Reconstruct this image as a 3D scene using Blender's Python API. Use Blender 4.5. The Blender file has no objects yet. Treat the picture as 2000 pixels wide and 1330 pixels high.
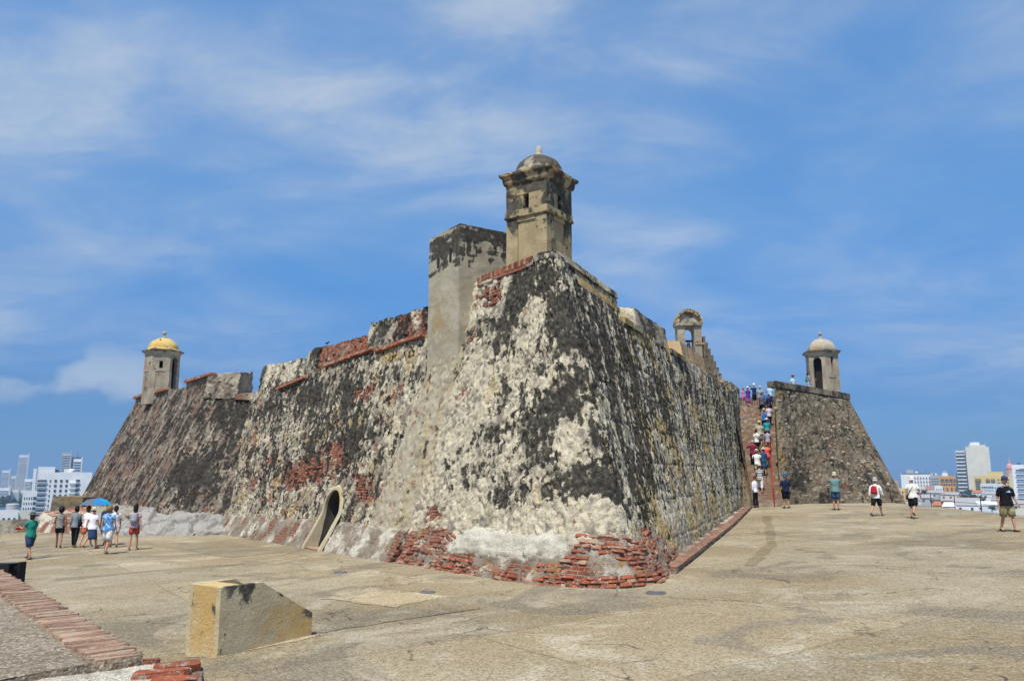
import bpy, bmesh, math, random
import numpy as np
from mathutils import Vector, Matrix
random.seed(7)
RNG = np.random.default_rng(11)
R = math.radians
scn = bpy.context.scene
COL = scn.collection

# ------------------------------------------------------------------ camera
cam = bpy.data.cameras.new('camera'); cam_o = bpy.data.objects.new('camera', cam); COL.objects.link(cam_o)
cam.sensor_width = 36.0; cam.lens = 36.0 * 1545 / 2000
cam.clip_start = 0.1; cam.clip_end = 40000
cam_o.location = (0, 0, 3.0); cam_o.rotation_euler = (R(90 + 9.7), 0, 0)
scn.camera = cam_o
scn.render.resolution_x = 1024; scn.render.resolution_y = 680

# ------------------------------------------------------------------ light
SUN_AZ = (-0.35, -0.937); SUN_EL = R(62)
to_sun = Vector((SUN_AZ[0] * math.cos(SUN_EL), SUN_AZ[1] * math.cos(SUN_EL), math.sin(SUN_EL))).normalized()
sun = bpy.data.lights.new('sun', 'SUN'); sun_o = bpy.data.objects.new('sun', sun); COL.objects.link(sun_o)
sun.energy = 5.0; sun.angle = R(0.5); sun.color = (1.0, 0.935, 0.80)
sun_o.rotation_euler = to_sun.to_track_quat('Z', 'Y').to_euler()
sun_o.location = (-30, -30, 60)

world = bpy.data.worlds.new('World'); scn.world = world; world.use_nodes = True
HX = 3.7
def build_world():
    nt = world.node_tree; nt.nodes.clear(); L = nt.links.new
    N = nt.nodes.new
    out = N('ShaderNodeOutputWorld')
    sky = N('ShaderNodeTexSky'); sky.sky_type = 'NISHITA'; sky.sun_disc = False
    sky.sun_elevation = SUN_EL; sky.sun_rotation = math.atan2(SUN_AZ[0], SUN_AZ[1])
    sky.altitude = 40; sky.air_density = 1.2; sky.dust_density = 0.4; sky.ozone_density = 2.5
    hsv = N('ShaderNodeHueSaturation'); hsv.inputs['Saturation'].default_value = 1.0
    L(sky.outputs[0], hsv.inputs['Color'])
    gam = N('ShaderNodeMix'); gam.data_type = 'RGBA'; gam.blend_type = 'MULTIPLY'; gam.inputs[0].default_value = 1
    L(hsv.outputs[0], gam.inputs[6])
    tc0 = N('ShaderNodeTexCoord'); sp0 = N('ShaderNodeSeparateXYZ'); L(tc0.outputs['Generated'], sp0.inputs[0]); cr = N('ShaderNodeValToRGB'); L(sp0.outputs['Z'], cr.inputs[0])
    cr.color_ramp.elements[0].position = 0.0; cr.color_ramp.elements[0].color = (.16, .34, .78, 1); cr.color_ramp.elements[1].position = 0.5; cr.color_ramp.elements[1].color = (.55, .945, 1.22, 1)
    e1 = cr.color_ramp.elements.new(0.09); e1.color = (.155, .325, .66, 1); e2 = cr.color_ramp.elements.new(0.32); e2.color = (.42, .735, 1.0, 1)
    L(cr.outputs[0], gam.inputs[7])
    bg = N('ShaderNodeBackground'); bg.inputs['Strength'].default_value = 0.138
    L(gam.outputs[2], bg.inputs['Color'])
    # thin high cloud: direction projected on a flat layer overhead
    tc = N('ShaderNodeTexCoord'); sep = N('ShaderNodeSeparateXYZ'); L(tc.outputs['Generated'], sep.inputs[0])
    add = N('ShaderNodeMath'); add.operation = 'ADD'; add.inputs[1].default_value = 0.20; L(sep.outputs['Z'], add.inputs[0])
    mx = N('ShaderNodeMath'); mx.operation = 'MAXIMUM'; mx.inputs[1].default_value = 0.05; L(add.outputs[0], mx.inputs[0])
    dx = N('ShaderNodeMath'); dx.operation = 'DIVIDE'; L(sep.outputs['X'], dx.inputs[0]); L(mx.outputs[0], dx.inputs[1])
    dy = N('ShaderNodeMath'); dy.operation = 'DIVIDE'; L(sep.outputs['Y'], dy.inputs[0]); L(mx.outputs[0], dy.inputs[1])
    cv = N('ShaderNodeCombineXYZ'); L(dx.outputs[0], cv.inputs[0]); L(dy.outputs[0], cv.inputs[1])
    def noise(loc, rot, scl, scale, det, rough, dist):
        m = N('ShaderNodeMapping'); m.inputs['Location'].default_value = loc; m.inputs['Rotation'].default_value = rot; m.inputs['Scale'].default_value = scl
        L(cv.outputs[0], m.inputs[0])
        n = N('ShaderNodeTexNoise'); n.inputs['Scale'].default_value = scale; n.inputs['Detail'].default_value = det
        n.inputs['Roughness'].default_value = rough; n.inputs['Distortion'].default_value = dist
        L(m.outputs[0], n.inputs['Vector']); return n
    def ramp(src, a, b, lo=0.0, hi=1.0):
        r = N('ShaderNodeMapRange'); r.interpolation_type = 'SMOOTHSTEP'
        r.inputs[1].default_value = a; r.inputs[2].default_value = b; r.inputs[3].default_value = lo; r.inputs[4].default_value = hi
        L(src, r.inputs[0]); return r.outputs[0]
    def math2(op, a, b):
        m = N('ShaderNodeMath'); m.operation = op
        for i, v in enumerate((a, b)):
            if isinstance(v, (int, float)): m.inputs[i].default_value = v
            else: L(v, m.inputs[i])
        return m.outputs[0]
    n1 = noise((8.0, 8.0, 0), (0, 0, R(15)), (1.0, 1.0, 1), 0.62, 3, 0.5, 0.6)           # large veils
    n2 = noise((6.6, 4.9, 0), (0, 0, R(35)), (1.0, 1.5, 1), 1.9, 5, 0.58, 0.5)           # mottled patches
    n3 = noise((1.1, 8.2, 0), (0, 0, R(30)), (1, 1.6, 1), 5.0, 6, 0.66, 0.6)
    veil = ramp(n1.outputs[0], 0.36, 0.64)
    strk = ramp(n2.outputs[0], 0.36, 0.70)
    fine = ramp(n3.outputs[0], 0.25, 0.8)
    m = math2('MULTIPLY', veil, math2('ADD', 0.30, math2('MULTIPLY', strk, 0.70)))
    m = math2('ADD', m, math2('MULTIPLY', strk, 0.10))
    m = math2('MULTIPLY', m, math2('ADD', 0.72, math2('MULTIPLY', fine, 0.46)))
    m = math2('MULTIPLY', m, math2('MULTIPLY', ramp(sep.outputs['Z'], 0.04, 0.17, 0.12, 1.0), 0.62))
    # low heap clouds near the horizon
    mp = N('ShaderNodeMapping'); mp.inputs['Scale'].default_value = (1, 1, 1.7); mp.inputs['Location'].default_value = (HX, 0, 0); L(tc.outputs['Generated'], mp.inputs[0])
    nc = N('ShaderNodeTexNoise'); nc.inputs['Scale'].default_value = 4.2; nc.inputs['Detail'].default_value = 6; nc.inputs['Roughness'].default_value = 0.52
    L(mp.outputs[0], nc.inputs['Vector'])
    band = math2('MULTIPLY', ramp(sep.outputs['Z'], 0.06, 0.10), ramp(sep.outputs['Z'], 0.17, 0.11))
    heap = math2('MULTIPLY', ramp(nc.outputs[0], 0.58, 0.68), band)
    m = math2('MAXIMUM', m, math2('MULTIPLY', heap, 0.62))
    m = math2('MINIMUM', m, 0.8)
    bgc = N('ShaderNodeBackground'); bgc.inputs['Color'].default_value = (0.82, 0.91, 1.0, 1); bgc.inputs['Strength'].default_value = 0.68
    mix = N('ShaderNodeMixShader'); L(m, mix.inputs[0]); L(bg.outputs[0], mix.inputs[1]); L(bgc.outputs[0], mix.inputs[2])
    L(mix.outputs[0], out.inputs['Surface'])
build_world()
world.cycles.sampling_method = 'MANUAL'; world.cycles.sample_map_resolution = 512
scn.view_settings.view_transform = 'Standard'; scn.view_settings.look = 'None'
scn.view_settings.exposure = 0.12; scn.view_settings.gamma = 1.0; scn.view_settings.use_curve_mapping = False

scn.render.engine = 'CYCLES'; scn.cycles.max_bounces = 5; scn.cycles.diffuse_bounces = 3; scn.cycles.glossy_bounces = 2; scn.cycles.transmission_bounces = 2; scn.cycles.volume_bounces = 0

# ------------------------------------------------------------------ tags
def tag(o, label=None, cat=None, group=None, kind=None):
    if label: o['label'] = label
    if cat: o['category'] = cat
    if group: o['group'] = group
    if kind: o['kind'] = kind
    return o
def empty(name, loc, label=None, cat=None, group=None, rz=0.0):
    o = bpy.data.objects.new(name, None); COL.objects.link(o); o.location = loc; o.rotation_euler = (0, 0, rz)
    o.empty_display_size = 0.2
    return tag(o, label, cat, group)
def link(name, me, parent=None, mat=None, world_space=True):
    o = bpy.data.objects.new(name, me); COL.objects.link(o)
    if mat is not None and not me.materials: me.materials.append(mat)
    if parent is not None:
        o.parent = parent
        if world_space: o.matrix_parent_inverse = world_mat(parent).inverted()
    return o
def world_mat(o):
    m = Matrix.LocRotScale(o.location, o.rotation_euler, o.scale)
    if o.parent is not None: m = world_mat(o.parent) @ o.matrix_parent_inverse @ m
    return m

# ------------------------------------------------------------------ noise
_perm = RNG.permutation(256); _perm = np.concatenate([_perm, _perm, _perm]).astype(np.int32)
_grad = RNG.normal(size=(256, 3)); _grad /= np.linalg.norm(_grad, axis=1)[:, None]
def perlin(p):
    p = np.asarray(p, float); i = np.floor(p).astype(np.int64); f = p - i; i &= 255
    w = f * f * f * (f * (f * 6 - 15) + 10)
    res = 0
    for dx in (0, 1):
        wx = w[..., 0] if dx else 1 - w[..., 0]
        for dy in (0, 1):
            wy = w[..., 1] if dy else 1 - w[..., 1]
            for dz in (0, 1):
                wz = w[..., 2] if dz else 1 - w[..., 2]
                h = _perm[(_perm[(_perm[(i[..., 0] + dx) & 255] + i[..., 1] + dy) & 255] + i[..., 2] + dz) & 255]
                g = _grad[h]
                res = res + wx * wy * wz * (g[..., 0] * (f[..., 0] - dx) + g[..., 1] * (f[..., 1] - dy) + g[..., 2] * (f[..., 2] - dz))
    return res * 1.6
def fbm(p, octv=4, gain=0.5, lac=2.03):
    a, s, t, q = 1.0, 0.0, 0.0, np.asarray(p, float)
    for k in range(octv):
        s = s + a * perlin(q + 17.3 * k); t += a; a *= gain; q = q * lac
    return s / t
def worley(p):
    """distance to the nearest and second nearest jittered point, and an id of the cell"""
    i = np.floor(p).astype(np.int64); best = np.full(p.shape[:-1], 9.0); sec = best.copy(); cid = np.zeros(p.shape[:-1])
    for dx in (-1, 0, 1):
        for dy in (-1, 0, 1):
            for dz in (-1, 0, 1):
                c = i + np.array([dx, dy, dz]); m = c & 255
                h = _perm[(_perm[(_perm[m[..., 0]] + m[..., 1]) & 255] + m[..., 2]) & 255]
                j = _grad[h] * 0.42 + 0.5
                d = np.linalg.norm(c + j - p, axis=-1)
                n = d < best
                sec = np.where(n, best, np.minimum(sec, d)); cid = np.where(n, h / 255.0, cid); best = np.where(n, d, best)
    return best, sec, cid
def sstep(a, b, x):
    t = np.clip((x - a) / (b - a), 0, 1); return t * t * (3 - 2 * t)

# ------------------------------------------------------------------ mesh builders
def mesh_np(name, verts, quads, uv=None, mask=None, smooth=True):
    me = bpy.data.meshes.new(name); V = np.asarray(verts, np.float32).reshape(-1, 3); F = np.asarray(quads, np.int32)
    k = F.shape[1]
    me.vertices.add(len(V)); me.vertices.foreach_set('co', V.ravel())
    me.loops.add(F.size); me.loops.foreach_set('vertex_index', F.ravel())
    me.polygons.add(len(F)); me.polygons.foreach_set('loop_start', np.arange(0, F.size, k, dtype=np.int32))
    me.polygons.foreach_set('loop_total', np.full(len(F), k, np.int32))
    me.polygons.foreach_set('use_smooth', np.full(len(F), smooth))
    if uv is not None:
        l = me.uv_layers.new(name='uv'); l.data.foreach_set('uv', np.asarray(uv, np.float32).reshape(-1, 2)[F.ravel()].ravel())
    if mask is not None:
        a = me.attributes.new('mask', 'FLOAT_COLOR', 'POINT'); a.data.foreach_set('color', np.asarray(mask, np.float32).reshape(-1, 4).ravel())
    me.update(calc_edges=True); me.validate()
    return me
def grid_faces(nv, nu, keep=None, off=0, flip=False):
    a = (np.arange(nv - 1)[:, None] * nu + np.arange(nu - 1)[None, :])
    q = np.stack([a, a + 1, a + nu + 1, a + nu], -1)
    if flip: q = q[..., ::-1]
    q = q.reshape(-1, 4)
    if keep is not None: q = q[keep.ravel()]
    return q + off
class MB:
    """collects plain solids in one mesh"""
    def __init__(s): s.v = []; s.f = []
    def add(s, v, f):
        o = len(s.v); s.v += [tuple(x) for x in v]; s.f += [tuple(i + o for i in q) for q in f]; return s
    def box(s, x0, x1, y0, y1, z0, z1):
        v = [(x, y, z) for z in (z0, z1) for x, y in ((x0, y0), (x1, y0), (x1, y1), (x0, y1))]
        return s.add(v, [(3, 2, 1, 0), (4, 5, 6, 7), (0, 1, 5, 4), (1, 2, 6, 5), (2, 3, 7, 6), (3, 0, 4, 7)])
    def hexa(s, v):
        return s.add(v, [(3, 2, 1, 0), (4, 5, 6, 7), (0, 1, 5, 4), (1, 2, 6, 5), (2, 3, 7, 6), (3, 0, 4, 7)])
    def prism(s, pts, z0, z1):
        n = len(pts); v = [(x, y, z0) for x, y in pts] + [(x, y, z1) for x, y in pts]
        return s.add(v, [tuple(range(n))[::-1], tuple(range(n, 2 * n))] + [(i, (i + 1) % n, n + (i + 1) % n, n + i) for i in range(n)])
    def prism_y(s, pts, y0, y1):
        n = len(pts); v = [(x, y0, z) for x, z in pts] + [(x, y1, z) for x, z in pts]
        return s.add(v, [tuple(range(n)), tuple(range(n, 2 * n))[::-1]] + [(i, n + i, n + (i + 1) % n, (i + 1) % n) for i in range(n)])
    def lathe(s, prof, n=20, c=(0, 0, 0), cap=True, rot=0.0):
        v = []; f = []
        for r, z in prof:
            for k in range(n):
                a = rot + 2 * math.pi * k / n; v.append((c[0] + r * math.cos(a), c[1] + r * math.sin(a), c[2] + z))
        for j in range(len(prof) - 1):
            for k in range(n):
                f.append((j * n + k, j * n + (k + 1) % n, (j + 1) * n + (k + 1) % n, (j + 1) * n + k))
        if cap: f.append(tuple(range(n))[::-1]); f.append(tuple((len(prof) - 1) * n + k for k in range(n)))
        return s.add(v, f)
    def tube(s, pts, radii, n=10, cap=True, up=(0, 0, 1)):
        """elliptic tube along points; radii may be (rx, ry)"""
        P = [Vector(p) for p in pts]; v = []; f = []; last = None
        for i, p in enumerate(P):
            t = (P[min(i + 1, len(P) - 1)] - P[max(i - 1, 0)]).normalized()
            if last is None:
                u = Vector((1, 0, 0)) if abs(t.x) < 0.8 else Vector((0, 1, 0))
            else: u = last
            x = (u - t * u.dot(t)).normalized(); y = t.cross(x); last = x
            r = radii[i]; rx, ry = r if isinstance(r, (tuple, list)) else (r, r)
            for k in range(n):
                a = 2 * math.pi * k / n; v.append(p + x * (rx * math.cos(a)) + y * (ry * math.sin(a)))
        for j in range(len(P) - 1):
            for k in range(n):
                f.append((j * n + k, j * n + (k + 1) % n, (j + 1) * n + (k + 1) % n, (j + 1) * n + k))
        if cap: f.append(tuple(range(n))[::-1]); f.append(tuple((len(P) - 1) * n + k for k in range(n)))
        return s.add(v, f)
    def mesh(s, name, mat=None, smooth=False, angle=None):
        me = bpy.data.meshes.new(name); me.from_pydata(s.v, [], s.f)
        if mat is not None: me.materials.append(mat)
        if smooth:
            me.polygons.foreach_set('use_smooth', [True] * len(me.polygons))
            if angle: me.set_sharp_from_angle(angle=R(angle))
        me.update(); return me
    def build(s, name, mat, parent=None, smooth=False, angle=None, world_space=True):
        return link(name, s.mesh(name, mat, smooth, angle), parent, None, world_space)

# ------------------------------------------------------------------ materials
def new_mat(name):
    m = bpy.data.materials.new(name); m.use_nodes = True; nt = m.node_tree
    b = nt.nodes['Principled BSDF']; b.inputs['Roughness'].default_value = 0.85
    b.inputs['Specular IOR Level'].default_value = 0.25
    return m, nt, b
class NT:
    def __init__(s, nt): s.nt = nt
    def n(s, t, **k):
        x = s.nt.nodes.new('ShaderNode' + t)
        for a, b in k.items(): setattr(x, a, b)
        return x
    def l(s, a, b): s.nt.links.new(a, b)
    def noise(s, vec, scale, det=4, rough=0.6, dist=0.0):
        x = s.n('TexNoise'); x.inputs['Scale'].default_value = scale; x.inputs['Detail'].default_value = det
        x.inputs['Roughness'].default_value = rough; x.inputs['Distortion'].default_value = dist
        if vec is not None: s.l(vec, x.inputs['Vector'])
        return x.outputs[0]
    def ramp(s, src, a, b, lo=0.0, hi=1.0):
        r = s.n('MapRange'); r.interpolation_type = 'SMOOTHSTEP'
        for i, v in zip((1, 2, 3, 4), (a, b, lo, hi)): r.inputs[i].default_value = v
        s.l(src, r.inputs[0]); return r.outputs[0]
    def m(s, op, a, b=0.0):
        x = s.n('Math', operation=op)
        for i, v in enumerate((a, b)):
            if isinstance(v, (int, float)): x.inputs[i].default_value = v
            else: s.l(v, x.inputs[i])
        return x.outputs[0]
    def mix(s, fac, a, b, mode='MIX'):
        x = s.n('Mix', data_type='RGBA', blend_type=mode)
        for i, v in ((0, fac), (6, a), (7, b)):
            if isinstance(v, (int, float)): x.inputs[i].default_value = v
            elif isinstance(v, (tuple, list)): x.inputs[i].default_value = tuple(v) + ((1,) if len(v) == 3 else ())
            else: s.l(v, x.inputs[i])
        return x.outputs[2]
    def bump(s, h, strength, dist, base=None):
        x = s.n('Bump'); x.inputs['Strength'].default_value = strength; x.inputs['Distance'].default_value = dist
        s.l(h, x.inputs['Height'])
        if base is not None: s.l(base, x.inputs['Normal'])
        return x.outputs[0]
def plain(name, col, rough=0.8, var=0.12, scale=6.0, spec=0.25, metal=0.0, bump=0.0, bscale=60):
    m, nt, b = new_mat(name); q = NT(nt)
    tc = q.n('TexCoord').outputs['Object']; nz = q.noise(tc, scale, 5, 0.65)
    c = q.mix(q.ramp(nz, 0.3, 0.7), tuple(x * (1 - var) for x in col), tuple(min(1, x * (1 + var)) for x in col))
    q.l(c, b.inputs['Base Color']); b.inputs['Roughness'].default_value = rough; b.inputs['Specular IOR Level'].default_value = spec; b.inputs['Metallic'].default_value = metal
    if bump: q.l(q.bump(q.noise(tc, bscale, 4), 0.6, bump), b.inputs['Normal'])
    return m
def masonry(name, cream, grey, ochre, brick_a, brick_b, mortar, lich=(0.022, 0.021, 0.02), speck=0.5, rough_bump=0.02, bscale=1.0, edge=0.9, soft=0.10):
    """weathered plaster over rubble and brick; the mask attribute says where: R lichen, G brick, B ochre wash, A pale coat"""
    m, nt, b = new_mat(name); q = NT(nt)
    tc = q.n('TexCoord').outputs['Object']
    at = q.n('Attribute', attribute_name='mask'); sep = q.n('SeparateColor'); q.l(at.outputs['Color'], sep.inputs[0])
    nA = q.noise(tc, 7.0, 4, 0.68); nB = q.noise(tc, 30.0, 3, 0.7); nC = q.noise(tc, 2.2, 2, 0.6); nD = q.noise(tc, 95.0, 1, 0.7)
    def mask(v, k=edge, w=soft):
        s = q.m('ADD', v, q.m('MULTIPLY', q.m('SUBTRACT', nA, 0.5), k)); s = q.m('ADD', s, q.m('MULTIPLY', q.m('SUBTRACT', nB, 0.5), k * 0.55))
        return q.ramp(s, 0.5 - w, 0.5 + w)
    base = q.mix(mask(at.outputs['Alpha'], edge, 0.2), grey, cream)
    base = q.mix(q.ramp(nC, 0.35, 0.7, 0.0, 0.4), base, tuple(0.5 * (x + y) * 0.75 for x, y in zip(cream, ochre)))
    base = q.mix(mask(sep.outputs[2]), base, ochre)
    uv = q.n('UVMap', uv_map='uv').outputs[0]
    bt = q.n('TexBrick'); q.l(uv, bt.inputs['Vector']); bt.offset = 0.5
    for k, v in (('Scale', 1.0), ('Mortar Size', 0.016), ('Mortar Smooth', 0.3), ('Bias', -0.1), ('Brick Width', 0.30), ('Row Height', 0.085)): bt.inputs[k].default_value = v
    bt.inputs['Color1'].default_value = tuple(brick_a) + (1,); bt.inputs['Color2'].default_value = tuple(brick_b) + (1,); bt.inputs['Mortar'].default_value = tuple(mortar) + (1,)
    bm = mask(sep.outputs[1]); base = q.mix(bm, base, bt.outputs['Color'])
    lm = mask(sep.outputs[0], edge, 0.08)
    lc = q.mix(q.ramp(q.m('ADD', q.m('MULTIPLY', nB, .6), q.m('MULTIPLY', nC, .4)), 0.36, 0.64), lich, tuple(x * c + 0.012 for x, c in zip(lich, (3.0, 2.9, 2.6))))
    base = q.mix(q.m('MULTIPLY', lm, q.ramp(nA, .3, .62, .80, .97)), base, lc)
    sp = q.mix(1.0, base, q.mix(q.ramp(nD, 0.3, 0.7), (1 - speck,) * 3, (1 + speck * 0.55,) * 3), 'MULTIPLY')
    q.l(sp, b.inputs['Base Color']); b.inputs['Roughness'].default_value = 0.95; b.inputs['Specular IOR Level'].default_value = 0.12
    h = q.m('ADD', q.m('MULTIPLY', nA, 1.0), q.m('MULTIPLY', nB, 0.55)); h = q.m('ADD', h, q.m('MULTIPLY', q.m('MULTIPLY', bt.outputs['Fac'], bm), -0.5))
    h = q.m('ADD', h, q.m('MULTIPLY', nD, 0.2))
    q.l(q.bump(h, 0.9, rough_bump * 2.2), b.inputs['Normal'])
    return m
# ================================================================== ground
def g(x, y):
    x = np.asarray(x, float); y = np.asarray(y, float)
    return 0.65 + 0.033 * np.minimum(x, 17) + 0.014 * np.maximum(0, y - 33) * np.clip((x - 2) / 8, 0, 1)
def gz(x, y): return float(g(x, y))

def ground_mat(name='terrace_concrete', tint=(1, 1, 1)):
    m, nt, b = new_mat(name); q = NT(nt); tc = q.n('TexCoord').outputs['Object']
    mp = q.n('Mapping'); mp.inputs['Rotation'].default_value = (0, 0, R(-33.5)); mp.inputs['Location'].default_value = (1.3, 0.4, 0); q.l(tc, mp.inputs[0]); v = mp.outputs[0]
    n0 = q.noise(tc, 0.16, 3, 0.55, 0.4); n1 = q.noise(tc, 0.9, 4, 0.62, 0.6); n2 = q.noise(tc, 14, 3, 0.75); n3 = q.noise(tc, 55, 1, 0.8); n4 = q.noise(v, 3.0, 2, 0.6)
    c = q.mix(q.ramp(n0, 0.36, 0.64), (0.33, 0.262, 0.165), (0.42, 0.365, 0.265))
    c = q.mix(q.ramp(n1, 0.3, 0.75, 0, 0.55), c, (0.32, 0.25, 0.155))
    c = q.mix(q.ramp(q.noise(tc, 0.5, 5, 0.6, 1.0), 0.52, 0.66, 0, 0.75), c, (0.50, 0.445, 0.34))
    c = q.mix(q.ramp(q.noise(tc, 0.28, 3, 0.6, 1.4), 0.53, 0.62, 0, 0.7), c, (0.225, 0.195, 0.15))
    # slabs with faint joints
    bt = q.n('TexBrick'); q.l(q.n('VectorMath', operation='ADD').outputs[0], bt.inputs['Vector'])
    va = bt.inputs['Vector'].links[0].from_node; q.l(v, va.inputs[0])
    vn = q.n('VectorMath', operation='SCALE'); vn.inputs['Scale'].default_value = 0.12
    nn = q.n('TexNoise'); nn.inputs['Scale'].default_value = 0.9; q.l(tc, nn.inputs['Vector']); q.l(nn.outputs['Color'], vn.inputs[0]); q.l(vn.outputs[0], va.inputs[1])
    for k, x in (('Scale', 1.0), ('Mortar Size', 0.035), ('Mortar Smooth', 0.5), ('Bias', 0.0), ('Brick Width', 5.2), ('Row Height', 3.7)): bt.inputs[k].default_value = x
    bt.inputs['Color1'].default_value = (0.78, 0.78, 0.77, 1); bt.inputs['Color2'].default_value = (1.10, 1.08, 1.06, 1); bt.inputs['Mortar'].default_value = (0.72, 0.68, 0.62, 1)
    c = q.mix(0.8, c, bt.outputs['Color'], 'MULTIPLY')
    # cracks
    vo = q.n('TexVoronoi', feature='DISTANCE_TO_EDGE'); vo.inputs['Scale'].default_value = 0.33
    va2 = q.n('VectorMath', operation='ADD'); q.l(tc, va2.inputs[0]); vs = q.n('VectorMath', operation='SCALE'); vs.inputs['Scale'].default_value = 1.6
    nn2 = q.n('TexNoise'); nn2.inputs['Scale'].default_value = 0.7; nn2.inputs['Detail'].default_value = 7; q.l(tc, nn2.inputs['Vector']); q.l(nn2.outputs['Color'], vs.inputs[0]); q.l(vs.outputs[0], va2.inputs[1]); q.l(va2.outputs[0], vo.inputs['Vector'])
    crack = q.m('MULTIPLY', q.ramp(vo.outputs['Distance'], 0.0, 0.011, 1, 0), q.ramp(n1, 0.45, 0.6))
    c = q.mix(q.m('MULTIPLY', crack, 0.75), c, (0.07, 0.055, 0.04))
    # exposed pebbles
    c = q.mix(1.0, c, q.mix(q.ramp(n2, 0.32, 0.68), (0.82, 0.81, 0.80), (1.13, 1.13, 1.13)), 'MULTIPLY')
    vp = q.n('TexVoronoi'); vp.inputs['Scale'].default_value = 34; q.l(tc, vp.inputs['Vector'])
    c = q.mix(1.0, c, q.mix(q.ramp(n3, 0.3, 0.7), (0.76, 0.75, 0.73), (1.2, 1.19, 1.18)), 'MULTIPLY')
    pc = q.n('SeparateColor'); q.l(vp.outputs['Color'], pc.inputs[0])
    c = q.mix(q.m('MULTIPLY', q.ramp(pc.outputs[0], 0.80, 0.86), 0.5), c, (0.10, 0.08, 0.065))
    c = q.mix(q.m('MULTIPLY', q.ramp(pc.outputs[1], 0.90, 0.94), 0.32), c, (0.58, 0.53, 0.44))
    c = q.mix(1.0, c, (.925, .925, .90), 'MULTIPLY')
    if tint != (1, 1, 1): c = q.mix(1.0, c, tint, 'MULTIPLY')
    q.l(c, b.inputs['Base Color']); b.inputs['Roughness'].default_value = 0.95; b.inputs['Specular IOR Level'].default_value = 0.1
    h = q.m('ADD', q.m('MULTIPLY', n2, 0.6), q.m('MULTIPLY', vp.outputs['Distance'], -0.5)); h = q.m('ADD', h, q.m('MULTIPLY', crack, -0.8)); h = q.m('ADD', h, q.m('MULTIPLY', n4, 0.7))
    q.l(q.bump(h, 0.8, 0.03), b.inputs['Normal'])
    return m
M_ground = ground_mat()
def make_terrace():
    xs = np.arange(-34, 22.81, 0.4); ys = np.arange(-16, 70.1, 0.4); X, Y = np.meshgrid(xs, ys)
    Z = g(X, Y) + 0.012 * fbm(np.stack([X * 0.35, Y * 0.35, X * 0], -1), 3)
    cx = 0.5 * (X[1:, 1:] + X[:-1, :-1]); cy = 0.5 * (Y[1:, 1:] + Y[:-1, :-1])
    keep = ~((cx < -26.6) & (cy > 45.2 + (cx + 34) * 0.66))
    me = mesh_np('terrace', np.stack([X, Y, Z], -1), grid_faces(len(ys), len(xs), keep))
    o = link('terrace_ground', me, None, M_ground); tag(o, kind='structure')
make_terrace()
# pale screed repairs laid on the terrace
M_screed = ground_mat('pale_screed', (1.36, 1.36, 1.33))
M_screed2 = ground_mat('grey_screed', (.90, .92, .95))
def patch(name, pts, mat, lift=-0.004):
    pts = [Vector(p) for p in pts]; out = []
    for i, p in enumerate(pts):
        n = pts[(i + 1) % len(pts)]
        for k in range(8):
            t = k / 8; w = p.lerp(n, t); out.append((w.x + random.uniform(-.10, .10), w.y + random.uniform(-.10, .10)))
    mb = MB().add([(x, y, gz(x, y) + lift + 0.011) for x, y in out], [tuple(range(len(out)))])
    o = mb.build(name, mat); tag(o, kind='structure'); return o
patch('screed_patch', [(-3.9, 16.9), (-3.2, 18.3), (-1.3, 16.6), (-2.2, 15.4)], M_screed)
patch('screed_patch', [(-4.6, 12.9), (-2.9, 13.2), (-0.55, 14.9), (-1.1, 15.35), (-2.6, 14.3)], M_screed2)
patch('screed_patch', [(-13.4, 36.2), (-8.0, 28.3), (-9.2, 27.0), (-15.0, 33.8)], M_screed2)

# sea, lower town ground, hillside
def water_mat():
    m, nt, b = new_mat('sea_water'); q = NT(nt); tc = q.n('TexCoord').outputs['Object']
    c = q.mix(q.ramp(q.noise(tc, 0.004, 4), 0.35, 0.7), (0.035, 0.10, 0.14), (0.05, 0.14, 0.17)); q.l(c, b.inputs['Base Color'])
    b.inputs['Roughness'].default_value = 0.25; b.inputs['Specular IOR Level'].default_value = 0.5
    q.l(q.bump(q.noise(tc, 0.12, 6, 0.7), 0.5, 1.2), b.inputs['Normal']); return m
def land_mat():
    m, nt, b = new_mat('town_ground'); q = NT(nt); tc = q.n('TexCoord').outputs['Object']
    c = q.mix(q.ramp(q.noise(tc, 0.03, 6, 0.7), 0.4, 0.6), (0.05, 0.075, 0.03), (0.26, 0.23, 0.19))
    c = q.mix(q.ramp(q.noise(tc, 0.012, 4, 0.6), 0.55, 0.6), c, (0.13, 0.13, 0.13)); q.l(c, b.inputs['Base Color']); return m
def scrub_mat():
    m, nt, b = new_mat('hillside_scrub'); q = NT(nt); tc = q.n('TexCoord').outputs['Object']
    c = q.mix(q.ramp(q.noise(tc, 0.3, 6, 0.7), 0.4, 0.65), (0.045, 0.07, 0.022), (0.24, 0.20, 0.13)); q.l(c, b.inputs['Base Color']); return m
M_sea, M_land, M_scrub = water_mat(), land_mat(), scrub_mat()
disc = MB(); disc.add([(0, 0, -37.5)] + [(9500 * math.cos(a), 9500 * math.sin(a), -37.5) for a in [2 * math.pi * k / 72 for k in range(72)]], [(0, 1 + k, 1 + (k + 1) % 72) for k in range(72)])
tag(disc.build('sea', M_sea), kind='structure')
tag(MB().add([(x, y, -36) for x, y in ((-620, -500), (800, -500), (1250, 900), (980, 1560), (420, 1650), (60, 1500), (-120, 900), (-420, 800), (-700, 690))], [tuple(range(9))]).build('town_ground', M_land), kind='structure')
tag(MB().add([(x, y, -36.2) for x, y in ((-2600, 900), (-1150, 1060), (-620, 1075), (-480, 1300), (-600, 2300), (-2600, 2400))], [tuple(range(6))]).build('far_shore', M_land), kind='structure')
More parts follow.
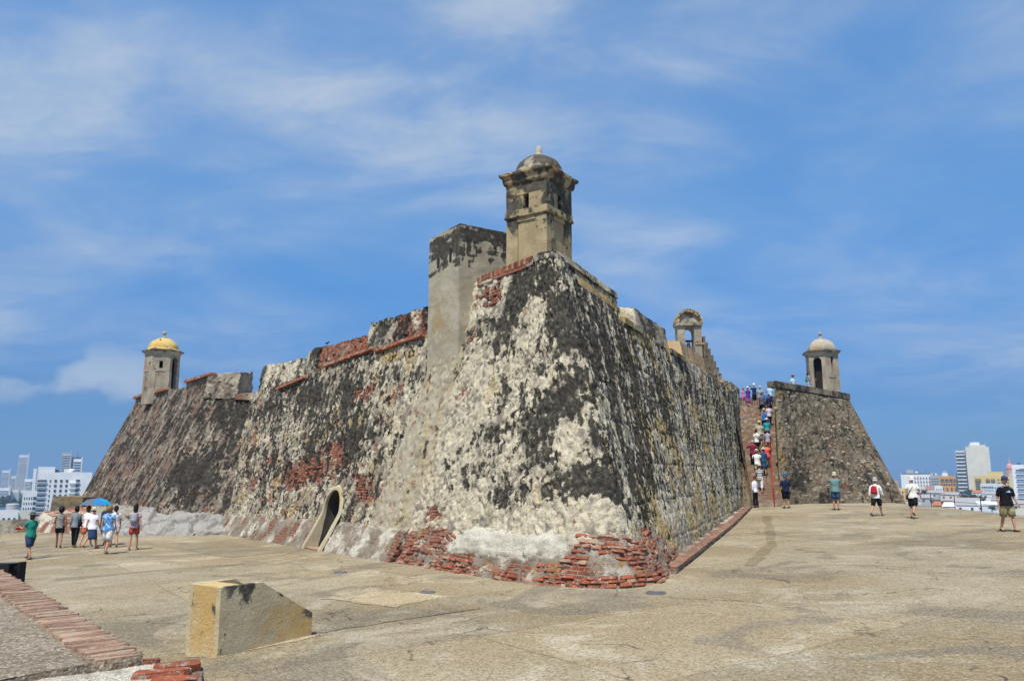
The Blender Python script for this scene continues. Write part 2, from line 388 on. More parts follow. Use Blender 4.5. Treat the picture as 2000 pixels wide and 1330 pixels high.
def make_hill():
    ring0 = []
    for k in range(24): ring0.append((-34 + 56.8 * k / 24, -16))
    for k in range(24): ring0.append((22.78, -16 + 86 * k / 24))
    for k in range(24): ring0.append((22.78 - 56.8 * k / 24, 70))
    for k in range(24): ring0.append((-34, 70 - 86 * k / 24))
    c = np.array([-5, 27.0]); n = len(ring0); V = []
    prof = [(0.0, 0.0), (0.6, -1.6), (10, -6), (30, -13), (60, -23), (100, -32), (140, -36.3)]
    for d, dz in prof:
        for i, (x, y) in enumerate(ring0):
            v = np.array([x, y]) - c; v = v / np.linalg.norm(v); p = np.array([x, y]) + v * d
            z0 = gz(x, y) - 0.04
            zz = z0 + dz if d < 100 else dz
            V.append((p[0], p[1], zz + (0 if d == 0 else 1.0 * perlin(np.array([p[0] * .1, p[1] * .1, 0.0])))))
    F = []
    for j in range(len(prof) - 1):
        for i in range(n): F.append((j * n + i, j * n + (i + 1) % n, (j + 1) * n + (i + 1) % n, (j + 1) * n + i))
    tag(MB().add(V, F).build('hillside', M_scrub, smooth=True), kind='structure')
make_hill()

# ================================================================== fortress materials
MORTAR = (0.36, 0.31, 0.24)
M_wall = masonry('fort_plaster', (0.71, 0.63, 0.465), (0.30, 0.268, 0.218), (0.50, 0.37, 0.17), (0.40, 0.085, 0.035), (0.26, 0.08, 0.045), (0.33, 0.26, 0.19), lich=(.015, .014, .013), edge=1.35, rough_bump=.03)
M_wall_left = masonry('left_bastion_masonry', (0.50, 0.43, 0.33), (0.19, 0.16, 0.13), (0.30, 0.18, 0.08), (0.30, 0.085, 0.045), (0.21, 0.085, 0.05), (0.34, 0.28, 0.21), lich=(.016, .015, .014), edge=1.35, rough_bump=.03)
M_wall_right = masonry('right_bastion_rubble', (0.34, 0.285, 0.205), (0.155, 0.128, 0.095), (0.30, 0.21, 0.105), (0.23, 0.08, 0.045), (0.17, 0.085, 0.05), (0.26, 0.21, 0.15), lich=(0.022, 0.020, 0.017), edge=1.2, rough_bump=.03)
M_tower = masonry('tower_plaster', (0.46, 0.365, 0.21), (0.36, 0.285, 0.165), (0.42, 0.29, 0.12), (0.42, 0.16, 0.07), (0.45, 0.30, 0.16), (0.48, 0.39, 0.25), lich=(0.03, 0.028, 0.025), speck=0.3, rough_bump=0.008)
M_shaft = masonry('shaft_plaster', (0.49, 0.43, 0.315), (0.38, 0.335, 0.25), (0.40, 0.31, 0.17), (0.38, 0.26, 0.18), (0.36, 0.30, 0.21), (0.40, 0.35, 0.27), lich=(0.018, 0.017, 0.015), speck=0.35, rough_bump=0.008)
M_plinth = masonry('plinth_mortar', (0.66, 0.61, 0.50), (0.26, 0.215, 0.165), (0.34, 0.215, 0.085), (0.30, 0.075, 0.035), (0.22, 0.07, 0.04), (0.30, 0.25, 0.19), rough_bump=0.03)
M_gar = masonry('sentry_plaster', (0.46, 0.405, 0.31), (0.31, 0.27, 0.21), (0.42, 0.30, 0.16), (0.36, 0.17, 0.10), (0.36, 0.22, 0.14), (0.42, 0.36, 0.28), lich=(0.04, 0.036, 0.03), speck=0.3, rough_bump=0.008)
def brick_mat(name, a, b_, w):
    m, nt, b = new_mat(name); q = NT(nt); tc = q.n('TexCoord').outputs['Object']; oi = q.n('ObjectInfo').outputs['Random']
    ge = q.n('NewGeometry').outputs['Position']
    c = q.mix(q.ramp(q.noise(ge, 5, 5, 0.7), 0.35, 0.65), a, b_); c = q.mix(q.ramp(oi, 0.0, 1.0), c, q.mix(1, c, w, 'MULTIPLY'))
    c = q.mix(q.ramp(q.noise(ge, 11, 4, 0.75), 0.52, 0.64, 0, 0.8), c, (0.40, 0.33, 0.25))
    c = q.mix(q.ramp(q.noise(ge, 3.1, 6, 0.75), 0.56, 0.66, 0, 0.8), c, (0.05, 0.042, 0.036))
    q.l(c, b.inputs['Base Color']); b.inputs['Roughness'].default_value = 0.92; b.inputs['Specular IOR Level'].default_value = 0.15
    q.l(q.bump(q.noise(ge, 40, 5, 0.7), 0.8, 0.02), b.inputs['Normal']); return m
M_brick = brick_mat('red_brick', (0.40, 0.105, 0.05), (0.26, 0.08, 0.046), (0.68, 0.85, 0.95))
M_brick_pale = brick_mat('pale_brick', (0.42, 0.265, 0.17), (0.33, 0.165, 0.10), (1.05, 1.1, 1.15))
M_stone = brick_mat('pale_stone', (0.36, 0.31, 0.235), (0.25, 0.21, 0.155), (0.75, 0.75, 0.72))
M_rock = masonry('rock_face', (0.45, 0.43, 0.40), (0.33, 0.31, 0.28), (0.40, 0.34, 0.24), (0.33, 0.2, 0.13), (0.3, 0.25, 0.2), (0.3, 0.27, 0.22), rough_bump=0.04)
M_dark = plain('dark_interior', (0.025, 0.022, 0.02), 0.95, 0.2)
M_cream = masonry('door_plaster', (0.50, 0.435, 0.30), (0.36, 0.31, 0.215), (0.44, 0.34, 0.16), (0.4, 0.25, 0.15), (0.4, 0.3, 0.2), (0.4, 0.34, 0.25), speck=0.25, rough_bump=0.008)

# ---- rough solid: a subdivided hexahedron, worn and chipped
def rough_hexa(name, c8, mat, parent, res=0.08, amp=0.03, nscale=1.6, lich=0.0, brick=-0.4, ochre=-0.4, pale=0.5, bulge=0.0, top_lich=0.0, lscale=0.9, seed=0.0, skip=(), brick_scale=0.8, cuts=None, faces=None):
    """c8: bottom loop 0-3 then top loop 4-7, counter-clockwise from above"""
    c = np.array(c8, float); quads = [(0, 1, 5, 4), (1, 2, 6, 5), (2, 3, 7, 6), (3, 0, 4, 7), (4, 5, 6, 7), (3, 2, 1, 0)]
    VV = []; FF = []; UU = []; CC = []; off = 0
    zmin, zmax = c[:, 2].min(), c[:, 2].max()
    for fi, qd in enumerate(quads):
        if fi in skip or fi == 5: continue
        A, B, Cc, D = c[list(qd)]
        w = max(np.linalg.norm(B - A), np.linalg.norm(Cc - D)); h = max(np.linalg.norm(D - A), np.linalg.norm(Cc - B))
        nu = max(2, int(w / res) + 1); nv = max(2, int(h / res) + 1)
        s, t = np.meshgrid(np.linspace(0, 1, nu), np.linspace(0, 1, nv)); s = s[..., None]; t = t[..., None]
        P = (A * (1 - s) + B * s) * (1 - t) + (D * (1 - s) + Cc * s) * t
        q = P * nscale + seed
        d = np.stack([fbm(q + o, 4, 0.55) for o in (0.0, 31.7, 63.1)], -1) * amp
        if fi < 4 and nscale: d = d + np.stack([perlin(q * 4.3 + o) for o in (5.0, 41.7, 73.1)], -1) * amp * 0.45
        Lf = lich + 0.95 * fbm(P * np.array([1, 1, 0.55]) * lscale + 3.3 + seed, 5, 0.6)
        if top_lich: Lf = Lf + top_lich * sstep(0.45, 1.0, (P[..., 2] - zmin) / max(1e-6, zmax - zmin))
        Bf = brick + 1.0 * fbm(P * brick_scale + 9.1 + seed, 4, 0.55)
        Of = ochre + 1.0 * fbm(P * 0.7 + 15.1 + seed, 4, 0.55)
        Pf = pale + 0.9 * fbm(P * 1.1 + 21.7 + seed, 4, 0.55)
        VV.append((P + d).reshape(-1, 3)); FF.append(grid_faces(nv, nu, None, off)); off += nu * nv
        if fi == 4: uv = np.stack([P[..., 0], P[..., 1]], -1)
        else:
            ln = np.linalg.norm((B - A)[:2]) or 1.0; dirx = (B - A)[:2] / ln
            uv = np.stack([P[..., 0] * dirx[0] + P[..., 1] * dirx[1], P[..., 2]], -1)
        UU.append(uv.reshape(-1, 2)); CC.append(np.stack([Lf, Bf, Of, Pf], -1).reshape(-1, 4))
    me = mesh_np(name, np.concatenate(VV), np.concatenate(FF), np.concatenate(UU), np.concatenate(CC))
    bm = bmesh.new(); bm.from_mesh(me); bmesh.ops.remove_doubles(bm, verts=bm.verts, dist=0.002); bm.to_mesh(me); bm.free()
    try: me.set_sharp_from_angle(angle=R(50))
    except Exception: pass
    return link(name, me, parent, mat)
def box8(x0, x1, y0, y1, z0, z1): return [(x0, y0, z0), (x1, y0, z0), (x1, y1, z0), (x0, y1, z0), (x0, y0, z1), (x1, y0, z1), (x1, y1, z1), (x0, y1, z1)]

# ---- shared brick meshes (unit length 1 x 1 x 1, worn edges)
def brick_mesh(k, mat):
    rnd = random.Random(k); bm = bmesh.new(); bmesh.ops.create_cube(bm, size=1.0)
    bmesh.ops.bevel(bm, geom=list(bm.edges), offset=0.09, segments=1, affect='EDGES')
    for v in bm.verts: v.co += Vector((rnd.uniform(-.04, .04), rnd.uniform(-.09, .09), rnd.uniform(-.09, .09)))
    me = bpy.data.meshes.new('brick'); bm.to_mesh(me); bm.free(); me.materials.append(mat); return me
def thin_brick(k, mat):
    rnd = random.Random(k); bm = bmesh.new(); bmesh.ops.create_cube(bm, size=1.0); bmesh.ops.bevel(bm, geom=[e for e in bm.edges], offset=0.05, segments=1, affect='EDGES')
    for v in bm.verts: v.co += Vector((rnd.uniform(-.05, .05), rnd.uniform(-.03, .03), rnd.uniform(-.06, .06)))
    me = bpy.data.meshes.new('brick'); bm.to_mesh(me); bm.free(); me.materials.append(mat); return me
M_brick_worn = brick_mat('worn_edging_brick', (0.47, 0.34, 0.245), (0.37, 0.225, 0.15), (0.85, 0.78, 0.74))
M_kerb = brick_mat('kerb_brick', (0.30, 0.165, 0.11), (0.22, 0.11, 0.075), (0.8, 0.8, 0.8))
BRK = [thin_brick(k + 60, M_kerb) for k in range(4)]
BRT = [thin_brick(k + 40, M_brick_worn) for k in range(6)]
BR = [brick_mesh(k, M_brick) for k in range(6)]; BRP = [brick_mesh(k + 20, M_brick_pale) for k in range(6)]
def stone_mesh(k):
    rnd = random.Random(k + 99); bm = bmesh.new(); bmesh.ops.create_icosphere(bm, subdivisions=2, radius=0.5)
    for v in bm.verts: v.co *= 1 + .45 * float(perlin(np.array(v.co) * 2.4 + k * 5.3))
    me = bpy.data.meshes.new('stone'); bm.to_mesh(me); bm.free(); me.materials.append(M_stone); me.polygons.foreach_set('use_smooth', [True] * len(me.polygons)); return me
ST = [stone_mesh(k) for k in range(6)]
def piece(name, me, parent, pos, xdir, ndir, size, jit=0.04):
    """piece with its length along xdir and its depth along the outward normal ndir"""
    x = Vector(xdir).normalized(); n = Vector(ndir); n = (n - x * n.dot(x)).normalized(); z = n.cross(x) * -1.0
    z = x.cross(n)
    if z.z < 0: z = -z; n = n
    y = z.cross(x)
    m = Matrix((x, y, z)).transposed().to_4x4()
    e = Matrix.Rotation(random.gauss(0, jit), 4, 'X') @ Matrix.Rotation(random.gauss(0, jit * 0.6), 4, 'Y') @ Matrix.Rotation(random.gauss(0, jit * 0.6), 4, 'Z')
    M = Matrix.Translation(Vector(pos)) @ m @ e @ Matrix.Diagonal((size[0], size[1], size[2], 1))
    o = bpy.data.objects.new(name, me); COL.objects.link(o); o.parent = parent; o.matrix_parent_inverse = world_mat(parent).inverted()
    o.matrix_basis = M; return o

# ================================================================== main bastion
KEYS = [(28.5, (-0.417 - .553 * 28.5, 19.70 + .833 * 28.5), (1.08 - .553 * 28.5, 20.7 + .833 * 28.5)),
        (1.5, (-1.247, 20.95), (0.25, 21.95)), (0.9, (-0.2, 19.37), (0.58, 21.45)), (0.4, (0.75, 18.05), (0.86, 21.03)),
        (0.2, (1.5, 17.45), (0.98, 20.86)), (0.0, (2.2, 17.15), (1.1, 20.75)), (-0.25, (2.75, 17.4), (1.25, 20.95)),
        (-0.6, (3.1, 18.2), (1.42, 21.3)), (-31.0, (12.75, 44.7), (15.0, 52.0))]
ZT = 9.0
def build_curves():
    us = np.concatenate([np.arange(28.5, 2, -0.05), np.arange(2, -1.5, -0.01), np.arange(-1.5, -31.01, -0.05)])
    ku = np.array([k[0] for k in KEYS])[::-1]
    def itp(j, i): return np.interp(us, ku, np.array([k[j][i] for k in KEYS])[::-1])
    B = np.stack([itp(1, 0), itp(1, 1)], -1); T = np.stack([itp(2, 0), itp(2, 1)], -1)
    def smooth(C, w):
        s = np.concatenate([[0], np.cumsum(np.linalg.norm(np.diff(C, axis=0), axis=1))]); out = C.copy()
        for i in range(len(C)):
            lo, hi = np.searchsorted(s, s[i] - 2.5 * w), np.searchsorted(s, s[i] + 2.5 * w)
            if s[i] < 2.5 * w or s[-1] - s[i] < 2.5 * w: continue
            ss = np.linspace(s[i] - 2.4 * w, s[i] + 2.4 * w, 25); k = np.exp(-0.5 * ((ss - s[i]) / w) ** 2); k /= k.sum()
            out[i] = (np.interp(ss, s, C[:, 0]) * k).sum(), (np.interp(ss, s, C[:, 1]) * k).sum()
        return out
    return us, smooth(B, 0.22), smooth(T, 0.10)
CU, CB, CT = build_curves()
def S(u, z):
    """a point of the main bastion's battered face"""
    u = np.asarray(u, float); bx = np.interp(-u, -CU, CB[:, 0]); by = np.interp(-u, -CU, CB[:, 1]); tx = np.interp(-u, -CU, CT[:, 0]); ty = np.interp(-u, -CU, CT[:, 1])
    zb = g(bx, by) - 0.2; k = (np.asarray(z, float) - zb) / (ZT - zb)
    return np.stack([bx + (tx - bx) * k, by + (ty - by) * k, np.asarray(z, float) + 0 * u], -1)
def Sn(u, z):
    e = 0.05; a = S(u - e, z) - S(u + e, z); b = S(u, z + e) - S(u, z - e); n = np.cross(a, b); return n / np.linalg.norm(n)
def zt_of(u):
    return np.where(u > 6.6, 7.68 - 0.012 * (u - 6.6), np.where(u > -5.05, 8.95, 8.15))
DOOR = (10.72, 12.25, 1.72)           # u range and spring line of the arched doorway
def in_door(u, z, grow=0.0):
    c = 0.5 * (DOOR[0] + DOOR[1]); r = 0.5 * (DOOR[1] - DOOR[0]) + grow
    return (np.abs(u - c) < r) & ((z < DOOR[2]) | ((u - c) ** 2 + (z - DOOR[2]) ** 2 < r * r))
LICH = [  # u, z, horizontal radius, vertical radius, weight : dark lichen patches on the main bastion
 (.23, 7.05, .55, .9, .35), (.11, 6.15, .7, .8, .30), (.43, 5.95, .45, .6, .30), (.26, 4.7, .8, .6, .50), (.62, 4.25, .5, .7, .42), (.34, 4.0, .4, .7, .32), (1.45, 4.05, .8, .30, .6),
 (1.57, 3.1, .3, .5, .6), (2.95, 3.85, .4, .5, .35), (1.1, 2.45, .7, .25, .5), (.34, 2.55, .7, .35, .55), (.05, 3.0, .6, .5, .55), (-.15, 3.9, .45, 1.2, .30), (-.25, 2.6, .6, .6, .32), (-.95, 2.2, .7, .7, .4),
 (1.0, 8.15, .7, .6, .65), (1.55, 7.7, .5, .7, .5), (1.26, 5.3, .3, .6, .4), (.5, 8.4, .6, .5, .55), (0, 7.6, .5, .8, .45), (-.1, 6.2, .5, 1.5, .35), (.05, 5.2, .4, .6, .5),
 (-3, 7, 2.5, 1.5, .45), (-2, 5, 1.8, 2.0, .38), (-6, 5.5, 4, 1.5, .3), (-4, 3.2, 2.5, .8, .35), (-10, 7, 5, 1.0, .22), (-1.6, 3.4, 1.2, 1.2, .35), (-15, 5.0, 7, 1.5, .12),
 (8.7, 7.0, 1.0, .6, .2), (20.6, 7.0, 2.5, 1.0, .45), (17.5, 6.4, 2.2, .9, .4), (14, 5.6, 2.2, .8, .4), (11.9, 5.5, 1.2, .8, .45), (9.7, 6.4, .8, .8, .3), (10.7, 4.4, 1.6, .8, .5), (14.5, 3.3, 1.2, .7, .4), (16.4, 4.7, 1.5, .6, .3),
 (22.5, 5.5, 2.0, 1.2, .35), (18.5, 3.3, 1.2, .5, .35), (9.0, 3.4, .8, .5, .3), (13, 6.8, 1.3, .4, .35)]
PALE = [(.1, 3.5, .6, .5, -.5), (.6, 2.0, 2.5, .7, -.3), (2.6, 5.6, .5, 1.6, -.45), (4.6, 4.5, .8, 3.0, -.55), (.9, 6.7, .6, .8, -.3), (8, 6.4, 1.2, .9, -.5), (7.0, 3.5, 1.2, 2, -.35), (-8, 1.6, 10, 1.2, -.25)]
BRICKS = [(2.85, 8.3, .75, .35, .55), (2.5, 7.9, .4, .35, .4), (3.4, 7.0, .3, .7, .35), (3.2, 5.2, .5, .25, .35), (3.6, 1.95, .7, .35, .55), (.55, 8.5, .15, .4, .5), (14.7, 3.2, 2.2, .65, .60), (13, 4.2, 1.0, .3, .4), (17.2, 3.0, 1.4, .5, .55), (20.5, 3.6, 1.2, .6, .4), (12.4, 3.9, .8, .35, .5), (22.5, 2.6, 1.0, .5, .4), (18.6, 5.6, .8, .3, .4), (8.4, 5.6, .7, .3, .4),
 (9.1, 4.9, .8, .25, .4), (19.5, 6.9, .8, .25, .4), (10.8, 6.1, .9, .25, .5), (11.5, 3.4, .5, .5, .45), (8.9, 2.6, .55, .45, .55), (6.3, 2.0, .5, .3, .6), (24.5, 4.0, .9, 2.5, .3), (19, 2.0, 1, .3, .35), (5.0, 6.0, .4, .4, .2)]
OCHRE = [(8.9, 7.2, 1.0, .25, .6), (9.5, 6.0, 1.3, .35, .45), (17, 6.5, 1.2, .4, .4), (22.5, 6.4, .5, .8, .5), (11.8, 4.9, 1, .3, .4), (19, 4.8, .6, .5, .35), (-6, 8.0, 3, .4, .55), (-4, 7.2, .5, 1.0, .4), (-9, 6.6, .4, 1.6, .45), (-12, 7.5, .4, 2.2, .5), (-15, 6, .5, 2.4, .45), (-17.5, 7.5, .7, 2.0, .45), (-20, 5.5, .5, 2.4, .4), (-24, 6, .8, 2, .4), (-3.5, 8.5, 1.6, .3, .5), (4.5, 3.6, .4, 1.3, .4), (-6.5, 4.4, 1.2, .35, .3)]
def blobs(P, lst):
    f = np.zeros(P.shape[:-1])
    for u, z, ra, rz, w in lst:
        c = S(np.array(u), np.array(z)); d = np.hypot(P[..., 0] - c[0], P[..., 1] - c[1]) / ra; e = (P[..., 2] - z) / rz
        f += w * np.exp(-(d * d + e * e))
    return f
def wall_height(P, N, amp=1.0, scale=1.0, arc=None):
    """relief of rough plaster over rubble"""
    q = P * scale
    big = fbm(q * 0.7, 3) * 0.07 - 0.05 * sstep(0.30, 0.5, fbm(q * 2.7 + 70, 2)) - 0.06 * sstep(.42, .6, fbm(q * 6.5 + 90, 2))
    A = np.stack([arc * 1.75, P[..., 2] * 0.90, 0 * arc], -1) * scale if arc is not None else q
    d1, d2, cid = worley(A * 3.4 + 0.22 * np.stack([perlin(q * 6), perlin(q * 6 + 40), 0 * d1_(q)], -1))
    stones = sstep(0.0, 0.20, d2 - d1) * (0.35 + 0.65 * cid)
    return amp * (big + 0.072 * stones + 0.05 * fbm(q * 5.5, 4, 0.65) + 0.02 * perlin(q * 17)), stones, cid
def d1_(q): return q[..., 0]

bastion = empty('bastion', (2.2, 17.15, 0.7), 'huge battered main bastion of pale and black-stained masonry with the arched doorway', 'bastion')
def main_wall():
    mid = 0.5 * (CB + CT); dist = np.hypot(mid[:, 0], mid[:, 1])
    seg = np.maximum(np.linalg.norm(np.diff(CB, axis=0), axis=1), np.linalg.norm(np.diff(CT, axis=0), axis=1))
    cnt = np.concatenate([[0], np.cumsum(seg / (0.0019 * 0.5 * (dist[1:] + dist[:-1])))])
    nu = int(cnt[-1]); us = np.interp(np.linspace(0, cnt[-1], nu), cnt, CU)
    zs = np.concatenate([np.arange(-0.2, 3.0, 0.042), np.arange(3.0, ZT + 0.02, 0.046)])
    U, Z = np.meshgrid(us, zs); P = S(U, Z)
    du = np.gradient(P, axis=1); dv = np.gradient(P, axis=0); N = np.cross(du, dv); N /= np.linalg.norm(N, axis=-1)[..., None] + 1e-9
    am = np.concatenate([[0], np.cumsum(np.linalg.norm(np.diff(S(us, us * 0 + 4.5), axis=0), axis=1))]); i0 = np.argmin(np.abs(us)); am -= am[i0]
    Aarc = np.broadcast_to(am, U.shape)
    rel, stones, cid = wall_height(P, N, 1.0, 1.0, Aarc)
    h = Z - 0.6
    # streaks run down the slope
    nf = lambda q, o=4: (lambda f: f / f.std())(fbm(q, o, 0.58))
    cz = lambda fx, fz, sd: np.stack([Aarc * fx, Z * fz, 0 * Z + sd], -1)
    st1 = nf(cz(1.1, 0.32, 2.2), 4); st2 = nf(cz(4.2, 1.1, 7.7), 4); dab = nf(cz(9.0, 4.2, 11.3), 3); pat = nf(P * 0.5 + 4.0, 3); clot = nf(P * np.array([1.7, 1.7, 2.0]) + 14.0, 4)
    bandz = 0.16 * np.exp(-((Z - 6.35) / .45) ** 2) - 0.18 * np.exp(-((Z - 5.25 + .02 * U) / .28) ** 2) + 0.10 * np.exp(-((Z - 4.4) / .4) ** 2) - 0.10 * np.exp(-((Z - 2.2) / .5) ** 2)
    right = sstep(0.1, -0.6, U); farl = sstep(5.0, 8.0, U); front = (1 - right) * (1 - farl)
    low = sstep(2.5, 0.9, Z)
    L = 0.20 * front + 0.44 * farl + 0.335 * right + 0.10 * pat + (0.16 * front + 0.12 * farl + 0.08 * right) * clot + (0.06 + 0.04 * right) * st1 + (0.05 + 0.14 * right + 0.08 * farl) * st2 + (0.11 + 0.05 * farl + 0.07 * right) * dab + bandz * farl
    L += blobs(P, LICH) * (0.95 * front + 0.50 * (1 - front)) + 0.6 * blobs(P, PALE) - 0.30 * low * (0.6 + 0.4 * right)
    L += (cid - 0.5) * 0.34
    L += right * 0.16 * sstep(2.5, 7.5, Z) + right * 0.14 * sstep(-9, -1, U)
    B = -0.09 + 0.10 * nf(P * np.array([1, 1, 1.7]) * 0.8 + 12.0) + 0.13 * nf(P * np.array([3.0, 3.0, 4.5]) + 2.0, 3) + blobs(P, BRICKS) * 0.95 + farl * 0.30 - right * 0.24
    B += np.where(cid > 0.93, 0.22 * (farl + 0.5 * front), 0)
    O = 0.09 + 0.16 * nf(P * 0.8 + 33.0) + blobs(P, OCHRE) * 0.75 + 0.17 * farl + right * (0.33 + 0.17 * st1 + 0.10 * st2)
    A = 0.70 * front + 0.52 * farl + 0.58 * right + 0.16 * nf(P * 1.3 + 51.0) + 0.14 * nf(P * 5.0 + 5.0, 3) + 0.5 * (cid - 0.5) - 0.22 * low * right - 0.12 * low * front
    # a course line every metre on the right face
    cl = np.abs(((Z + 0.10 * perlin(np.stack([Aarc * 0.35, 0 * Z, 0 * Z + 5], -1)) + 0.2) % 1.02) - 0.5); crs = sstep(0.035, 0.0, cl) * right
    L = L + crs * 0.30 * sstep(-0.8, 0.8, st1)
    loss = sstep(0.40, 0.60, B)
    rel = rel * (1 - 0.35 * right) - 0.035 * loss + 0.02 * sstep(0.6, 0.4, L) - 0.03 * crs
    Q = P + N * rel[..., None]
    Uc = 0.25 * (U[1:, 1:] + U[:-1, 1:] + U[1:, :-1] + U[:-1, :-1]); Zc = 0.25 * (Z[1:, 1:] + Z[:-1, 1:] + Z[1:, :-1] + Z[:-1, :-1])
    keep = (Zc < zt_of(Uc)) & ~in_door(Uc, Zc, 0.05)
    me = mesh_np('wall', Q, grid_faces(len(zs), nu, keep), np.stack([Aarc, Z], -1), np.stack([L, B, O, A], -1))
    return link('wall', me, bastion, M_wall)
main_wall()
def on_wall(u, z, out=0.0):
    n = Sn(np.array(u), np.array(z)); return S(np.array(u), np.array(z)) + n * out, n
def inward(u, z=5.0):
    n = Sn(np.array(u), np.array(z)); v = np.array([-n[0], -n[1], 0]); return v / np.linalg.norm(v)
def merlon(u0, u1, z0, z1a, z1b, thick, mat=None, back=0.0, zdrop=0.12, out=0.01, **k):
    """parapet block between two embrasures, its front in the plane of the wall"""
    i0, i1 = inward(u0), inward(u1)
    a = S(np.array(u0), np.array(z0)) + i0 * (back - out); b = S(np.array(u1), np.array(z0)) + i1 * (back - out)
    d = S(np.array(u0), np.array(z1a)) + i0 * (back - out); e = S(np.array(u1), np.array(z1b)) + i1 * (back - out)
    f = lambda p, i, dz: (p + i * thick) + np.array([0, 0, dz])
    # u grows to the left, seen from outside: u1 corner is on the left
    c8 = [b, a, f(a, i0, 0), f(b, i1, 0), e, d, f(d, i0, zdrop), f(e, i1, zdrop)]
    return rough_hexa('merlon', c8, mat or M_wall, bastion, **k)
merlon(6.6, 11.9, 7.55, 8.68, 8.90, 1.6, lich=0.38, brick=0.46, amp=0.14, nscale=2.2, seed=1.0, res=0.07, top_lich=0.1)
merlon(11.9, 17.9, 7.5, 8.56, 8.74, 1.5, back=0.22, lich=0.30, brick=0.80, amp=0.15, nscale=2.2, seed=2.0, res=0.07)
merlon(17.7, 19.0, 7.45, 8.78, 8.70, 1.2, lich=0.45, brick=0.2, amp=0.09, seed=3.0, res=0.07)
merlon(19.0, 26.6, 7.4, 8.45, 8.90, 1.4, back=0.1, lich=0.50, brick=0.05, pale=0.7, amp=0.15, nscale=2.0, seed=4.0, res=0.08)
merlon(-7.2, -11.7, 8.05, 9.0, 9.0, 1.5, lich=0.46, brick=0.1, ochre=0.45, pale=.3, amp=0.07, seed=5.0, res=0.07)
merlon(-14.4, -19.5, 8.05, 9.02, 8.98, 1.5, M_tower, lich=0.30, brick=0.55, ochre=0.4, pale=.2, amp=0.05, seed=6.0, res=0.08)
merlon(-19.5, -27.5, 8.05, 8.35, 8.12, 1.3, lich=0.42, brick=0.3, ochre=0.45, pale=.3, amp=0.05, seed=7.0, res=0.1)
merlon(-27.6, -31.0, 7.9, 8.72, 8.60, 1.6, lich=0.36, brick=0.1, ochre=0.5, pale=0.5, amp=0.06, seed=8.0, res=0.08)
# sloping sills of the gun embrasures on the right face
for (a, b, s) in ((-5.1, -7.3, 31), (-11.6, -14.5, 32)):
    i0 = inward(a); p = S(np.array(a), np.array(8.06)); q2 = S(np.array(b), np.array(8.06)); o = -i0 * 0.16; dn = np.array([0, 0, -0.14]); up = np.array([0, 0, 0.05])
    rough_hexa('embrasure_sill', [p + o + dn, q2 + o + dn, q2 + i0 * 1.3 + dn, p + i0 * 1.3 + dn, p + o + up, q2 + o + up, q2 + i0 * 1.3 + up * 5, p + i0 * 1.3 + up * 5][:], M_wall, bastion, lich=0.35, ochre=0.5, res=0.1, seed=s)
# parapet band and coping at the salient
def band(u0, u1, z0, z1, out, thick, name, mat, step=0.35, **k):
    us = np.linspace(u0, u1, max(2, int(abs(u1 - u0) / step) + 1)); V = []; UV = []; rows = []
    prof = [(0.0, z0, -0.02), (0.0, z0, out), (0.5, 0.5 * (z0 + z1), out * 1.05), (1, z1, out), (1, z1 + 0.02, -thick * 0.5), (1, z1, -thick)]
    G = np.zeros((len(prof), len(us), 3))
    for i, u in enumerate(us):
        n = -inward(u)
        for j, (_, z, o) in enumerate(prof): G[j, i] = S(np.array(u), np.array(min(z, 9.2))) + n * o
    # refine
    nu = max(2, int(abs(u1 - u0) / 0.07)); nv = 34; ti = np.linspace(0, len(us) - 1, nu); tj = np.linspace(0, len(prof) - 1, nv)
    Q = np.zeros((nv, nu, 3))
    for c in range(3):
        t = np.stack([np.interp(ti, np.arange(len(us)), G[j, :, c]) for j in range(len(prof))], 0)
        for i in range(nu): Q[:, i, c] = np.interp(tj, np.arange(len(prof)), t[:, i])
    d = np.stack([fbm(Q * 2.1 + o, 4) for o in (0, 20., 40.)], -1) * 0.035
    lf = k.get('lich', 0.35) + 0.9 * fbm(Q * 0.9 + 3, 5, .6); bf = k.get('brick', 0.2) + fbm(Q * 0.7 + 8, 4, .6); of = k.get('ochre', 0.1) + fbm(Q * 0.6 + 18, 4); pf = 0.5 + 0.8 * fbm(Q + 5, 4)
    arc = np.concatenate([[0], np.cumsum(np.linalg.norm(np.diff(Q[1], axis=0), axis=1))])
    uv = np.stack([np.broadcast_to(Q[..., 2] * 1.0, (nv, nu)), np.broadcast_to(arc, (nv, nu))], -1)
    fl = u1 > u0
    me = mesh_np(name, Q + d, grid_faces(nv, nu, None, 0, flip=fl), uv, np.stack([lf, bf, of, pf], -1))
    return link(name, me, bastion, mat)
band(0.75, -5.1, 8.78, 9.04, 0.10, 0.9, 'coping', M_wall, lich=0.42, brick=0.28)
band(-1.2, -5.05, 8.30, 8.76, 0.035, 0.3, 'parapet_band', M_tower, lich=0.10, brick=0.05, ochre=0.5)
band(3.7, 0.8, 8.74, 8.84, 0.09, 0.8, 'coping', M_wall, lich=0.2, brick=0.6)
# soldier bricks along the coping left of the sentry tower
for k in range(33):
    u = 0.85 + k * 0.088; p, n = on_wall(u, 8.93, 0.02); x = (0, 0, 1)
    t = np.array([-.553, .833, 0]); o = piece('brick', random.choice(BR if random.random() < .6 else BRP), bastion, p + np.array([0, 0, random.uniform(-.01, .01)]), (0, 0, 1), n, (0.19, 0.16, 0.072), 0.05)
    o.matrix_basis = Matrix.Translation(Vector(p)) @ Matrix((Vector((0, 0, 1)), Vector((-n[0], -n[1], 0)).normalized(), Vector(t))).transposed().to_4x4() @ Matrix.Rotation(random.gauss(0, .05), 4, 'Z') @ Matrix.Diagonal((0.20 + random.uniform(-.02, .02), 0.20, 0.070, 1))
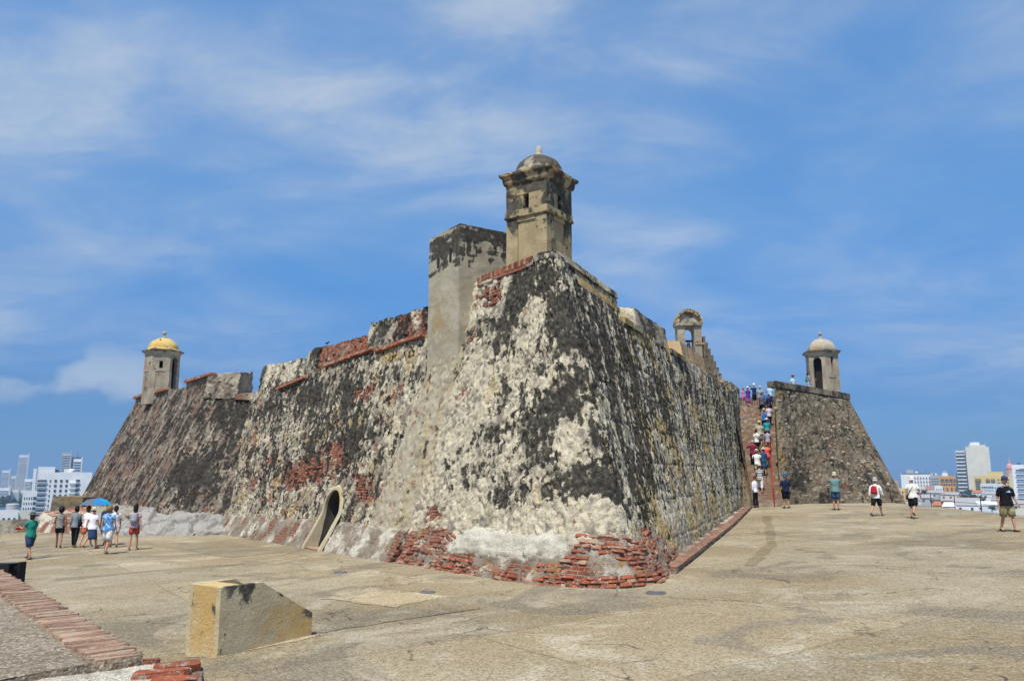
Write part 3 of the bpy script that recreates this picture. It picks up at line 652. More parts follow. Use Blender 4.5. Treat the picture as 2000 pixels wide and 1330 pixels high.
# red brick cordons under the parapet of the left face
def cordon(u0, u1, z0, z1):
    n = 40; pts = []
    for i in range(n + 1):
        t = i / n; u = u0 + (u1 - u0) * t; z = z0 + (z1 - z0) * t; p, nn = on_wall(u, z, 0.07); pts.append(p)
    tot = sum(float(np.linalg.norm(pts[i + 1] - pts[i])) for i in range(n)); m_ = int(tot / .15)
    for i in range(m_):
        t = (i + .5) / m_; u = u0 + (u1 - u0) * t; p, nn = on_wall(u, z0 + (z1 - z0) * t, 0.05)
        piece('brick', random.choice(BR if random.random() < .75 else BRP), bastion, p, pts[-1] - pts[0], nn, (.14, .28, .13 + random.uniform(-.02, .02)), .05)
def buttress():
    """pale plastered pier that carries the shaft down to the masonry skirt"""
    nz_, nu_ = 120, 60; zs = np.linspace(.9, 6.9, nz_); V = np.zeros((nz_, nu_, 3))
    for j, z in enumerate(zs):
        t = (z - .9) / 6.0; ua, ub = 4.95 + (3.55 - 4.95) * t, 8.3 + (5.9 - 8.3) * t
        for i in range(nu_):
            s = i / (nu_ - 1); e = min(1.0, min(s, 1 - s) * 9); u = ua + (ub - ua) * s; n = Sn(np.array(u), np.array(z)); V[j, i] = S(np.array(u), np.array(z)) + n * (-.08 + .19 * e)
    N = np.cross(np.gradient(V, axis=1), np.gradient(V, axis=0)); N /= np.linalg.norm(N, axis=-1)[..., None]
    if N[60, 30] @ np.array([-.8, -.5, .1]) < 0: N = -N
    V2 = V + N * (.08 * fbm(V * 1.3 + 5, 4) + .06 * fbm(V * 6 + 9, 4))[..., None]
    st = fbm(np.stack([V[..., 0] * 3 - V[..., 1] * 2, V[..., 2] * .4, 0 * V[..., 0]], -1), 4, .6)
    mk = np.stack([.14 + .9 * st + .7 * fbm(V * 4, 3), .08 + 1.1 * fbm(V * np.array([2.0, 2.0, 3.5]) + 8, 4), .38 + .8 * st, .62 + .9 * fbm(V * 1.7 + 3, 4)], -1)
    me = mesh_np('buttress', V2, grid_faces(nz_, nu_, None, 0, True), np.stack([V[..., 0] * .6 - V[..., 1] * .8, V[..., 2]], -1), mk); link('buttress', me, bastion, M_butt)
M_butt = masonry('buttress_plaster', (.52, .455, .335), (.38, .335, .25), (.50, .40, .22), (.38, .12, .06), (.3, .12, .08), (.40, .34, .26), speck=.35, rough_bump=.02, edge=1.2)
buttress()
cordon(6.7, 10.6, 7.64, 7.58); cordon(10.9, 16.0, 7.74, 7.64); cordon(18.1, 22.2, 7.40, 7.22)
# masonry skirts left and right of the doorway
def skirt(u0, u1, ht, hb, out_b, out_t, seed, **k):
    n = max(2, int(abs(u1 - u0) / 3) + 1)
    i = inward(0.5 * (u0 + u1))
    def pt(u, z, out):
        b = S(np.array(u), np.array(z)); return b - i * out
    zg0, zg1 = gz(*S(np.array(u0), np.array(0.4))[:2]) - 0.15, gz(*S(np.array(u1), np.array(0.4))[:2]) - 0.15
    c8 = [pt(u1, zg1, out_b), pt(u0, zg0, out_b), pt(u0, zg0, -0.6), pt(u1, zg1, -0.6), pt(u1, zg1 + hb, out_t), pt(u0, zg0 + hb, out_t), pt(u0, zg0 + ht, -0.3), pt(u1, zg1 + ht, -0.3)]
    return rough_hexa('skirt', c8, k.pop('mat', M_plinth), bastion, seed=seed, **k)
skirt(12.55, 25.9, 1.45, 0.95, 0.50, 0.16, 11.0, amp=0.09, nscale=2.8, res=0.07, brick=0.38, lich=0.14, ochre=0.0, pale=0.30)
skirt(5.0, 10.38, 1.55, 0.98, 0.55, 0.16, 12.0, amp=0.08, nscale=2.8, res=0.05, brick=0.22, lich=-0.05, ochre=0.12, pale=0.42)
# doorway: plaster surround, passage, red door leaf standing open inside
M_jamb = plain('shade_dark_plaster', (.05, .046, .04), .95, .35, 3.0, bump=.01, bscale=20)  # passage plaster painted dark to stand for the shade inside the doorway
def doorway():
    c = 0.5 * (DOOR[0] + DOOR[1]); r = 0.5 * (DOOR[1] - DOOR[0]); inn = inward(c); zg = gz(*S(np.array(c), np.array(0.4))[:2])
    path = [(DOOR[0], zg - 0.1 + (DOOR[2] - zg + .1) * t) for t in np.linspace(0, 1, 10)] + [(c - r * math.cos(a), DOOR[2] + r * math.sin(a)) for a in np.linspace(0, math.pi, 22)[1:-1]] + [(DOOR[1], zg - 0.1 + (DOOR[2] - zg + .1) * t) for t in np.linspace(1, 0, 10)]
    def outw(u, z, w):
        if z <= DOOR[2] + 1e-6: return (u + (w if u > c else -w), z)
        d = math.hypot(u - c, z - DOOR[2]); return (u + (u - c) / d * w, z + (z - DOOR[2]) / d * w)
    rings = []
    def base_out(z): return 0.10 + 0.46 * max(0.0, min(1.0, (zg + 1.25 - z) / 1.25))      # follows the skirt at the foot
    for w, o in ((0.20, -0.05), (0.15, 0.0), (0.08, 0.015), (0.02, 0.01), (0.0, -0.02)):
        row = []
        for u, z in path:
            uu, zz = outw(u, z, w); p = S(np.array(uu), np.array(zz)); row.append(p - inn * (o + (base_out(zz) if w < 0.19 else base_out(zz) * 0.9)))
        rings.append(row)
    for dep in (0.35, 0.9, 1.8, 3.2):                        # the vaulted passage goes level into the wall
        row = []
        for u, z in path:
            p0 = S(np.array(u), np.array(0.6)); row.append(np.array([p0[0], p0[1], z]) + inn * dep)
        rings.append(row)
    G = np.array(rings)
    # refine
    nv, nu = G.shape[:2]; tv = np.linspace(0, nv - 1, 60); Q = np.zeros((60, nu, 3))
    for i in range(nu):
        for k in range(3): Q[:, i, k] = np.interp(tv, np.arange(nv), G[:, i, k])
    Q = Q + np.stack([fbm(Q * 2.5 + o, 3) for o in (0, 9., 19.)], -1) * 0.025
    m = np.stack([0.0 + 0.5 * fbm(Q * 1.2, 4), -0.6 + 0 * Q[..., 0], 0.28 + 0.8 * fbm(Q * 1.1 + 5, 4), 0.75 + 0.6 * fbm(Q * 1.3 + 9, 4)], -1)
    rim = int(np.searchsorted(tv, 4.6))
    me = mesh_np('door_surround', Q[:rim + 1], grid_faces(rim + 1, nu, None, 0, True), np.stack([Q[:rim + 1, :, 0], Q[:rim + 1, :, 2]], -1), m[:rim + 1])
    link('door_surround', me, bastion, M_cream)
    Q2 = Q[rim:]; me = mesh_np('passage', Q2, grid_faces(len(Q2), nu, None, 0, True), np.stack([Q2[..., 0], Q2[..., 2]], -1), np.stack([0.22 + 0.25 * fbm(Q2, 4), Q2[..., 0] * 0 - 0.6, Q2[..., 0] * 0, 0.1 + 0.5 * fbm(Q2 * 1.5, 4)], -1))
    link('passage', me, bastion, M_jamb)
    # end wall, floor slab and the door leaf
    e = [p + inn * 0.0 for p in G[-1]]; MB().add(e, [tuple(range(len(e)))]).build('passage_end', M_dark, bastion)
    t = np.array([-.553, .833, 0]); b0 = S(np.array(DOOR[0]), np.array(0.5)); b1 = S(np.array(DOOR[1]), np.array(0.5)); z = zg + 0.012
    def fl(p, d): q = p + inn * d; return (q[0], q[1], z)
    MB().add([fl(b0, -0.5), fl(b1, -0.5), fl(b1, 3.1), fl(b0, 3.1)], [(0, 1, 2, 3)]).build('threshold', M_brick_pale, bastion)
    h = b0 + t * 0.55 + inn * 1.5; mb = MB(); q0 = h; q1 = h + inn * 0.9 + t * 0.1; w = t * 0.05
    mb.hexa([(q0[0], q0[1], zg), (q1[0], q1[1], zg), (q1[0] + w[0], q1[1] + w[1], zg), (q0[0] + w[0], q0[1] + w[1], zg), (q0[0], q0[1], 2.15), (q1[0], q1[1], 2.15), (q1[0] + w[0], q1[1] + w[1], 2.15), (q0[0] + w[0], q0[1] + w[1], 2.15)])
    mb.build('door_leaf', plain('door_red_paint', (0.30, 0.025, 0.015), 0.6), bastion)
doorway()
# brick plinth round the salient, thicker than the wall above
def plinth():
    u0, u1 = 4.75, -4.6
    us = np.interp(np.linspace(0, 1, 300), np.linspace(0, 1, 60), np.concatenate([np.linspace(u0, 0.6, 24), np.linspace(0.55, -0.6, 24), np.linspace(-0.7, u1, 12)]))
    prof = []                                                # height above ground, extra thickness
    for t in np.linspace(0, 1, 34):
        if t < 0.80: prof.append((-0.15 + 1.05 * t / 0.80, 0.40 - 0.26 * t / 0.80))
        else: k = (t - 0.80) / 0.20; prof.append((0.90 + 0.16 * k, 0.14 - 0.24 * k))
    V = np.zeros((len(prof), len(us), 3))
    for i, u in enumerate(us):
        p0 = S(np.array(u), np.array(0.7)); zg = gz(p0[0], p0[1]); n = Sn(np.array(u), np.array(1.0)); nh = np.array([n[0], n[1], 0]); nh /= np.linalg.norm(nh)
        fade = 1.0 if u > -1.4 else max(0.0, 1 - (-1.4 - u) / 3.2)
        topd = 0.12 * math.sin(u * 2.3) + 0.10 * math.sin(u * 5.1 + 1) 
        for j, (h, o) in enumerate(prof):
            hh = h * (1.0 + topd * 0.6 * (h > 0.3)) * (0.35 + 0.65 * fade); V[j, i] = S(np.array(u), np.array(zg + hh)) + nh * (o * (0.45 + 0.55 * fade))
    arc = np.concatenate([[0], np.cumsum(np.linalg.norm(np.diff(V[8], axis=0), axis=1))])
    du = np.gradient(V, axis=1); dv = np.gradient(V, axis=0); N = np.cross(du, dv); N /= np.linalg.norm(N, axis=-1)[..., None]
    rel = 0.10 * fbm(V * 2.2, 4) + 0.08 * fbm(V * 6.0, 4)
    white = np.clip(1.25 * np.exp(-(((us - 1.2) / 0.85)[None, :] ** 4)) * sstep(0.40, 0.62, np.linspace(0, 1, 34))[:, None] * (1 + .5 * fbm(V * 1.8 + 70, 3)), 0, 1.2)
    white = white + 0.0
    L = 0.12 + 0.9 * fbm(V * 2.2 + 2, 4) - white; Bk = 0.50 + 0.7 * fbm(V * 0.9 + 20, 4) - 0.9 * white; O = 0.25 + 0.9 * fbm(V * 1.7 + 40, 4) - white; A = 0.35 + 0.8 * fbm(V * 2 + 60, 4) + 1.2 * white
    rel = rel + 0.05 * sstep(0.4, 0.6, white)
    V2 = V + N * rel[..., None]
    me = mesh_np('plinth', V2, grid_faces(34, 300), np.stack([np.broadcast_to(arc, (34, 300)), V[..., 2]], -1), np.stack([L, Bk, O, A], -1))
    po = link('plinth', me, bastion, M_plinth)
    # every brick that shows: courses with gaps, some standing proud
    total = arc[-1]; n = 0; hs = np.array([p[0] for p in prof]); rnd = random.Random(5)
    for course in range(11):
        h = 0.02 + course * 0.090; s = rnd.uniform(0, 0.3)
        while s < total - 0.3 and n < 296:
            ln = rnd.uniform(0.20, 0.36); sc = s + ln / 2; s += ln + rnd.uniform(0.012, 0.05)
            i = int(np.searchsorted(arc, sc)); j = int(np.interp(h, hs, np.arange(34)))
            if i >= 299: continue
            u = us[i]; w = white[min(33, j + 3), i]
            patchy = perlin(np.array([sc * 0.75, h * 2.2, 8.8])) 
            ok = w < 0.25 and (patchy > -0.30 or (course < 3 and -0.5 < u < 0.25))
            if h > 0.60 and u > 3.0: ok = ok and rnd.random() < 0.9
            if not ok or rnd.random() < 0.06: continue
            p = V2[j, i]; nn = N[j, i]; x = V[j, min(i + 3, 299)] - V[j, max(i - 3, 0)]
            proud = rnd.uniform(-0.025, 0.025) + (0.05 if course < 3 and -0.6 < u < 0.15 else 0)
            me_ = BR[rnd.randrange(6)] if rnd.random() < 0.82 else BRP[rnd.randrange(6)]
            piece('brick', me_, po, p + nn * (proud - 0.05), x, nn, (ln, 0.14, 0.074 + rnd.uniform(-.02, .012)), 0.06); n += 1
    return po
plinth()
# a few brick courses bared in the plaster near the skirt and beside the shaft
def bare_courses(u0, u1, z0, z1, prob, seed):
    rnd = random.Random(seed); z = z0; mb = MB()
    V = []; 
    while z < z1:
        u = u0 + rnd.uniform(0, .2)
        while u < u1:
            ln = rnd.uniform(.18, .32)
            if rnd.random() < prob:
                p, n = on_wall(u + ln / 2, z, 0.0); q, _ = on_wall(u + ln / 2 + 0.1, z, 0.0)
                x = Vector(q - p).normalized(); nv = Vector(n); up = x.cross(nv) * -1
                a, b, c = x * ln * 0.5, nv * 0.045, up * 0.033
                P = Vector(p); j = lambda: Vector((rnd.uniform(-.008, .008),) * 3)
                mb.hexa([P - a - b - c + j(), P + a - b - c + j(), P + a + b - c + j(), P - a + b - c + j(), P - a - b + c + j(), P + a - b + c + j(), P + a + b + c + j(), P - a + b + c + j()])
            u += ln + 0.02
        z += 0.09
    tag(mb.build('bared_bricks', M_brick, bastion), kind='stuff')
bare_courses(3.2, 4.1, 1.75, 2.15, .75, 1); bare_courses(2.1, 3.6, 8.0, 8.66, .6, 2); bare_courses(2.8, 3.6, 5.0, 5.5, .45, 3); bare_courses(3.2, 3.6, 6.7, 7.4, .5, 4)
bare_courses(8.6, 9.6, 2.2, 2.9, .6, 5); bare_courses(6.0, 6.9, 1.8, 2.2, .7, 6); bare_courses(13.2, 16.5, 2.8, 3.7, .25, 7); bare_courses(10.0, 12.0, 5.8, 6.2, .4, 8)
# platform behind the parapets
pts = [S(np.array(u), np.array(7.4)) + inward(u) * 1.0 for u in (26, 12, 4, 0.6, -0.8, -8, -20, -30.5)]
MB().add([tuple(p) for p in pts], [tuple(range(len(pts)))[::-1]]).build('rampart_floor', M_plinth, bastion)
# ================================================================== helpers for smaller masonry
def xf(mb, M):
    mb.v = [tuple(M @ Vector(p)) for p in mb.v]; return mb
def weather(me, res=0.12, amp=0.015, nscale=2.2, lich=0.1, brick=-0.5, ochre=0.1, pale=0.6, top=None, lscale=0.9, seed=0.0, sharp=40):
    """subdivide a plain mesh and give it worn edges and stains"""
    bm = bmesh.new(); bm.from_mesh(me); bmesh.ops.triangulate(bm, faces=bm.faces)
    for _ in range(7):
        e = [x for x in bm.edges if x.calc_length() > res * 1.5]
        if not e or len(bm.faces) > 26000: break
        bmesh.ops.subdivide_edges(bm, edges=e, cuts=1, use_grid_fill=False); bmesh.ops.triangulate(bm, faces=[f for f in bm.faces if len(f.verts) > 3])
    bmesh.ops.remove_doubles(bm, verts=bm.verts, dist=0.0005)
    bm.to_mesh(me); bm.free()
    n = len(me.vertices); P = np.zeros(n * 3); me.vertices.foreach_get('co', P); P = P.reshape(-1, 3)
    d = np.stack([fbm(P * nscale + o + seed, 4, .55) for o in (0., 31.7, 63.1)], -1) * amp * 1.6
    L = lich + 0.9 * fbm(P * np.array([1, 1, .6]) * lscale * 1.2 + seed + 2, 5, .6)
    if top: L = L + top[0] * sstep(top[1], top[2], P[:, 2])
    M = np.stack([L, brick + 0.9 * fbm(P * 0.9 + seed + 12, 4), ochre + 0.9 * fbm(P * .9 + seed + 22, 4), pale + .8 * fbm(P * 1.2 + seed + 32, 4)], -1)
    me.vertices.foreach_set('co', (P + d).ravel())
    a = me.attributes.new('mask', 'FLOAT_COLOR', 'POINT'); a.data.foreach_set('color', M.astype(np.float32).ravel())
    li = np.zeros(len(me.loops), np.int32); me.loops.foreach_get('vertex_index', li)
    uv = me.uv_layers.new(name='uv'); uv.data.foreach_set('uv', np.stack([P[li, 0] * .8 - P[li, 1] * .6, P[li, 2]], -1).astype(np.float32).ravel())
    me.polygons.foreach_set('use_smooth', [True] * len(me.polygons)); me.set_sharp_from_angle(angle=R(sharp)); me.update(); return me
def wbuild(mb, name, mat, parent, M=None, **k):
    if M is not None: xf(mb, M)
    return link(name, weather(mb.mesh(name, mat), **k), parent)
def arch_panel(mb, x0, x1, y0, y1, z0, z1, a0, a1, zs, zb=None, n=10):
    """wall panel in the xz plane with an arched opening from a0 to a1, springing at zs, sill at zb"""
    zb = z0 if zb is None else zb
    mb.box(x0, a0, y0, y1, z0, z1); mb.box(a1, x1, y0, y1, z0, z1)
    if zb > z0: mb.box(a0, a1, y0, y1, z0, zb)
    c, r = 0.5 * (a0 + a1), 0.5 * (a1 - a0)
    for k in range(n):
        t0, t1 = math.pi * k / n, math.pi * (k + 1) / n
        p = [(c - r * math.cos(t0), zs + r * math.sin(t0)), (c - r * math.cos(t1), zs + r * math.sin(t1))]
        mb.prism_y([(p[0][0], p[0][1]), (p[1][0], p[1][1]), (p[1][0], z1), (p[0][0], z1)][::1], y0, y1)
    return mb
def T(x, y, z=0, rz=0): return Matrix.Translation((x, y, z)) @ Matrix.Rotation(rz, 4, 'Z')

# ================================================================== square sentry tower on the salient
def square_tower():
    cx, cy, rz = 0.81, 22.58, math.atan2(-.57, .82); M = T(cx, cy, 0, rz)
    t = empty('sentry_tower', (cx, cy, 8.9), 'square cream sentry tower with grey dome on the main bastion corner', 'tower')
    w = dict(res=0.09, amp=0.010, ochre=0.12, pale=0.6)
    wbuild(MB().box(-.66, .66, -.66, .66, 8.2, 10.42), 'core_wall', M_tower, t, M, lich=.05, brick=0.25, seed=1.1, **w)
    for sx in (-1, 1):
        for sy in (-1, 1):
            mb = MB(); mb.box(*sorted((sx * .70, sx * .30)), *sorted((sy * .70, sy * .30)), 8.2, 10.415)
            wbuild(mb, 'corner_pier', M_tower, t, M, lich=.16, brick=0.16, seed=2.2, top=(.45, 9.4, 10.5), **w)
            mb = MB(); mb.box(*sorted((sx * .705, sx * .10)), *sorted((sy * .705, sy * .10)), 10.65, 11.10)
            wbuild(mb, 'corner_pier', M_tower, t, M, lich=.60, brick=-.3, seed=3.3, lscale=1.6, **w)
    for a, b in ((-.30, .30),):
        for k in range(4):
            for z0, z1 in ((8.2, 8.96), (10.3, 10.41)):
              mb = xf(MB().box(a, b, -.70, -.66, z0, z1), Matrix.Rotation(k * math.pi / 2, 4, 'Z')); wbuild(mb, 'panel_frame', M_tower, t, M, lich=0.0, brick=.05, seed=4.4, **w)
    mb = MB(); mb.box(-.745, .745, -.745, .745, 10.42, 10.50); mb.box(-.73, .73, -.73, .73, 10.50, 10.65); mb.box(-.755, .755, -.755, .755, 10.44, 10.47)
    wbuild(mb, 'string_course', M_tower, t, M, lich=.42, brick=.15, seed=5.5, res=.07, amp=.012, lscale=2.0)
    wbuild(MB().box(-.705, .705, -.705, .705, 11.10, 11.46), 'frieze', M_tower, t, M, lich=.60, brick=-.4, seed=6.6, lscale=1.6, **w)
    for k in range(4): MB_ = MB().box(-.10, .10, -.45, -.42, 10.66, 11.09); xf(MB_, M @ Matrix.Rotation(k * math.pi / 2, 4, 'Z')); MB_.build('window', M_dark, t)
    prof = []
    for k in range(9): a = k / 8 * math.pi / 2; prof.append((.715 + .075 * math.sin(a), 11.44 + .22 * (1 - math.cos(a))))
    prof += [(.82, 11.67), (.865, 11.72), (.865, 11.79), (.77, 11.84)]
    mb = MB(); mb.lathe([(r * math.sqrt(2), z) for r, z in prof], 4, rot=math.pi / 4)
    wbuild(mb, 'cornice', M_tower, t, M, lich=.58, brick=.40, seed=7.7, res=.08, amp=.012, lscale=2.0, sharp=30)
    prof = [(.80, 11.82), (.76, 11.90), (.70, 11.96)] + [(.70 * math.cos(a), 11.96 + .50 * math.sin(a)) for a in np.linspace(.1, 1.35, 9)] + [(.13, 12.46), (.02, 12.47)]
    wbuild(MB().lathe(prof, 28), 'dome', M_gar, t, M, lich=.68, pale=.5, seed=8.8, res=.1, amp=.02, top=(.15, 12.0, 12.4), lscale=2.0, sharp=60)
    prof = [(.15, 12.42), (.14, 12.50), (.10, 12.54), (.105, 12.60), (.085, 12.72), (.05, 12.80), (.01, 12.82)]
    wbuild(MB().lathe(prof, 14), 'finial', M_gar, t, M, lich=.1, pale=.9, seed=9.9, res=.06, amp=.01, sharp=60)
square_tower()

# ================================================================== plain shaft beside it
def shaft():
    c = np.array([-1.62, 23.6]); nl = np.array([-.833, -.553]); dl = np.array([-.553, .833])
    zt = 10.72
    t = empty('masonry_shaft', (c[0], c[1], 5.0), 'plain square plastered shaft with black stained top beside the square tower', 'shaft')
    p0 = c; p1 = c - nl * 2.4; p2 = p1 + dl * 2.02; p3 = c + dl * 2.02
    zb = 3.4
    c8 = [(*p3, zb), (*p0, zb), (*p1, zb), (*p2, zb), (*p3, zt), (*p0, zt), (*p1, zt), (*p2, zt)]
    o = rough_hexa('shaft_wall', c8, M_shaft, t, res=0.055, amp=0.016, nscale=1.5, lich=-0.12, brick=-.1, ochre=0.12, pale=0.55, lscale=1.6, seed=3.0)
    me = o.data; n = len(me.vertices); P = np.zeros(n * 3); me.vertices.foreach_get('co', P); P = P.reshape(-1, 3)
    a = me.attributes['mask']; C4 = np.zeros(n * 4, np.float32); a.data.foreach_get('color', C4); C4 = C4.reshape(-1, 4)
    drip = fbm(np.stack([P[:, 0] * 3 + P[:, 1] * 2, P[:, 2] * 1.2, P[:, 0] * 0], -1), 5, .62); strata = fbm(np.stack([P[:, 0] * .7, P[:, 1] * .7, P[:, 2] * 9], -1), 3)
    C4[:, 0] += 1.0 * sstep(9.3, 10.2, P[:, 2] + 1.6 * drip) * np.clip(0.80 + 0.9 * strata, 0.3, 1.1) - 0.35 * sstep(10.5, 10.72, P[:, 2]) 
    C4[:, 0] += 0.35 * sstep(7.0, 5.5, P[:, 2]); C4[:, 1] += 0.25 * sstep(7.5, 5.5, P[:, 2])
    a.data.foreach_set('color', C4.ravel())
    # two slots on the left face
    for k, s in enumerate((0.55, 1.35)):
        q = p0 + dl * s; d3 = np.array([*dl, 0]); n3 = np.array([*nl, 0]); b = np.array([q[0], q[1], 9.62 - 0.02 * k]); h = 0.42 - 0.1 * k
        mb = MB(); v = [b + n3 * .02 - d3 * .07, b + n3 * .02 + d3 * .07, b - n3 * .1 + d3 * .07, b - n3 * .1 - d3 * .07]; mb.hexa([*v, *[x + np.array([0, 0, h]) for x in v]]); mb.build('slot', M_dark, t)
    # the flared foot that runs into the battered wall
    f0 = c + nl * .03 ; A = np.array(S(np.array(4.0), np.array(3.2))); B_ = np.array(S(np.array(6.9), np.array(3.0)))
shaft()

# ================================================================== left bastion
lb = empty('bastion', (-20, 43.4, 0.5), 'left bastion with brown and black masonry standing on pale rock', 'bastion')
def lump_wall(name, BL, BR_, TR, TL, mat, parent, res, lich, brick, ochre, pale, seed, streak=0.4, amp=1.0, mod=None, stone_lich=0.2):
    """one battered face as a dense sheet with rubble relief"""
    A, B, C_, D = (np.array(v, float) for v in (BL, BR_, TR, TL))
    w = max(np.linalg.norm(B - A), np.linalg.norm(C_ - D)); h = max(np.linalg.norm(D - A), np.linalg.norm(C_ - B)); nu, nv = int(w / res) + 2, int(h / res) + 2
    s, t = np.meshgrid(np.linspace(0, 1, nu), np.linspace(0, 1, nv)); s3, t3 = s[..., None], t[..., None]
    P = (A * (1 - s3) + B * s3) * (1 - t3) + (D * (1 - s3) + C_ * s3) * t3
    N = np.cross(np.gradient(P, axis=1), np.gradient(P, axis=0)); N /= np.linalg.norm(N, axis=-1)[..., None]
    arc = s * w; rel, stones, cid = wall_height(P, N, amp, 1.0, arc + seed * 3)
    edge = np.minimum(np.minimum(s, 1 - s) * w, (1 - t) * h); rel = rel * sstep(0, 0.3, edge) - 0.02
    st = fbm(np.stack([arc * 1.6, t * h * .5, 0 * s + seed], -1), 5, .6); pt = fbm(P * .5 + seed, 5, .6); dab = fbm(np.stack([arc * 6.5, t * h * 2.2, 0 * s + seed + 4], -1), 3, .6); st2 = fbm(np.stack([arc * 3.4, t * h * .8, 0 * s + seed + 9], -1), 4, .6)
    L = lich + .45 * pt + streak * st + .42 * dab + .55 * st2 + stone_lich * (cid - .5) + .22 * fbm(P * 2.6 + seed, 3); Bk = brick - .06 + .6 * fbm(P * np.array([.6, .6, 1.2]) + seed + 8, 4, .6) + .55 * fbm(P * np.array([2.5, 2.5, 4.5]) + seed + 18, 3, .6) + .25 * (cid - .5)
    O = ochre + .7 * fbm(P * .8 + seed + 15, 4, .6); Pa = pale + .6 * fbm(P * 1.2 + seed + 25, 4, .6) + .5 * (cid - .5)
    if mod is not None: L, Bk, O, Pa = mod(arc, t * h, L, Bk, O, Pa)
    me = mesh_np(name, P + N * rel[..., None], grid_faces(nv, nu), np.stack([arc, t * h], -1), np.stack([L, Bk, O, Pa], -1))
    return link(name, me, parent, mat)
# outline: re-entrant corner R, salient A (blunt), outer salient G with the sentry box
Rb, Rt = (-14.3, 41.0, 0.0), (-12.9, 43.2, 7.35)
Ab, At = (-19.6, 42.6, 0.4), (-16.95, 43.6, 7.35)
Gb, Gt = (-30.6, 56.2, 0.4), (-26.2, 55.0, 8.1)
At2 = (-16.57, 43.74, 8.35)
lump_wall('flank_wall', Ab, (-13.6, 40.4, 0.0), Rt, At, M_wall_left, lb, 0.09, .56, .42, .12, .55, 2.0, .35, mod=lambda a, h, L, B, O, P: (L + .28 * np.exp(-((a - 2.4) / 1.4) ** 2 - ((h - 3.8) / 1.6) ** 2) + .15 * sstep(5, 7, h) - .2 * sstep(1.6, .4, h), B, O, P))
lump_wall('face_wall', Gb, Ab, At2, Gt, M_wall_left, lb, 0.10, .47, .46, .28, .45, 5.0, .55, mod=lambda a, h, L, B, O, P: (L - .2 * sstep(1.6, .4, h) + .1 * sstep(4, 7, h) * sstep(8, 14, a), B + .1 * sstep(2.0, .6, h), O, P))
lump_wall('rear_wall', (-24, 72, 0), Gb, Gt, (-22, 68, 8), M_wall_left, lb, 0.5, .3, .3, .2, .45, 6.0)
# parapet blocks along the outer face and the flank
def lerp3(a, b, t): return tuple(np.array(a) * (1 - t) + np.array(b) * t)
def lb_block(t0, t1, z0, z1a, z1b, thick, **k):
    a, b = lerp3(At2, Gt, t0), lerp3(At2, Gt, t1); d = np.array(b) - np.array(a); d[2] = 0; d /= np.linalg.norm(d); inn = np.array([-d[1], d[0], 0]) * -1
    if inn[1] < 0: inn = -inn
    o = -inn * .02
    P = lambda p, z, q=0: np.array([p[0], p[1], z]) + inn * q + o
    rough_hexa('merlon', [P(b, z0), P(a, z0), P(a, z0, thick), P(b, z0, thick), P(b, z1b), P(a, z1a), P(a, z1a + .1, thick), P(b, z1b + .1, thick)], M_wall_left, lb, **k)
lb_block(-.0, .30, 7.2, 8.55, 8.50, 1.4, res=.09, amp=.05, lich=.2, brick=.2, ochre=.3, seed=21)
lb_block(.31, .50, 7.2, 8.0, 7.95, 1.4, res=.09, amp=.05, lich=.2, brick=-.2, pale=.6, seed=22)
lb_block(.50, .69, 7.2, 8.35, 8.32, 1.3, res=.09, amp=.05, lich=.12, brick=.4, ochre=.3, seed=23)
lb_block(.80, 1.0, 7.5, 8.35, 8.3, 1.3, res=.09, amp=.05, lich=.15, brick=.4, ochre=.25, seed=24)
rough_hexa('embrasure_floor', [(-24.3, 52.7, 7.3), (-22.6, 50.6, 7.3), (-21, 53, 7.3), (-23, 55, 7.3), (-24.3, 52.7, 7.72), (-22.6, 50.6, 7.72), (-21, 53, 7.95), (-23, 55, 7.95)], M_wall_left, lb, lich=.3, seed=25, res=.12)
# flank parapet: tall block at the salient, low brick sill in the gap
rough_hexa('merlon', [(-17.0, 43.55, 7.2), (-15.15, 43.35, 7.2), (-14.9, 45.2, 7.2), (-17.0, 45.6, 7.2), (-16.9, 43.6, 8.55), (-15.05, 43.45, 8.62), (-14.9, 45.2, 8.85), (-16.9, 45.6, 8.7)], M_wall_left, lb, res=.07, amp=.12, lich=.36, brick=.05, pale=.7, seed=26)
rough_hexa('embrasure_floor', [(-15.2, 43.2, 7.1), (-12.8, 42.9, 7.1), (-12.3, 45.4, 7.1), (-14.9, 45.4, 7.1), (-15.2, 43.2, 7.42), (-12.8, 42.9, 7.42), (-12.3, 45.4, 7.75), (-14.9, 45.4, 7.75)], M_wall_left, lb, res=.08, amp=.04, lich=-.1, brick=.45, pale=.8, seed=27)
# brick coping along the outer face
def lb_cope(t0, t1, z0, z1):
    pts = [np.array(lerp3(At2, Gt, t0 + (t1 - t0) * k / 12)) for k in range(13)]
    pts = [(p[0] - .03, p[1] - .04, z0 + (z1 - z0) * k / 12) for k, p in enumerate(pts)]
    P0, P1 = np.array(pts[0]), np.array(pts[-1]); m_ = int(np.linalg.norm(P1 - P0) / .2); d = (P1 - P0) / np.linalg.norm(P1 - P0); nn = np.array([-abs(d[1]), -abs(d[0]), 0])
    for i in range(m_): piece('brick', random.choice(BR if random.random() < .6 else BRP), lb, P0 + (P1 - P0) * (i + .5) / m_, P1 - P0, nn, (.19, .34, .15 + random.uniform(-.02, .03)), .05)
lb_cope(.0, .30, 8.60, 8.54); lb_cope(.52, .69, 8.40, 8.36); lb_cope(.81, 1.0, 8.4, 8.34)
MB().add([At, Rt, (-11, 48, 7.3), (-18, 60, 7.4), (-22, 66, 7.5), Gt], [(0, 1, 2, 3, 4, 5)]).build('rampart_floor', M_plinth, lb)

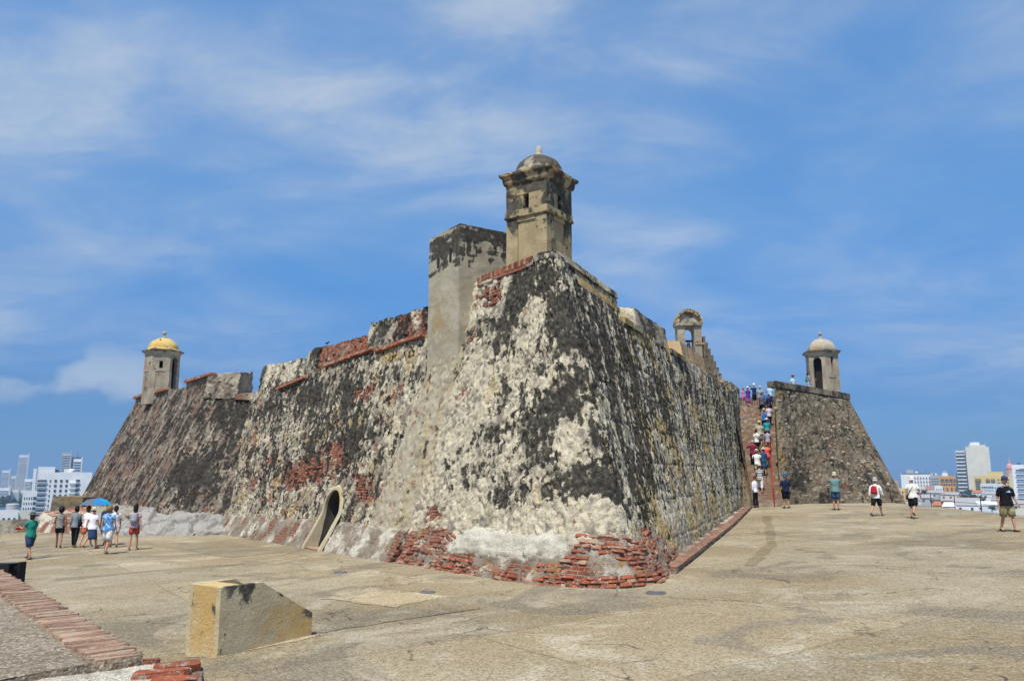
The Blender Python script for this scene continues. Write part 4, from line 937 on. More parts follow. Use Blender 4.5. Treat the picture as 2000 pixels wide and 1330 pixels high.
def polygon_sentry(name, label, cx, cy, rz, r, z0, zm, zc, door_k, win_k, dome_mat, mats, dome_h, n=6, facet=False):
    """many-sided sentry box: panels, one arched door, slot windows, cornice, cupola and finial"""
    t = empty(name, (cx, cy, z0), label, 'tower'); ap = r * math.cos(math.pi / n); hw = r * math.sin(math.pi / n)
    for k in range(n):
        M = T(cx, cy, 0, rz + k * 2 * math.pi / n); mb = MB()
        if k == door_k:
            arch_panel(mb, -hw, hw, -ap, -ap + .22, z0, zc, -hw * .52, hw * .52, zc - 0.28 - hw * .52)
        elif k in win_k:
            wx, wz0, wz1 = win_k[k]
            mb.box(-hw, hw, -ap, -ap + .22, z0, wz0); mb.box(-hw, hw, -ap, -ap + .22, wz1, zc); mb.box(-hw, -wx, -ap, -ap + .22, wz0, wz1); mb.box(wx, hw, -ap, -ap + .22, wz0, wz1)
        else: mb.box(-hw, hw, -ap, -ap + .22, z0, zc)
        wbuild(mb, 'wall_panel', mats, t, M, res=.12, amp=.012, lich=.22, brick=.32, ochre=.10, pale=.5, seed=k * 1.7 + cx, lscale=2.0)
        mb = MB().box(-hw * 1.03, hw * 1.03, -ap - .03, -ap + .05, zm, zm + .07)
        if k != door_k: wbuild(mb, 'string_course', mats, t, M, res=.12, amp=.01, lich=.15, seed=k)
        for s in (-1, 1):
            if k == door_k: continue
            mb = MB().box(*sorted((s * hw * .52, s * hw)), -ap - .022, -ap + .02, z0, zm)
            wbuild(mb, 'pilaster', mats, t, M, res=.12, amp=.01, lich=.08, brick=.3, seed=k + 3.3)
    M = T(cx, cy, 0, rz - math.pi / 2 + math.pi / n)
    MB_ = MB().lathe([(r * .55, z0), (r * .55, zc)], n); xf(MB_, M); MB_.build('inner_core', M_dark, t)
    prof = [(r, zc - .16), (r * 1.03, zc - .05), (r * 1.12, zc + .04), (r * 1.20, zc + .10), (r * 1.21, zc + .17), (r * .9, zc + .30)]
    wbuild(MB().lathe(prof, n), 'cornice', mats, t, M, res=.12, amp=.012, lich=.30, seed=3.1, top=(.4, zc + .05, zc + .15), lscale=1.6, sharp=28)
    rd = r * .88; m = n if facet else 24
    prof = [(rd * 1.1, zc + .22), (rd * 1.0, zc + .30)] + [(rd * math.cos(a), zc + .30 + dome_h * math.sin(a)) for a in np.linspace(.15, 1.45, 9)] + [(.1, zc + .30 + dome_h), (.01, zc + .3 + dome_h)]
    wbuild(MB().lathe(prof, m), 'cupola', dome_mat, t, M, res=.12, amp=.025, lich=.22, ochre=.2, pale=.8, seed=4.1, lscale=1.6, sharp=60 if not facet else 25)
    zf = zc + .28 + dome_h; prof = [(.17, zf - .04), (.16, zf + .05), (.09, zf + .10), (.07, zf + .20), (.06, zf + .24), (.12, zf + .29), (.14, zf + .36), (.10, zf + .43), (.02, zf + .47)]
    wbuild(MB().lathe(prof, 12), 'finial', mats, t, M, res=.1, amp=.008, lich=.3, pale=.4, seed=5.1, sharp=60)
    return t
M_yellow = masonry('yellow_limewash', (0.66, 0.46, 0.16), (0.52, 0.36, 0.13), (0.66, 0.42, 0.10), (.4, .3, .2), (.4, .3, .2), (.4, .3, .2), lich=(.07, .06, .03), speck=.2, rough_bump=.006)
polygon_sentry('sentry_tower', 'hexagonal sentry box with bright yellow dome on the left bastion', -23.3, 52.2, R(20), 1.08, 7.6, 9.75, 11.0, 1, {0: (.11, 9.95, 10.42)}, M_yellow, M_gar, .78)

# ================================================================== rock at the foot of the left bastion
def rock_outcrop():
    pts = []; nu, nv = 300, 60
    # foot line on the terrace and top line against the wall
    foot = [(-13.9, 39.5), (-16.0, 39.7), (-18.0, 40.6), (-19.6, 41.6), (-22.0, 43.8), (-26.5, 49.5)]; top = [(-13.5, 40.6, .75), (-16.2, 41.5, 1.05), (-18.2, 42.2, 1.15), (-19.8, 42.9, 1.35), (-22.6, 46.6, 1.3), (-27.2, 51.5, .9)]
    tt = np.linspace(0, len(foot) - 1, nu); ix = np.arange(len(foot))
    F = np.stack([np.interp(tt, ix, [p[k] for p in foot]) for k in (0, 1)], -1); Tp = np.stack([np.interp(tt, ix, [p[k] for p in top]) for k in (0, 1, 2)], -1)
    P = np.zeros((nv, nu, 3))
    for j in range(nv):
        v = j / (nv - 1); h = v ** 0.62; P[j, :, :2] = F * (1 - v) + Tp[:, :2] * v; zb = g(F[:, 0], F[:, 1]) - .12; P[j, :, 2] = zb + (Tp[:, 2] - zb) * h
    N = np.cross(np.gradient(P, axis=1), np.gradient(P, axis=0)); N /= np.linalg.norm(N, axis=-1)[..., None]
    d1, d2, cid = worley(P * np.array([.75, .75, 1.0]) + .3 * fbm(P * 1.5, 3)[..., None])
    rel = .22 * sstep(0, .18, d2 - d1) * (.3 + cid) + .16 * fbm(P * 1.6, 5, .65) + .10 * np.abs(fbm(P * 4.5 + 3, 4, .6)) - .18
    mk = np.stack([-.05 + .5 * fbm(P * 1.2, 4) + .35 * sstep(.12, .0, d2 - d1), -.3 + .5 * fbm(P * 1.5 + 5, 4), -.05 + .6 * fbm(P + 9, 4) + .6 * sstep(-17.5, -20, P[..., 0]) * sstep(.4, .9, P[..., 2]), .75 + .5 * fbm(P * 1.4, 4)], -1)
    me = mesh_np('rock_outcrop', P + N * rel[..., None], grid_faces(nv, nu), np.stack([P[..., 0], P[..., 2]], -1), mk)
    o = link('rock_outcrop', me, None, M_rock); tag(o, 'pale grey rounded rock outcrop under the left bastion', 'rock')
rock_outcrop()
# brick paved ramp, stub wall and low parapet at the left edge of the terrace
rp = empty('brick_ramp', (-26.5, 46.5, -.2), 'short ramp of worn red bricks at the left edge of the terrace', 'ramp')
RP = [np.array(v) for v in ((-29.2, 50.6, .35), (-25.4, 47.2, -.18), (-23.6, 49.3, -.05), (-26.6, 52.6, .95))]
rough_hexa('ramp_bed', [(-29.0, 48.3, -.6), (-24.6, 44.9, -.5), (-22.6, 48.4, -.5), (-26.2, 52.2, -.5), (-28.6, 49.2, .85), (-24.4, 45.1, .05), (-22.6, 48.4, .75), (-26.2, 52.2, 1.15)], M_plinth, rp, res=.12, amp=.03, brick=.5, lich=-.1, pale=.8, seed=41)
c0, c1, c2, c3 = (np.array(v) for v in ((-28.6, 49.2, .86), (-24.4, 45.1, .07), (-22.6, 48.4, .76), (-26.2, 52.2, 1.16)))
for i in range(12):
    for j in range(9):
        if random.random() < .35: continue
        s, t = (i + .5 + .3 * (j % 2)) / 12.5, (j + .5) / 9; p = (c0 * (1 - s) + c1 * s) * (1 - t) + (c3 * (1 - s) + c2 * s) * t; nn = np.cross(c1 - c0, c3 - c0); nn /= np.linalg.norm(nn)
        piece('brick', random.choice(BRP if random.random() < .6 else BR), rp, p + nn * .01, c1 - c0, np.cross(nn, c1 - c0), (.42, .30, .08), .03)
sw = empty('stub_wall', (-26.6, 53.2, 0), 'brown stub of ruined wall behind the brick ramp', 'wall')
rough_hexa('wall_block', [(-29.4, 51.3, 0), (-27.3, 51.2, 0), (-26.9, 53.5, 0), (-29.0, 53.7, 0), (-29.3, 51.4, 1.72), (-27.3, 51.3, 1.66), (-26.9, 53.5, 1.6), (-29.0, 53.7, 1.7)], M_wall_right, sw, res=.1, amp=.05, lich=0, brick=.1, ochre=.5, pale=.5, seed=42)
rough_hexa('wall_block', [(-27.28, 51.5, 0), (-24.6, 52.4, 0), (-24.7, 53.6, 0), (-27.2, 53.0, 0), (-27.28, 51.5, 1.58), (-24.6, 52.4, 1.40), (-24.7, 53.6, 1.4), (-27.2, 53.0, 1.55)], M_wall_right, sw, res=.1, amp=.06, lich=.2, brick=.3, seed=43)
lw = empty('low_parapet', (-30.5, 46.8, -.35), 'low grey parapet wall along the far left edge of the terrace', 'wall')
rough_hexa('parapet_wall', [(-34.6, 44.6, -.8), (-26.3, 50.3, -.8), (-26.6, 50.8, -.8), (-34.9, 45.1, -.8), (-34.6, 44.6, .30), (-26.3, 50.3, .52), (-26.6, 50.8, .5), (-34.9, 45.1, .28)], M_plinth, lw, res=.14, amp=.03, lich=.15, brick=-.2, pale=.4, seed=44)
# ================================================================== right bastion and stair
rb = empty('bastion', (19, 47.5, 1.3), 'right bastion of brown rubble with pale stones beside the stair', 'bastion')
BLb, BRb, TRb, TLb = (15.35, 46.2, 1.0), (23.75, 48.2, 1.0), (22.1, 51.8, 8.0), (15.88, 47.6, 8.36)
lump_wall('front_wall', BLb, BRb, TRb, TLb, M_wall_right, rb, 0.07, .34, .30, .26, .46, 12.0, .42, 1.25, stone_lich=.45, mod=lambda a, h, L, B, O, P: (L + .25 * np.exp(-((a - 1.3) / .6) ** 2 - ((h - 1.8) / .6) ** 2) + .22 * np.exp(-((a - 3.8) / .8) ** 2 - ((h - .7) / .3) ** 2) - .25 * sstep(.9, .2, a), B + .45 * np.exp(-((a - 4.6) / .45) ** 2 - ((h - 1.5) / .5) ** 2), O + .3 * sstep(.9, .2, a), P + .2 * sstep(1.0, .2, a)))
lump_wall('right_wall', BRb, (26.0, 64, 1.0), (23.6, 64, 8.0), TRb, M_wall_right, rb, 0.2, .35, .2, .25, .4, 13.0)
lump_wall('stair_side_wall', (20.6, 63, 1), BLb, TLb, (20.9, 63, 8.36), M_wall_right, rb, 0.14, .35, .2, .25, .4, 14.0, .3, .4)
MB().add([TLb, TRb, (23.6, 64, 8.0), (20.9, 63, 8.3)], [(0, 1, 2, 3)]).build('rampart_floor', M_plinth, rb)
# coping course along the top
for a, b, nm in ((TLb, TRb, 'coping'), (TRb, (23.6, 64, 8.0), 'coping')):
    a, b = np.array(a), np.array(b); d = (b - a) / np.linalg.norm(b - a); inn = np.array([-d[1], d[0], 0]); inn /= np.linalg.norm(inn)
    o = -inn * .10; u = np.array([0, 0, .30]); e = np.array([0, 0, -.06])
    rough_hexa(nm, [a + o + e, b + o + e, b + inn * .55 + e, a + inn * .55 + e, a + o + u, b + o + u, b + inn * .55 + u, a + inn * .55 + u], M_wall_right, rb, res=.09, amp=.03, lich=.40, brick=.2, seed=51)
# pale stones standing out of the rubble
A, B, C_, D = (np.array(v) for v in (BLb, BRb, TRb, TLb)); Nn = np.cross(B - A, D - A); Nn /= np.linalg.norm(Nn); rnd = random.Random(3)
cnt = 0
while cnt < 150:
    s, t = rnd.random(), rnd.random() ** .9
    if perlin(np.array([s * 5.0, t * 4.0, 3.3])) + .12 < rnd.uniform(-.25, .35): continue
    p = (A * (1 - s) + B * s) * (1 - t) + (D * (1 - s) + C_ * s) * t
    if p[2] < 1.5: continue
    w = rnd.uniform(.12, .30); piece('stone', ST[rnd.randrange(6)], rb, p - Nn * .005, (B - A) + np.array([0, 0, rnd.gauss(0, 1.5)]), Nn, (w, .13, w * rnd.uniform(.45, .9)), .12); cnt += 1
polygon_sentry('sentry_tower', 'weathered sentry box with grey ribbed dome on the right bastion', 21.05, 53.2, R(20), 1.08, 7.9, 9.45, 11.1, 5, {0: (.09, 9.65, 10.85)}, M_gar, M_gar, .80, facet=True)

# stair between the two bastions
SO = np.array([14.15, 45.2, 1.30]); SD = np.array([.287, .958, 0]); SR = np.array([.958, -.287, 0]); NSTEP = 42; RUN = 0.425; RISE = 0.170
def stair_pt(s, l, dz=0.0):
    k = max(0, math.floor(s / RUN) + 1) if s >= 0 else 0
    k = min(k, NSTEP); p = SO + SD * s + SR * l; return (p[0], p[1], SO[2] + k * RISE + dz)
sc = empty('stair', tuple(SO), 'steep brick stair climbing between the main and right bastions', 'stair')
M_step = masonry('stair_brick', (.40, .32, .24), (.25, .20, .155), (.36, .25, .14), (.33, .15, .09), (.28, .17, .11), (.30, .25, .19), lich=(.06, .05, .04), rough_bump=.015)
stepmesh = None
for k in range(NSTEP):
    hw = 0.62 + 0.022 * k; a = SO + SD * (k * RUN) ; z = SO[2] + k * RISE
    dep = RUN + 0.06 if k < NSTEP - 1 else 4.0
    P = lambda s, l, zz: tuple(a + SD * s + SR * l + np.array([0, 0, zz - a[2]]))
    zl = z - .25
    rough_hexa('step', [P(0, -hw, zl), P(0, hw + .25, zl), P(dep, hw + .25, zl), P(dep, -hw, zl), P(0, -hw, z + RISE), P(0, hw + .25, z + RISE), P(dep, hw + .25, z + RISE), P(dep, -hw, z + RISE)], M_step, sc, res=.16 if k < NSTEP - 1 else .4, amp=.012, lich=.05, brick=.45, ochre=.0, pale=.5, seed=60 + k)
# wall on the left of the stair, rising from the end of the main bastion
def fl(s, l, z): q = SO + SD * s + SR * l; return (q[0], q[1], z)
lump_wall('stair_wall', fl(-.6, -.62, .9), fl(17.5, -1.35, 7.2), fl(17.5, -1.75, 8.6), fl(2.0, -1.6, 8.0), M_wall_right, sc, .12, .30, .30, .28, .5, 15.0, .4, .9)
lump_wall('stair_wall', S(np.array(-30.95), np.array(.7)), fl(-.55, -.60, .9), fl(2.0, -1.58, 8.0), S(np.array(-30.95), np.array(8.6)), M_wall_right, sc, .12, .30, .2, .28, .5, 16.0, .4, .9)
# parapet across the top of the stair
rough_hexa('landing_parapet', [fl(20.2, -2.4, 8), fl(20.2, 2.6, 8), fl(20.7, 2.6, 8), fl(20.7, -2.4, 8), fl(20.2, -2.4, 9.35), fl(20.2, 2.6, 9.35), fl(20.7, 2.6, 9.35), fl(20.7, -2.4, 9.35)], M_wall_right, sc, res=.15, amp=.03, lich=.2, brick=.5, seed=71)
# red handrail with posts and two bars
M_red = plain('red_paint', (.34, .030, .018), .5, .15)
hr = empty('handrail', stair_pt(0, .5), 'red painted metal handrail on the right side of the stair', 'handrail')
def rail_pt(s, h): q = SO + SD * s + SR * (.50 + .01 * s); return (q[0], q[1], SO[2] + max(0, s) / RUN * RISE + h)
for h in (0.98, 0.62, 0.28): MB().tube([rail_pt(-.35, h), rail_pt(7.4, h)], [.035 if h > .9 else .022] * 2, 8).build('rail', M_red, hr, smooth=True)
for k in range(22):
    s = -.3 + k * .36; big = k % 4 == 0; MB().tube([rail_pt(s, -.05), rail_pt(s, .98)], [.035 if big else .014] * 2, 6).build('post' if big else 'baluster', M_red, hr)

# ================================================================== bell gable on the fort roof
bgb = empty('bell_gable', (11.4, 50, 8.0), 'stone bell gable with rounded top and stepped flank above the main bastion', 'bell gable')
wbuild(arch_panel(MB(), 10.55, 12.08, 49.6, 50.4, 7.4, 12.42, 11.02, 11.60, 12.0, 10.2, 12), 'gable_wall', M_gar, bgb, None, res=.1, amp=.02, lich=.25, brick=.05, ochre=.3, pale=.5, seed=1)
wbuild(MB().box(10.46, 12.15, 49.48, 50.5, 12.42, 12.66), 'cornice', M_gar, bgb, None, res=.08, amp=.02, lich=.3, seed=2)
mb = MB(); n = 18; pts = [(11.30 + .80 * math.cos(a), 12.66 + .82 * math.sin(a)) for a in np.linspace(0, math.pi, n)]; mb.prism_y(pts[::-1], 49.66, 50.4)
wbuild(mb, 'tympanum', M_gar, bgb, None, res=.1, amp=.02, lich=.35, pale=.7, seed=3)
mb = MB()
for k in range(n - 1):
    a0, a1 = math.pi * k / (n - 1), math.pi * (k + 1) / (n - 1); q = lambda a, r: (11.30 + r * math.cos(a), 12.66 + r * math.sin(a))
    mb.prism_y([q(a0, .64), q(a1, .64), q(a1, .86), q(a0, .86)], 49.5, 50.45)
wbuild(mb, 'arch_moulding', M_tower, bgb, None, res=.1, amp=.02, lich=.2, ochre=.5, seed=4)
wbuild(MB().box(11.62, 12.22, 49.55, 50.44, 11.22, 11.32), 'impost', M_brick_pale, bgb, None, res=.1, amp=.01)
wbuild(MB().box(10.44, 11.0, 49.55, 50.44, 11.22, 11.32), 'impost', M_brick_pale, bgb, None, res=.1, amp=.01)
for k in range(8):
    x1 = 12.30 + k * .155; zt = 11.75 - k * .40
    rough_hexa('stepped_flank', box8(12.16 if k == 0 else x1 - .155, x1, 49.62 - .012 * k, 50.6, 7.4, zt), M_wall_right, bgb, res=.09, amp=.045, lich=.34, brick=0, pale=.4, seed=80 + k * .3)
rough_hexa('sloping_foot', [(11.2, 48.6, 7.6), (13.7, 48.6, 7.6), (13.7, 50.6, 7.6), (11.2, 50.6, 7.6), (11.6, 48.7, 8.45), (13.6, 48.7, 8.35), (13.2, 50.0, 9.3), (11.6, 50.0, 9.3)], M_wall_left, bgb, res=.1, amp=.05, lich=.1, brick=.55, seed=91)
bell = empty('bell', (11.31, 50, 11.2), 'small dark bronze bell hanging in the bell gable', 'bell')
M_bronze = plain('bell_bronze', (.05, .045, .04), .5, .2, metal=.6)
MB().lathe([(.02, 11.42), (.07, 11.41), (.10, 11.34), (.115, 11.20), (.15, 11.08), (.19, 11.02), (.18, 11.0), (.10, 11.02)], 18, (11.31, 50, 0)).build('bell_body', M_bronze, bell, smooth=True, angle=50)
MB().box(11.0, 11.62, 49.94, 50.06, 11.44, 11.56).build('headstock', M_dark, bell); MB().tube([(11.31, 50, 11.2), (11.31, 50, 10.94)], [.015, .035], 8).build('clapper', M_bronze, bell)

# ================================================================== brick kerb along the right face
kb = empty('brick_kerb', (8, 31, .9), 'low brick kerb running along the foot of the right face', 'kerb')
n = 84
for i in range(n):
    u = -1.7 - i * (29.0 / n); p = S(np.array(u), np.array(.8)); q = S(np.array(u - .2), np.array(.8)); d = q - p; d[2] = 0; d /= np.linalg.norm(d); nn = np.array([d[1], -d[0], 0]); zg = gz(p[0], p[1])
    c = p + nn * (.36 if u > -27 else .36); piece('brick', random.choice(BRK), kb, (c[0], c[1], zg + .13), d, nn, (.36, .30, .07), .025)
pa = np.array([S(np.array(-1.4), np.array(.8)), S(np.array(-30.9), np.array(.8))]); d = pa[1] - pa[0]; d[2] = 0; d /= np.linalg.norm(d); nn = np.array([d[1], -d[0], 0])
for a, b in ((0, .5), (.5, 1.0)):
    p0, p1 = pa[0] * (1 - a) + pa[1] * a, pa[0] * (1 - b) + pa[1] * b; z0, z1 = gz(*p0[:2]), gz(*p1[:2])
    P = lambda p, o, z: tuple(np.array([p[0], p[1], z]) + nn * o)
    rough_hexa('kerb_bed', [P(p0, .50, z0 - .1), P(p1, .50, z1 - .1), P(p1, -.1, z1 - .1), P(p0, -.1, z0 - .1), P(p0, .50, z0 + .11), P(p1, .50, z1 + .11), P(p1, -.1, z1 + .14), P(p0, -.1, z0 + .14)], M_plinth, kb, res=.09, amp=.02, brick=.45, lich=.15, seed=95)

# ================================================================== foreground parapet
fp = empty('foreground_parapet', (-4, 6, .6), 'low concrete parapet with brick edging in the near left corner', 'parapet')
M_fp = None
def fp_mat():
    m, nt, b = new_mat('parapet_concrete'); q = NT(nt); tc = q.n('TexCoord').outputs['Object']
    c = q.mix(q.ramp(q.noise(tc, 1.6, 6, .65), .35, .65), (.27, .215, .15), (.36, .30, .22)); c = q.mix(1, c, q.mix(q.ramp(q.noise(tc, 24, 5, .75), .3, .7), (.62, .60, .58), (1.25, 1.24, 1.22)), 'MULTIPLY')
    vp = q.n('TexVoronoi'); vp.inputs['Scale'].default_value = 48; q.l(tc, vp.inputs['Vector']); pc = q.n('SeparateColor'); q.l(vp.outputs['Color'], pc.inputs[0])
    c = q.mix(q.m('MULTIPLY', q.ramp(pc.outputs[0], .78, .84), .6), c, (.09, .075, .06)); c = q.mix(q.m('MULTIPLY', q.ramp(pc.outputs[1], .86, .9), .6), c, (.58, .52, .42))
    q.l(c, b.inputs['Base Color']); b.inputs['Roughness'].default_value = .95
    q.l(q.bump(q.m('ADD', q.noise(tc, 20, 6, .75), q.m('MULTIPLY', vp.outputs['Distance'], -.6)), .9, .03), b.inputs['Normal']); return m
M_fp = fp_mat()
E0, E1 = np.array([-9.6, 14.3, 1.72]), np.array([-2.62, 5.93, 1.72])       # outer edge of the brick edging
ed = (E1 - E0) / np.linalg.norm(E1 - E0); ein = np.array([-.765, -.64, 0]); ein = ein - ed * ein.dot(ed); ein[2] = 0; ein /= np.linalg.norm(ein)
dn = np.array([0, 0, -1.6])
# core with a pebbled sloping top
far = ein * 4.2; zt_in = np.array([0, 0, -.06])
core = [E1 + dn + ein * .03, E0 + dn + ein * .03, E0 + far + dn, E1 + far + dn]
topc = [E1 + ein * .03 + np.array([0, 0, .012]), E0 + ein * .03 + np.array([0, 0, .012]), E0 + far + zt_in, E1 + far + zt_in]
def order8(b, t): return [b[0], b[1], b[2], b[3], t[0], t[1], t[2], t[3]]
o = rough_hexa('parapet_core', order8(core, topc), M_fp, fp, res=.10, amp=.02, seed=97)
L = float(np.linalg.norm(E1 - E0)); k = 0; s = 0.0
while s < L - .02:
    th = random.uniform(.030, .042); p = E0 + ed * (s + th / 2) + ein * (.17 + random.uniform(-.012, .012)) + np.array([0, 0, random.uniform(-.006, .006) - .012])
    o = piece('brick', random.choice(BRT), fp, p, ein, ed, (.34 + random.uniform(-.03, .03), th, .09), .012); s += th + random.uniform(.011, .018); k += 1
# end block with larger bricks and rendered face
eb = [np.array(v) for v in ((-2.62, 5.98, 0), (-2.26, 5.98, 0), (-1.80, 4.6, 0), (-3.6, 4.6, 0))]
F0, F1, F2, F3 = np.array([-3.25, 4.9, 0]), np.array([-2.02, 5.42, 0]), np.array([-2.24, 6.02, 0]), np.array([-2.66, 6.06, 0])
zz = lambda p, z: (p[0], p[1], z)
rough_hexa('end_block', [zz((-3.9, 4.2), .2), zz((-1.86, 5.05), .2), zz((-2.22, 5.98), .2), zz((-2.78, 6.02), .2), zz((-3.9, 4.2), 1.66), zz((-1.86, 5.05), 1.66), zz((-2.22, 5.98), 1.66), zz((-2.78, 6.02), 1.66)], M_plinth, fp, res=.03, amp=.035, nscale=3.0, lich=.14, brick=-.5, ochre=-.3, pale=.35, seed=98)
edge = (np.array([-2.22, 5.98]), np.array([-1.86, 5.05])); dv = (edge[1] - edge[0]); dl_ = np.linalg.norm(dv); dv /= dl_; iv = np.array([-.92, -.39])
rows = [(.12, [(.05, .34), (.42, .30), (.75, .34)]), ]
def end_brick(x, y, ang, ln, wd, ht, z=1.67):
    a = math.radians(ang); o = piece('brick', random.choice(BR), fp, (x, y, z), (math.cos(a), math.sin(a), 0), (-math.sin(a), math.cos(a), 0), (ln, wd, ht), .03); return o
for (x, y, a, l, w, h) in [(-2.36, 5.86, 24, .30, .17, .075), (-2.36, 5.62, 22, .34, .15, .085), (-2.18, 5.40, 26, .30, .15, .085), (-2.52, 5.27, 24, .32, .13, .08), (-2.30, 5.13, 24, .34, .16, .085), (-2.66, 5.98, 22, .24, .10, .06), (-2.85, 5.85, 20, .34, .08, .05), (-2.72, 5.02, 25, .33, .14, .08), (-2.08, 5.0, 24, .26, .15, .08), (-3.1, 4.95, 24, .3, .14, .07)]: end_brick(x, y, a, l, w, h)
# mortar bed between those bricks
rough_hexa('mortar_bed', [zz((-3.8, 4.4), 1.60), zz((-2.0, 5.0), 1.60), zz((-2.26, 5.92), 1.60), zz((-2.85, 6.0), 1.60), zz((-3.8, 4.4), 1.675), zz((-2.0, 5.0), 1.675), zz((-2.26, 5.92), 1.675), zz((-2.85, 6.0), 1.675)], M_plinth, fp, res=.03, amp=.025, nscale=3.5, lich=-.1, brick=-.6, ochre=-.1, pale=.55, seed=99)

# ================================================================== concrete light housing
M_box = masonry('housing_plaster', (.58, .49, .31), (.47, .42, .31), (.55, .37, .15), (.4, .25, .15), (.4, .3, .2), (.4, .34, .25), lich=(.035, .032, .03), speck=.22, rough_bump=.008, edge=.7, soft=.30)
def housing():
    A0, A1, A2 = np.array([-4.72, 12.02]), np.array([-4.10, 11.58]), np.array([-3.14, 12.98])
    zb = gz(*A1) - .05; t = empty('concrete_housing', (A1[0], A1[1], zb), 'stained cream concrete housing with a sloping cut side on the terrace', 'housing')
    xd = (A1 - A0); w = np.linalg.norm(xd); xd /= w; yd = (A2 - A1); l = np.linalg.norm(yd); yd /= l
    M = Matrix(((xd[0], yd[0], 0, A0[0]), (xd[1], yd[1], 0, A0[1]), (0, 0, 1, zb), (0, 0, 0, 1)))
    H = .98; h2 = .42; c = l * .42; th = .10
    side = [(0, 0), (l, 0), (l, h2), (c, H), (0, H)]
    def slab(x0, x1):
        mb = MB(); n = len(side); v = [(x0, a, b) for a, b in side] + [(x1, a, b) for a, b in side]
        mb.add(v, [tuple(range(n)), tuple(range(n, 2 * n))[::-1]] + [(i, n + i, n + (i + 1) % n, (i + 1) % n) for i in range(n)]); return mb
    w_ = dict(res=.05, amp=.006, lich=.16, ochre=.38, pale=.8, brick=-.8, lscale=2.4)
    wbuild(slab(w - th, w), 'side_panel', M_box, t, M, seed=3.0, top=(.30, zb + .35, zb + .85), **w_); wbuild(slab(0, th), 'side_panel', M_box, t, M, seed=4.0, **w_)
    wbuild(MB().box(th, w - th, 0, th, 0, H), 'end_panel', M_box, t, M, seed=5.0, **w_); wbuild(MB().box(th, w - th, l - th, l, 0, h2 - .05), 'end_panel', M_box, t, M, seed=6.0, **w_)
    wbuild(MB().box(th, w - th, th, c * .55, H - .10, H), 'lid', M_box, t, M, seed=7.0, **w_)
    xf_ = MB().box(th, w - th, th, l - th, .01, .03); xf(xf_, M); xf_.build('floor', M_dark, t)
    patch('screed_patch', [tuple(A0 + (-.12, -.02)), tuple(A1 + (.02, -.14)), tuple(A2 + (.14, 0)), tuple(A2 + (.0, .16)), tuple(A1 + (-.3, .6)), tuple(A0 + (-.1, .25))], M_screed, -.007)
housing()
# floodlight behind the parapet, round ground lights
M_black = plain('black_metal', (.012, .012, .013), .45, .1)
fl_ = empty('floodlight', (-6.3, 10.9, 1.2), 'black floodlight on a bracket behind the brick edging at far left', 'floodlight')
pz = 1.72
Mf = T(-6.72, 11.05, 0, R(-20)); mb = MB(); mb.prism_y([(-.50, pz + .06), (-.42, pz + .10), (.02, pz + .12), (.02, pz - .28), (-.10, pz - .28)], -.10, .10); xf(mb, Mf); mb.build('lamp_body', M_black, fl_)
for z in (pz + .06, pz - .22): mb = MB().box(.02, .12, -.03, .03, z - .02, z + .02); xf(mb, Mf); mb.build('bracket', M_black, fl_)
mb = MB().box(.12, .15, -.05, .05, 0.5, pz + .14); xf(mb, Mf); mb.build('post', M_black, fl_)
mb = MB().box(-.10, -.02, -.104, -.10, pz - .14, pz - .10); xf(mb, Mf); mb.build('data_plate', plain('plate_grey', (.4, .4, .4), .5), fl_)
M_steel = plain('steel_ring', (.30, .30, .30), .4, .1, metal=.7)
for i, (x, y, r, lb_) in enumerate(((-4.49, 21.46, .17, 'round recessed ground light in front of the right masonry skirt'), (-1.77, 17.22, .17, 'round recessed ground light in the middle of the terrace'), (2.81, 16.05, .20, 'round recessed ground light right under the bastion corner'))):
    t = empty('ground_light', (x, y, gz(x, y)), lb_, 'ground light', 'lights set in the terrace'); z = gz(x, y) + .012
    MB().lathe([(r, z - .03), (r, z + .012), (r * .84, z + .014), (r * .82, z)], 28, (x, y, 0), cap=False).build('ring', M_steel, t, smooth=True, angle=40)
    MB().lathe([(0.01, z + .004), (r * .83, z + .004)], 28, (x, y, 0), cap=False).build('lens', plain('lens_glass', (.10, .11, .11), .15, .1, spec=.5), t)
# gutter line along the terrace on the right
tag(patch('gutter', [(12.0, 38.6), (12.3, 38.5), (8.35, 25.6), (5.95, 19.8), (5.65, 20.0), (8.0, 25.75)], ground_mat('gutter_concrete', (.78, .76, .72)), -.006), kind='structure')
# railing at the right edge of the terrace
rl = empty('edge_railing', (22.7, 41, 1.3), 'thin dark red post and rail fence along the right terrace edge', 'fence')
M_rust = plain('rust_paint', (.16, .03, .02), .7, .2)
for k in range(9):
    y = 50.5 - k * 2.3; z = gz(22.65, y); MB().box(22.635, 22.665, y - .015, y + .015, z - .1, z + .70).build('post', M_rust, rl)
for h in (.69, .36): MB().tube([(22.65, 51, gz(22.65, 51) + h), (22.65, 32, gz(22.65, 32) + h)], [.012] * 2, 6).build('rail', M_rust, rl)
# a small bird on the left parapet
bd = empty('bird', (-8.45, 35.0, 8.8), 'small black bird perched on the left parapet', 'bird'); bp, _ = on_wall(17.2, 8.78, -.2)
M_bird = plain('bird_black', (.012, .012, .012), .7)
mb = MB(); x, y, z = bp[0], bp[1], 8.80
mb.tube([(x - .13, y, z + .05), (x - .08, y, z + .06), (x - .02, y, z + .08), (x + .04, y, z + .11), (x + .06, y, z + .14), (x + .085, y, z + .148), (x + .115, y, z + .145)], [.006, .018, .036, .03, .022, .018, .003], 10)
mb.tube([(x - .01, y - .02, z), (x - .01, y - .02, z + .1)], [.006] * 2, 5); mb.tube([(x + .01, y + .02, z), (x + .01, y + .02, z + .1)], [.006] * 2, 5); mb.build('bird_body', M_bird, bd, smooth=True)
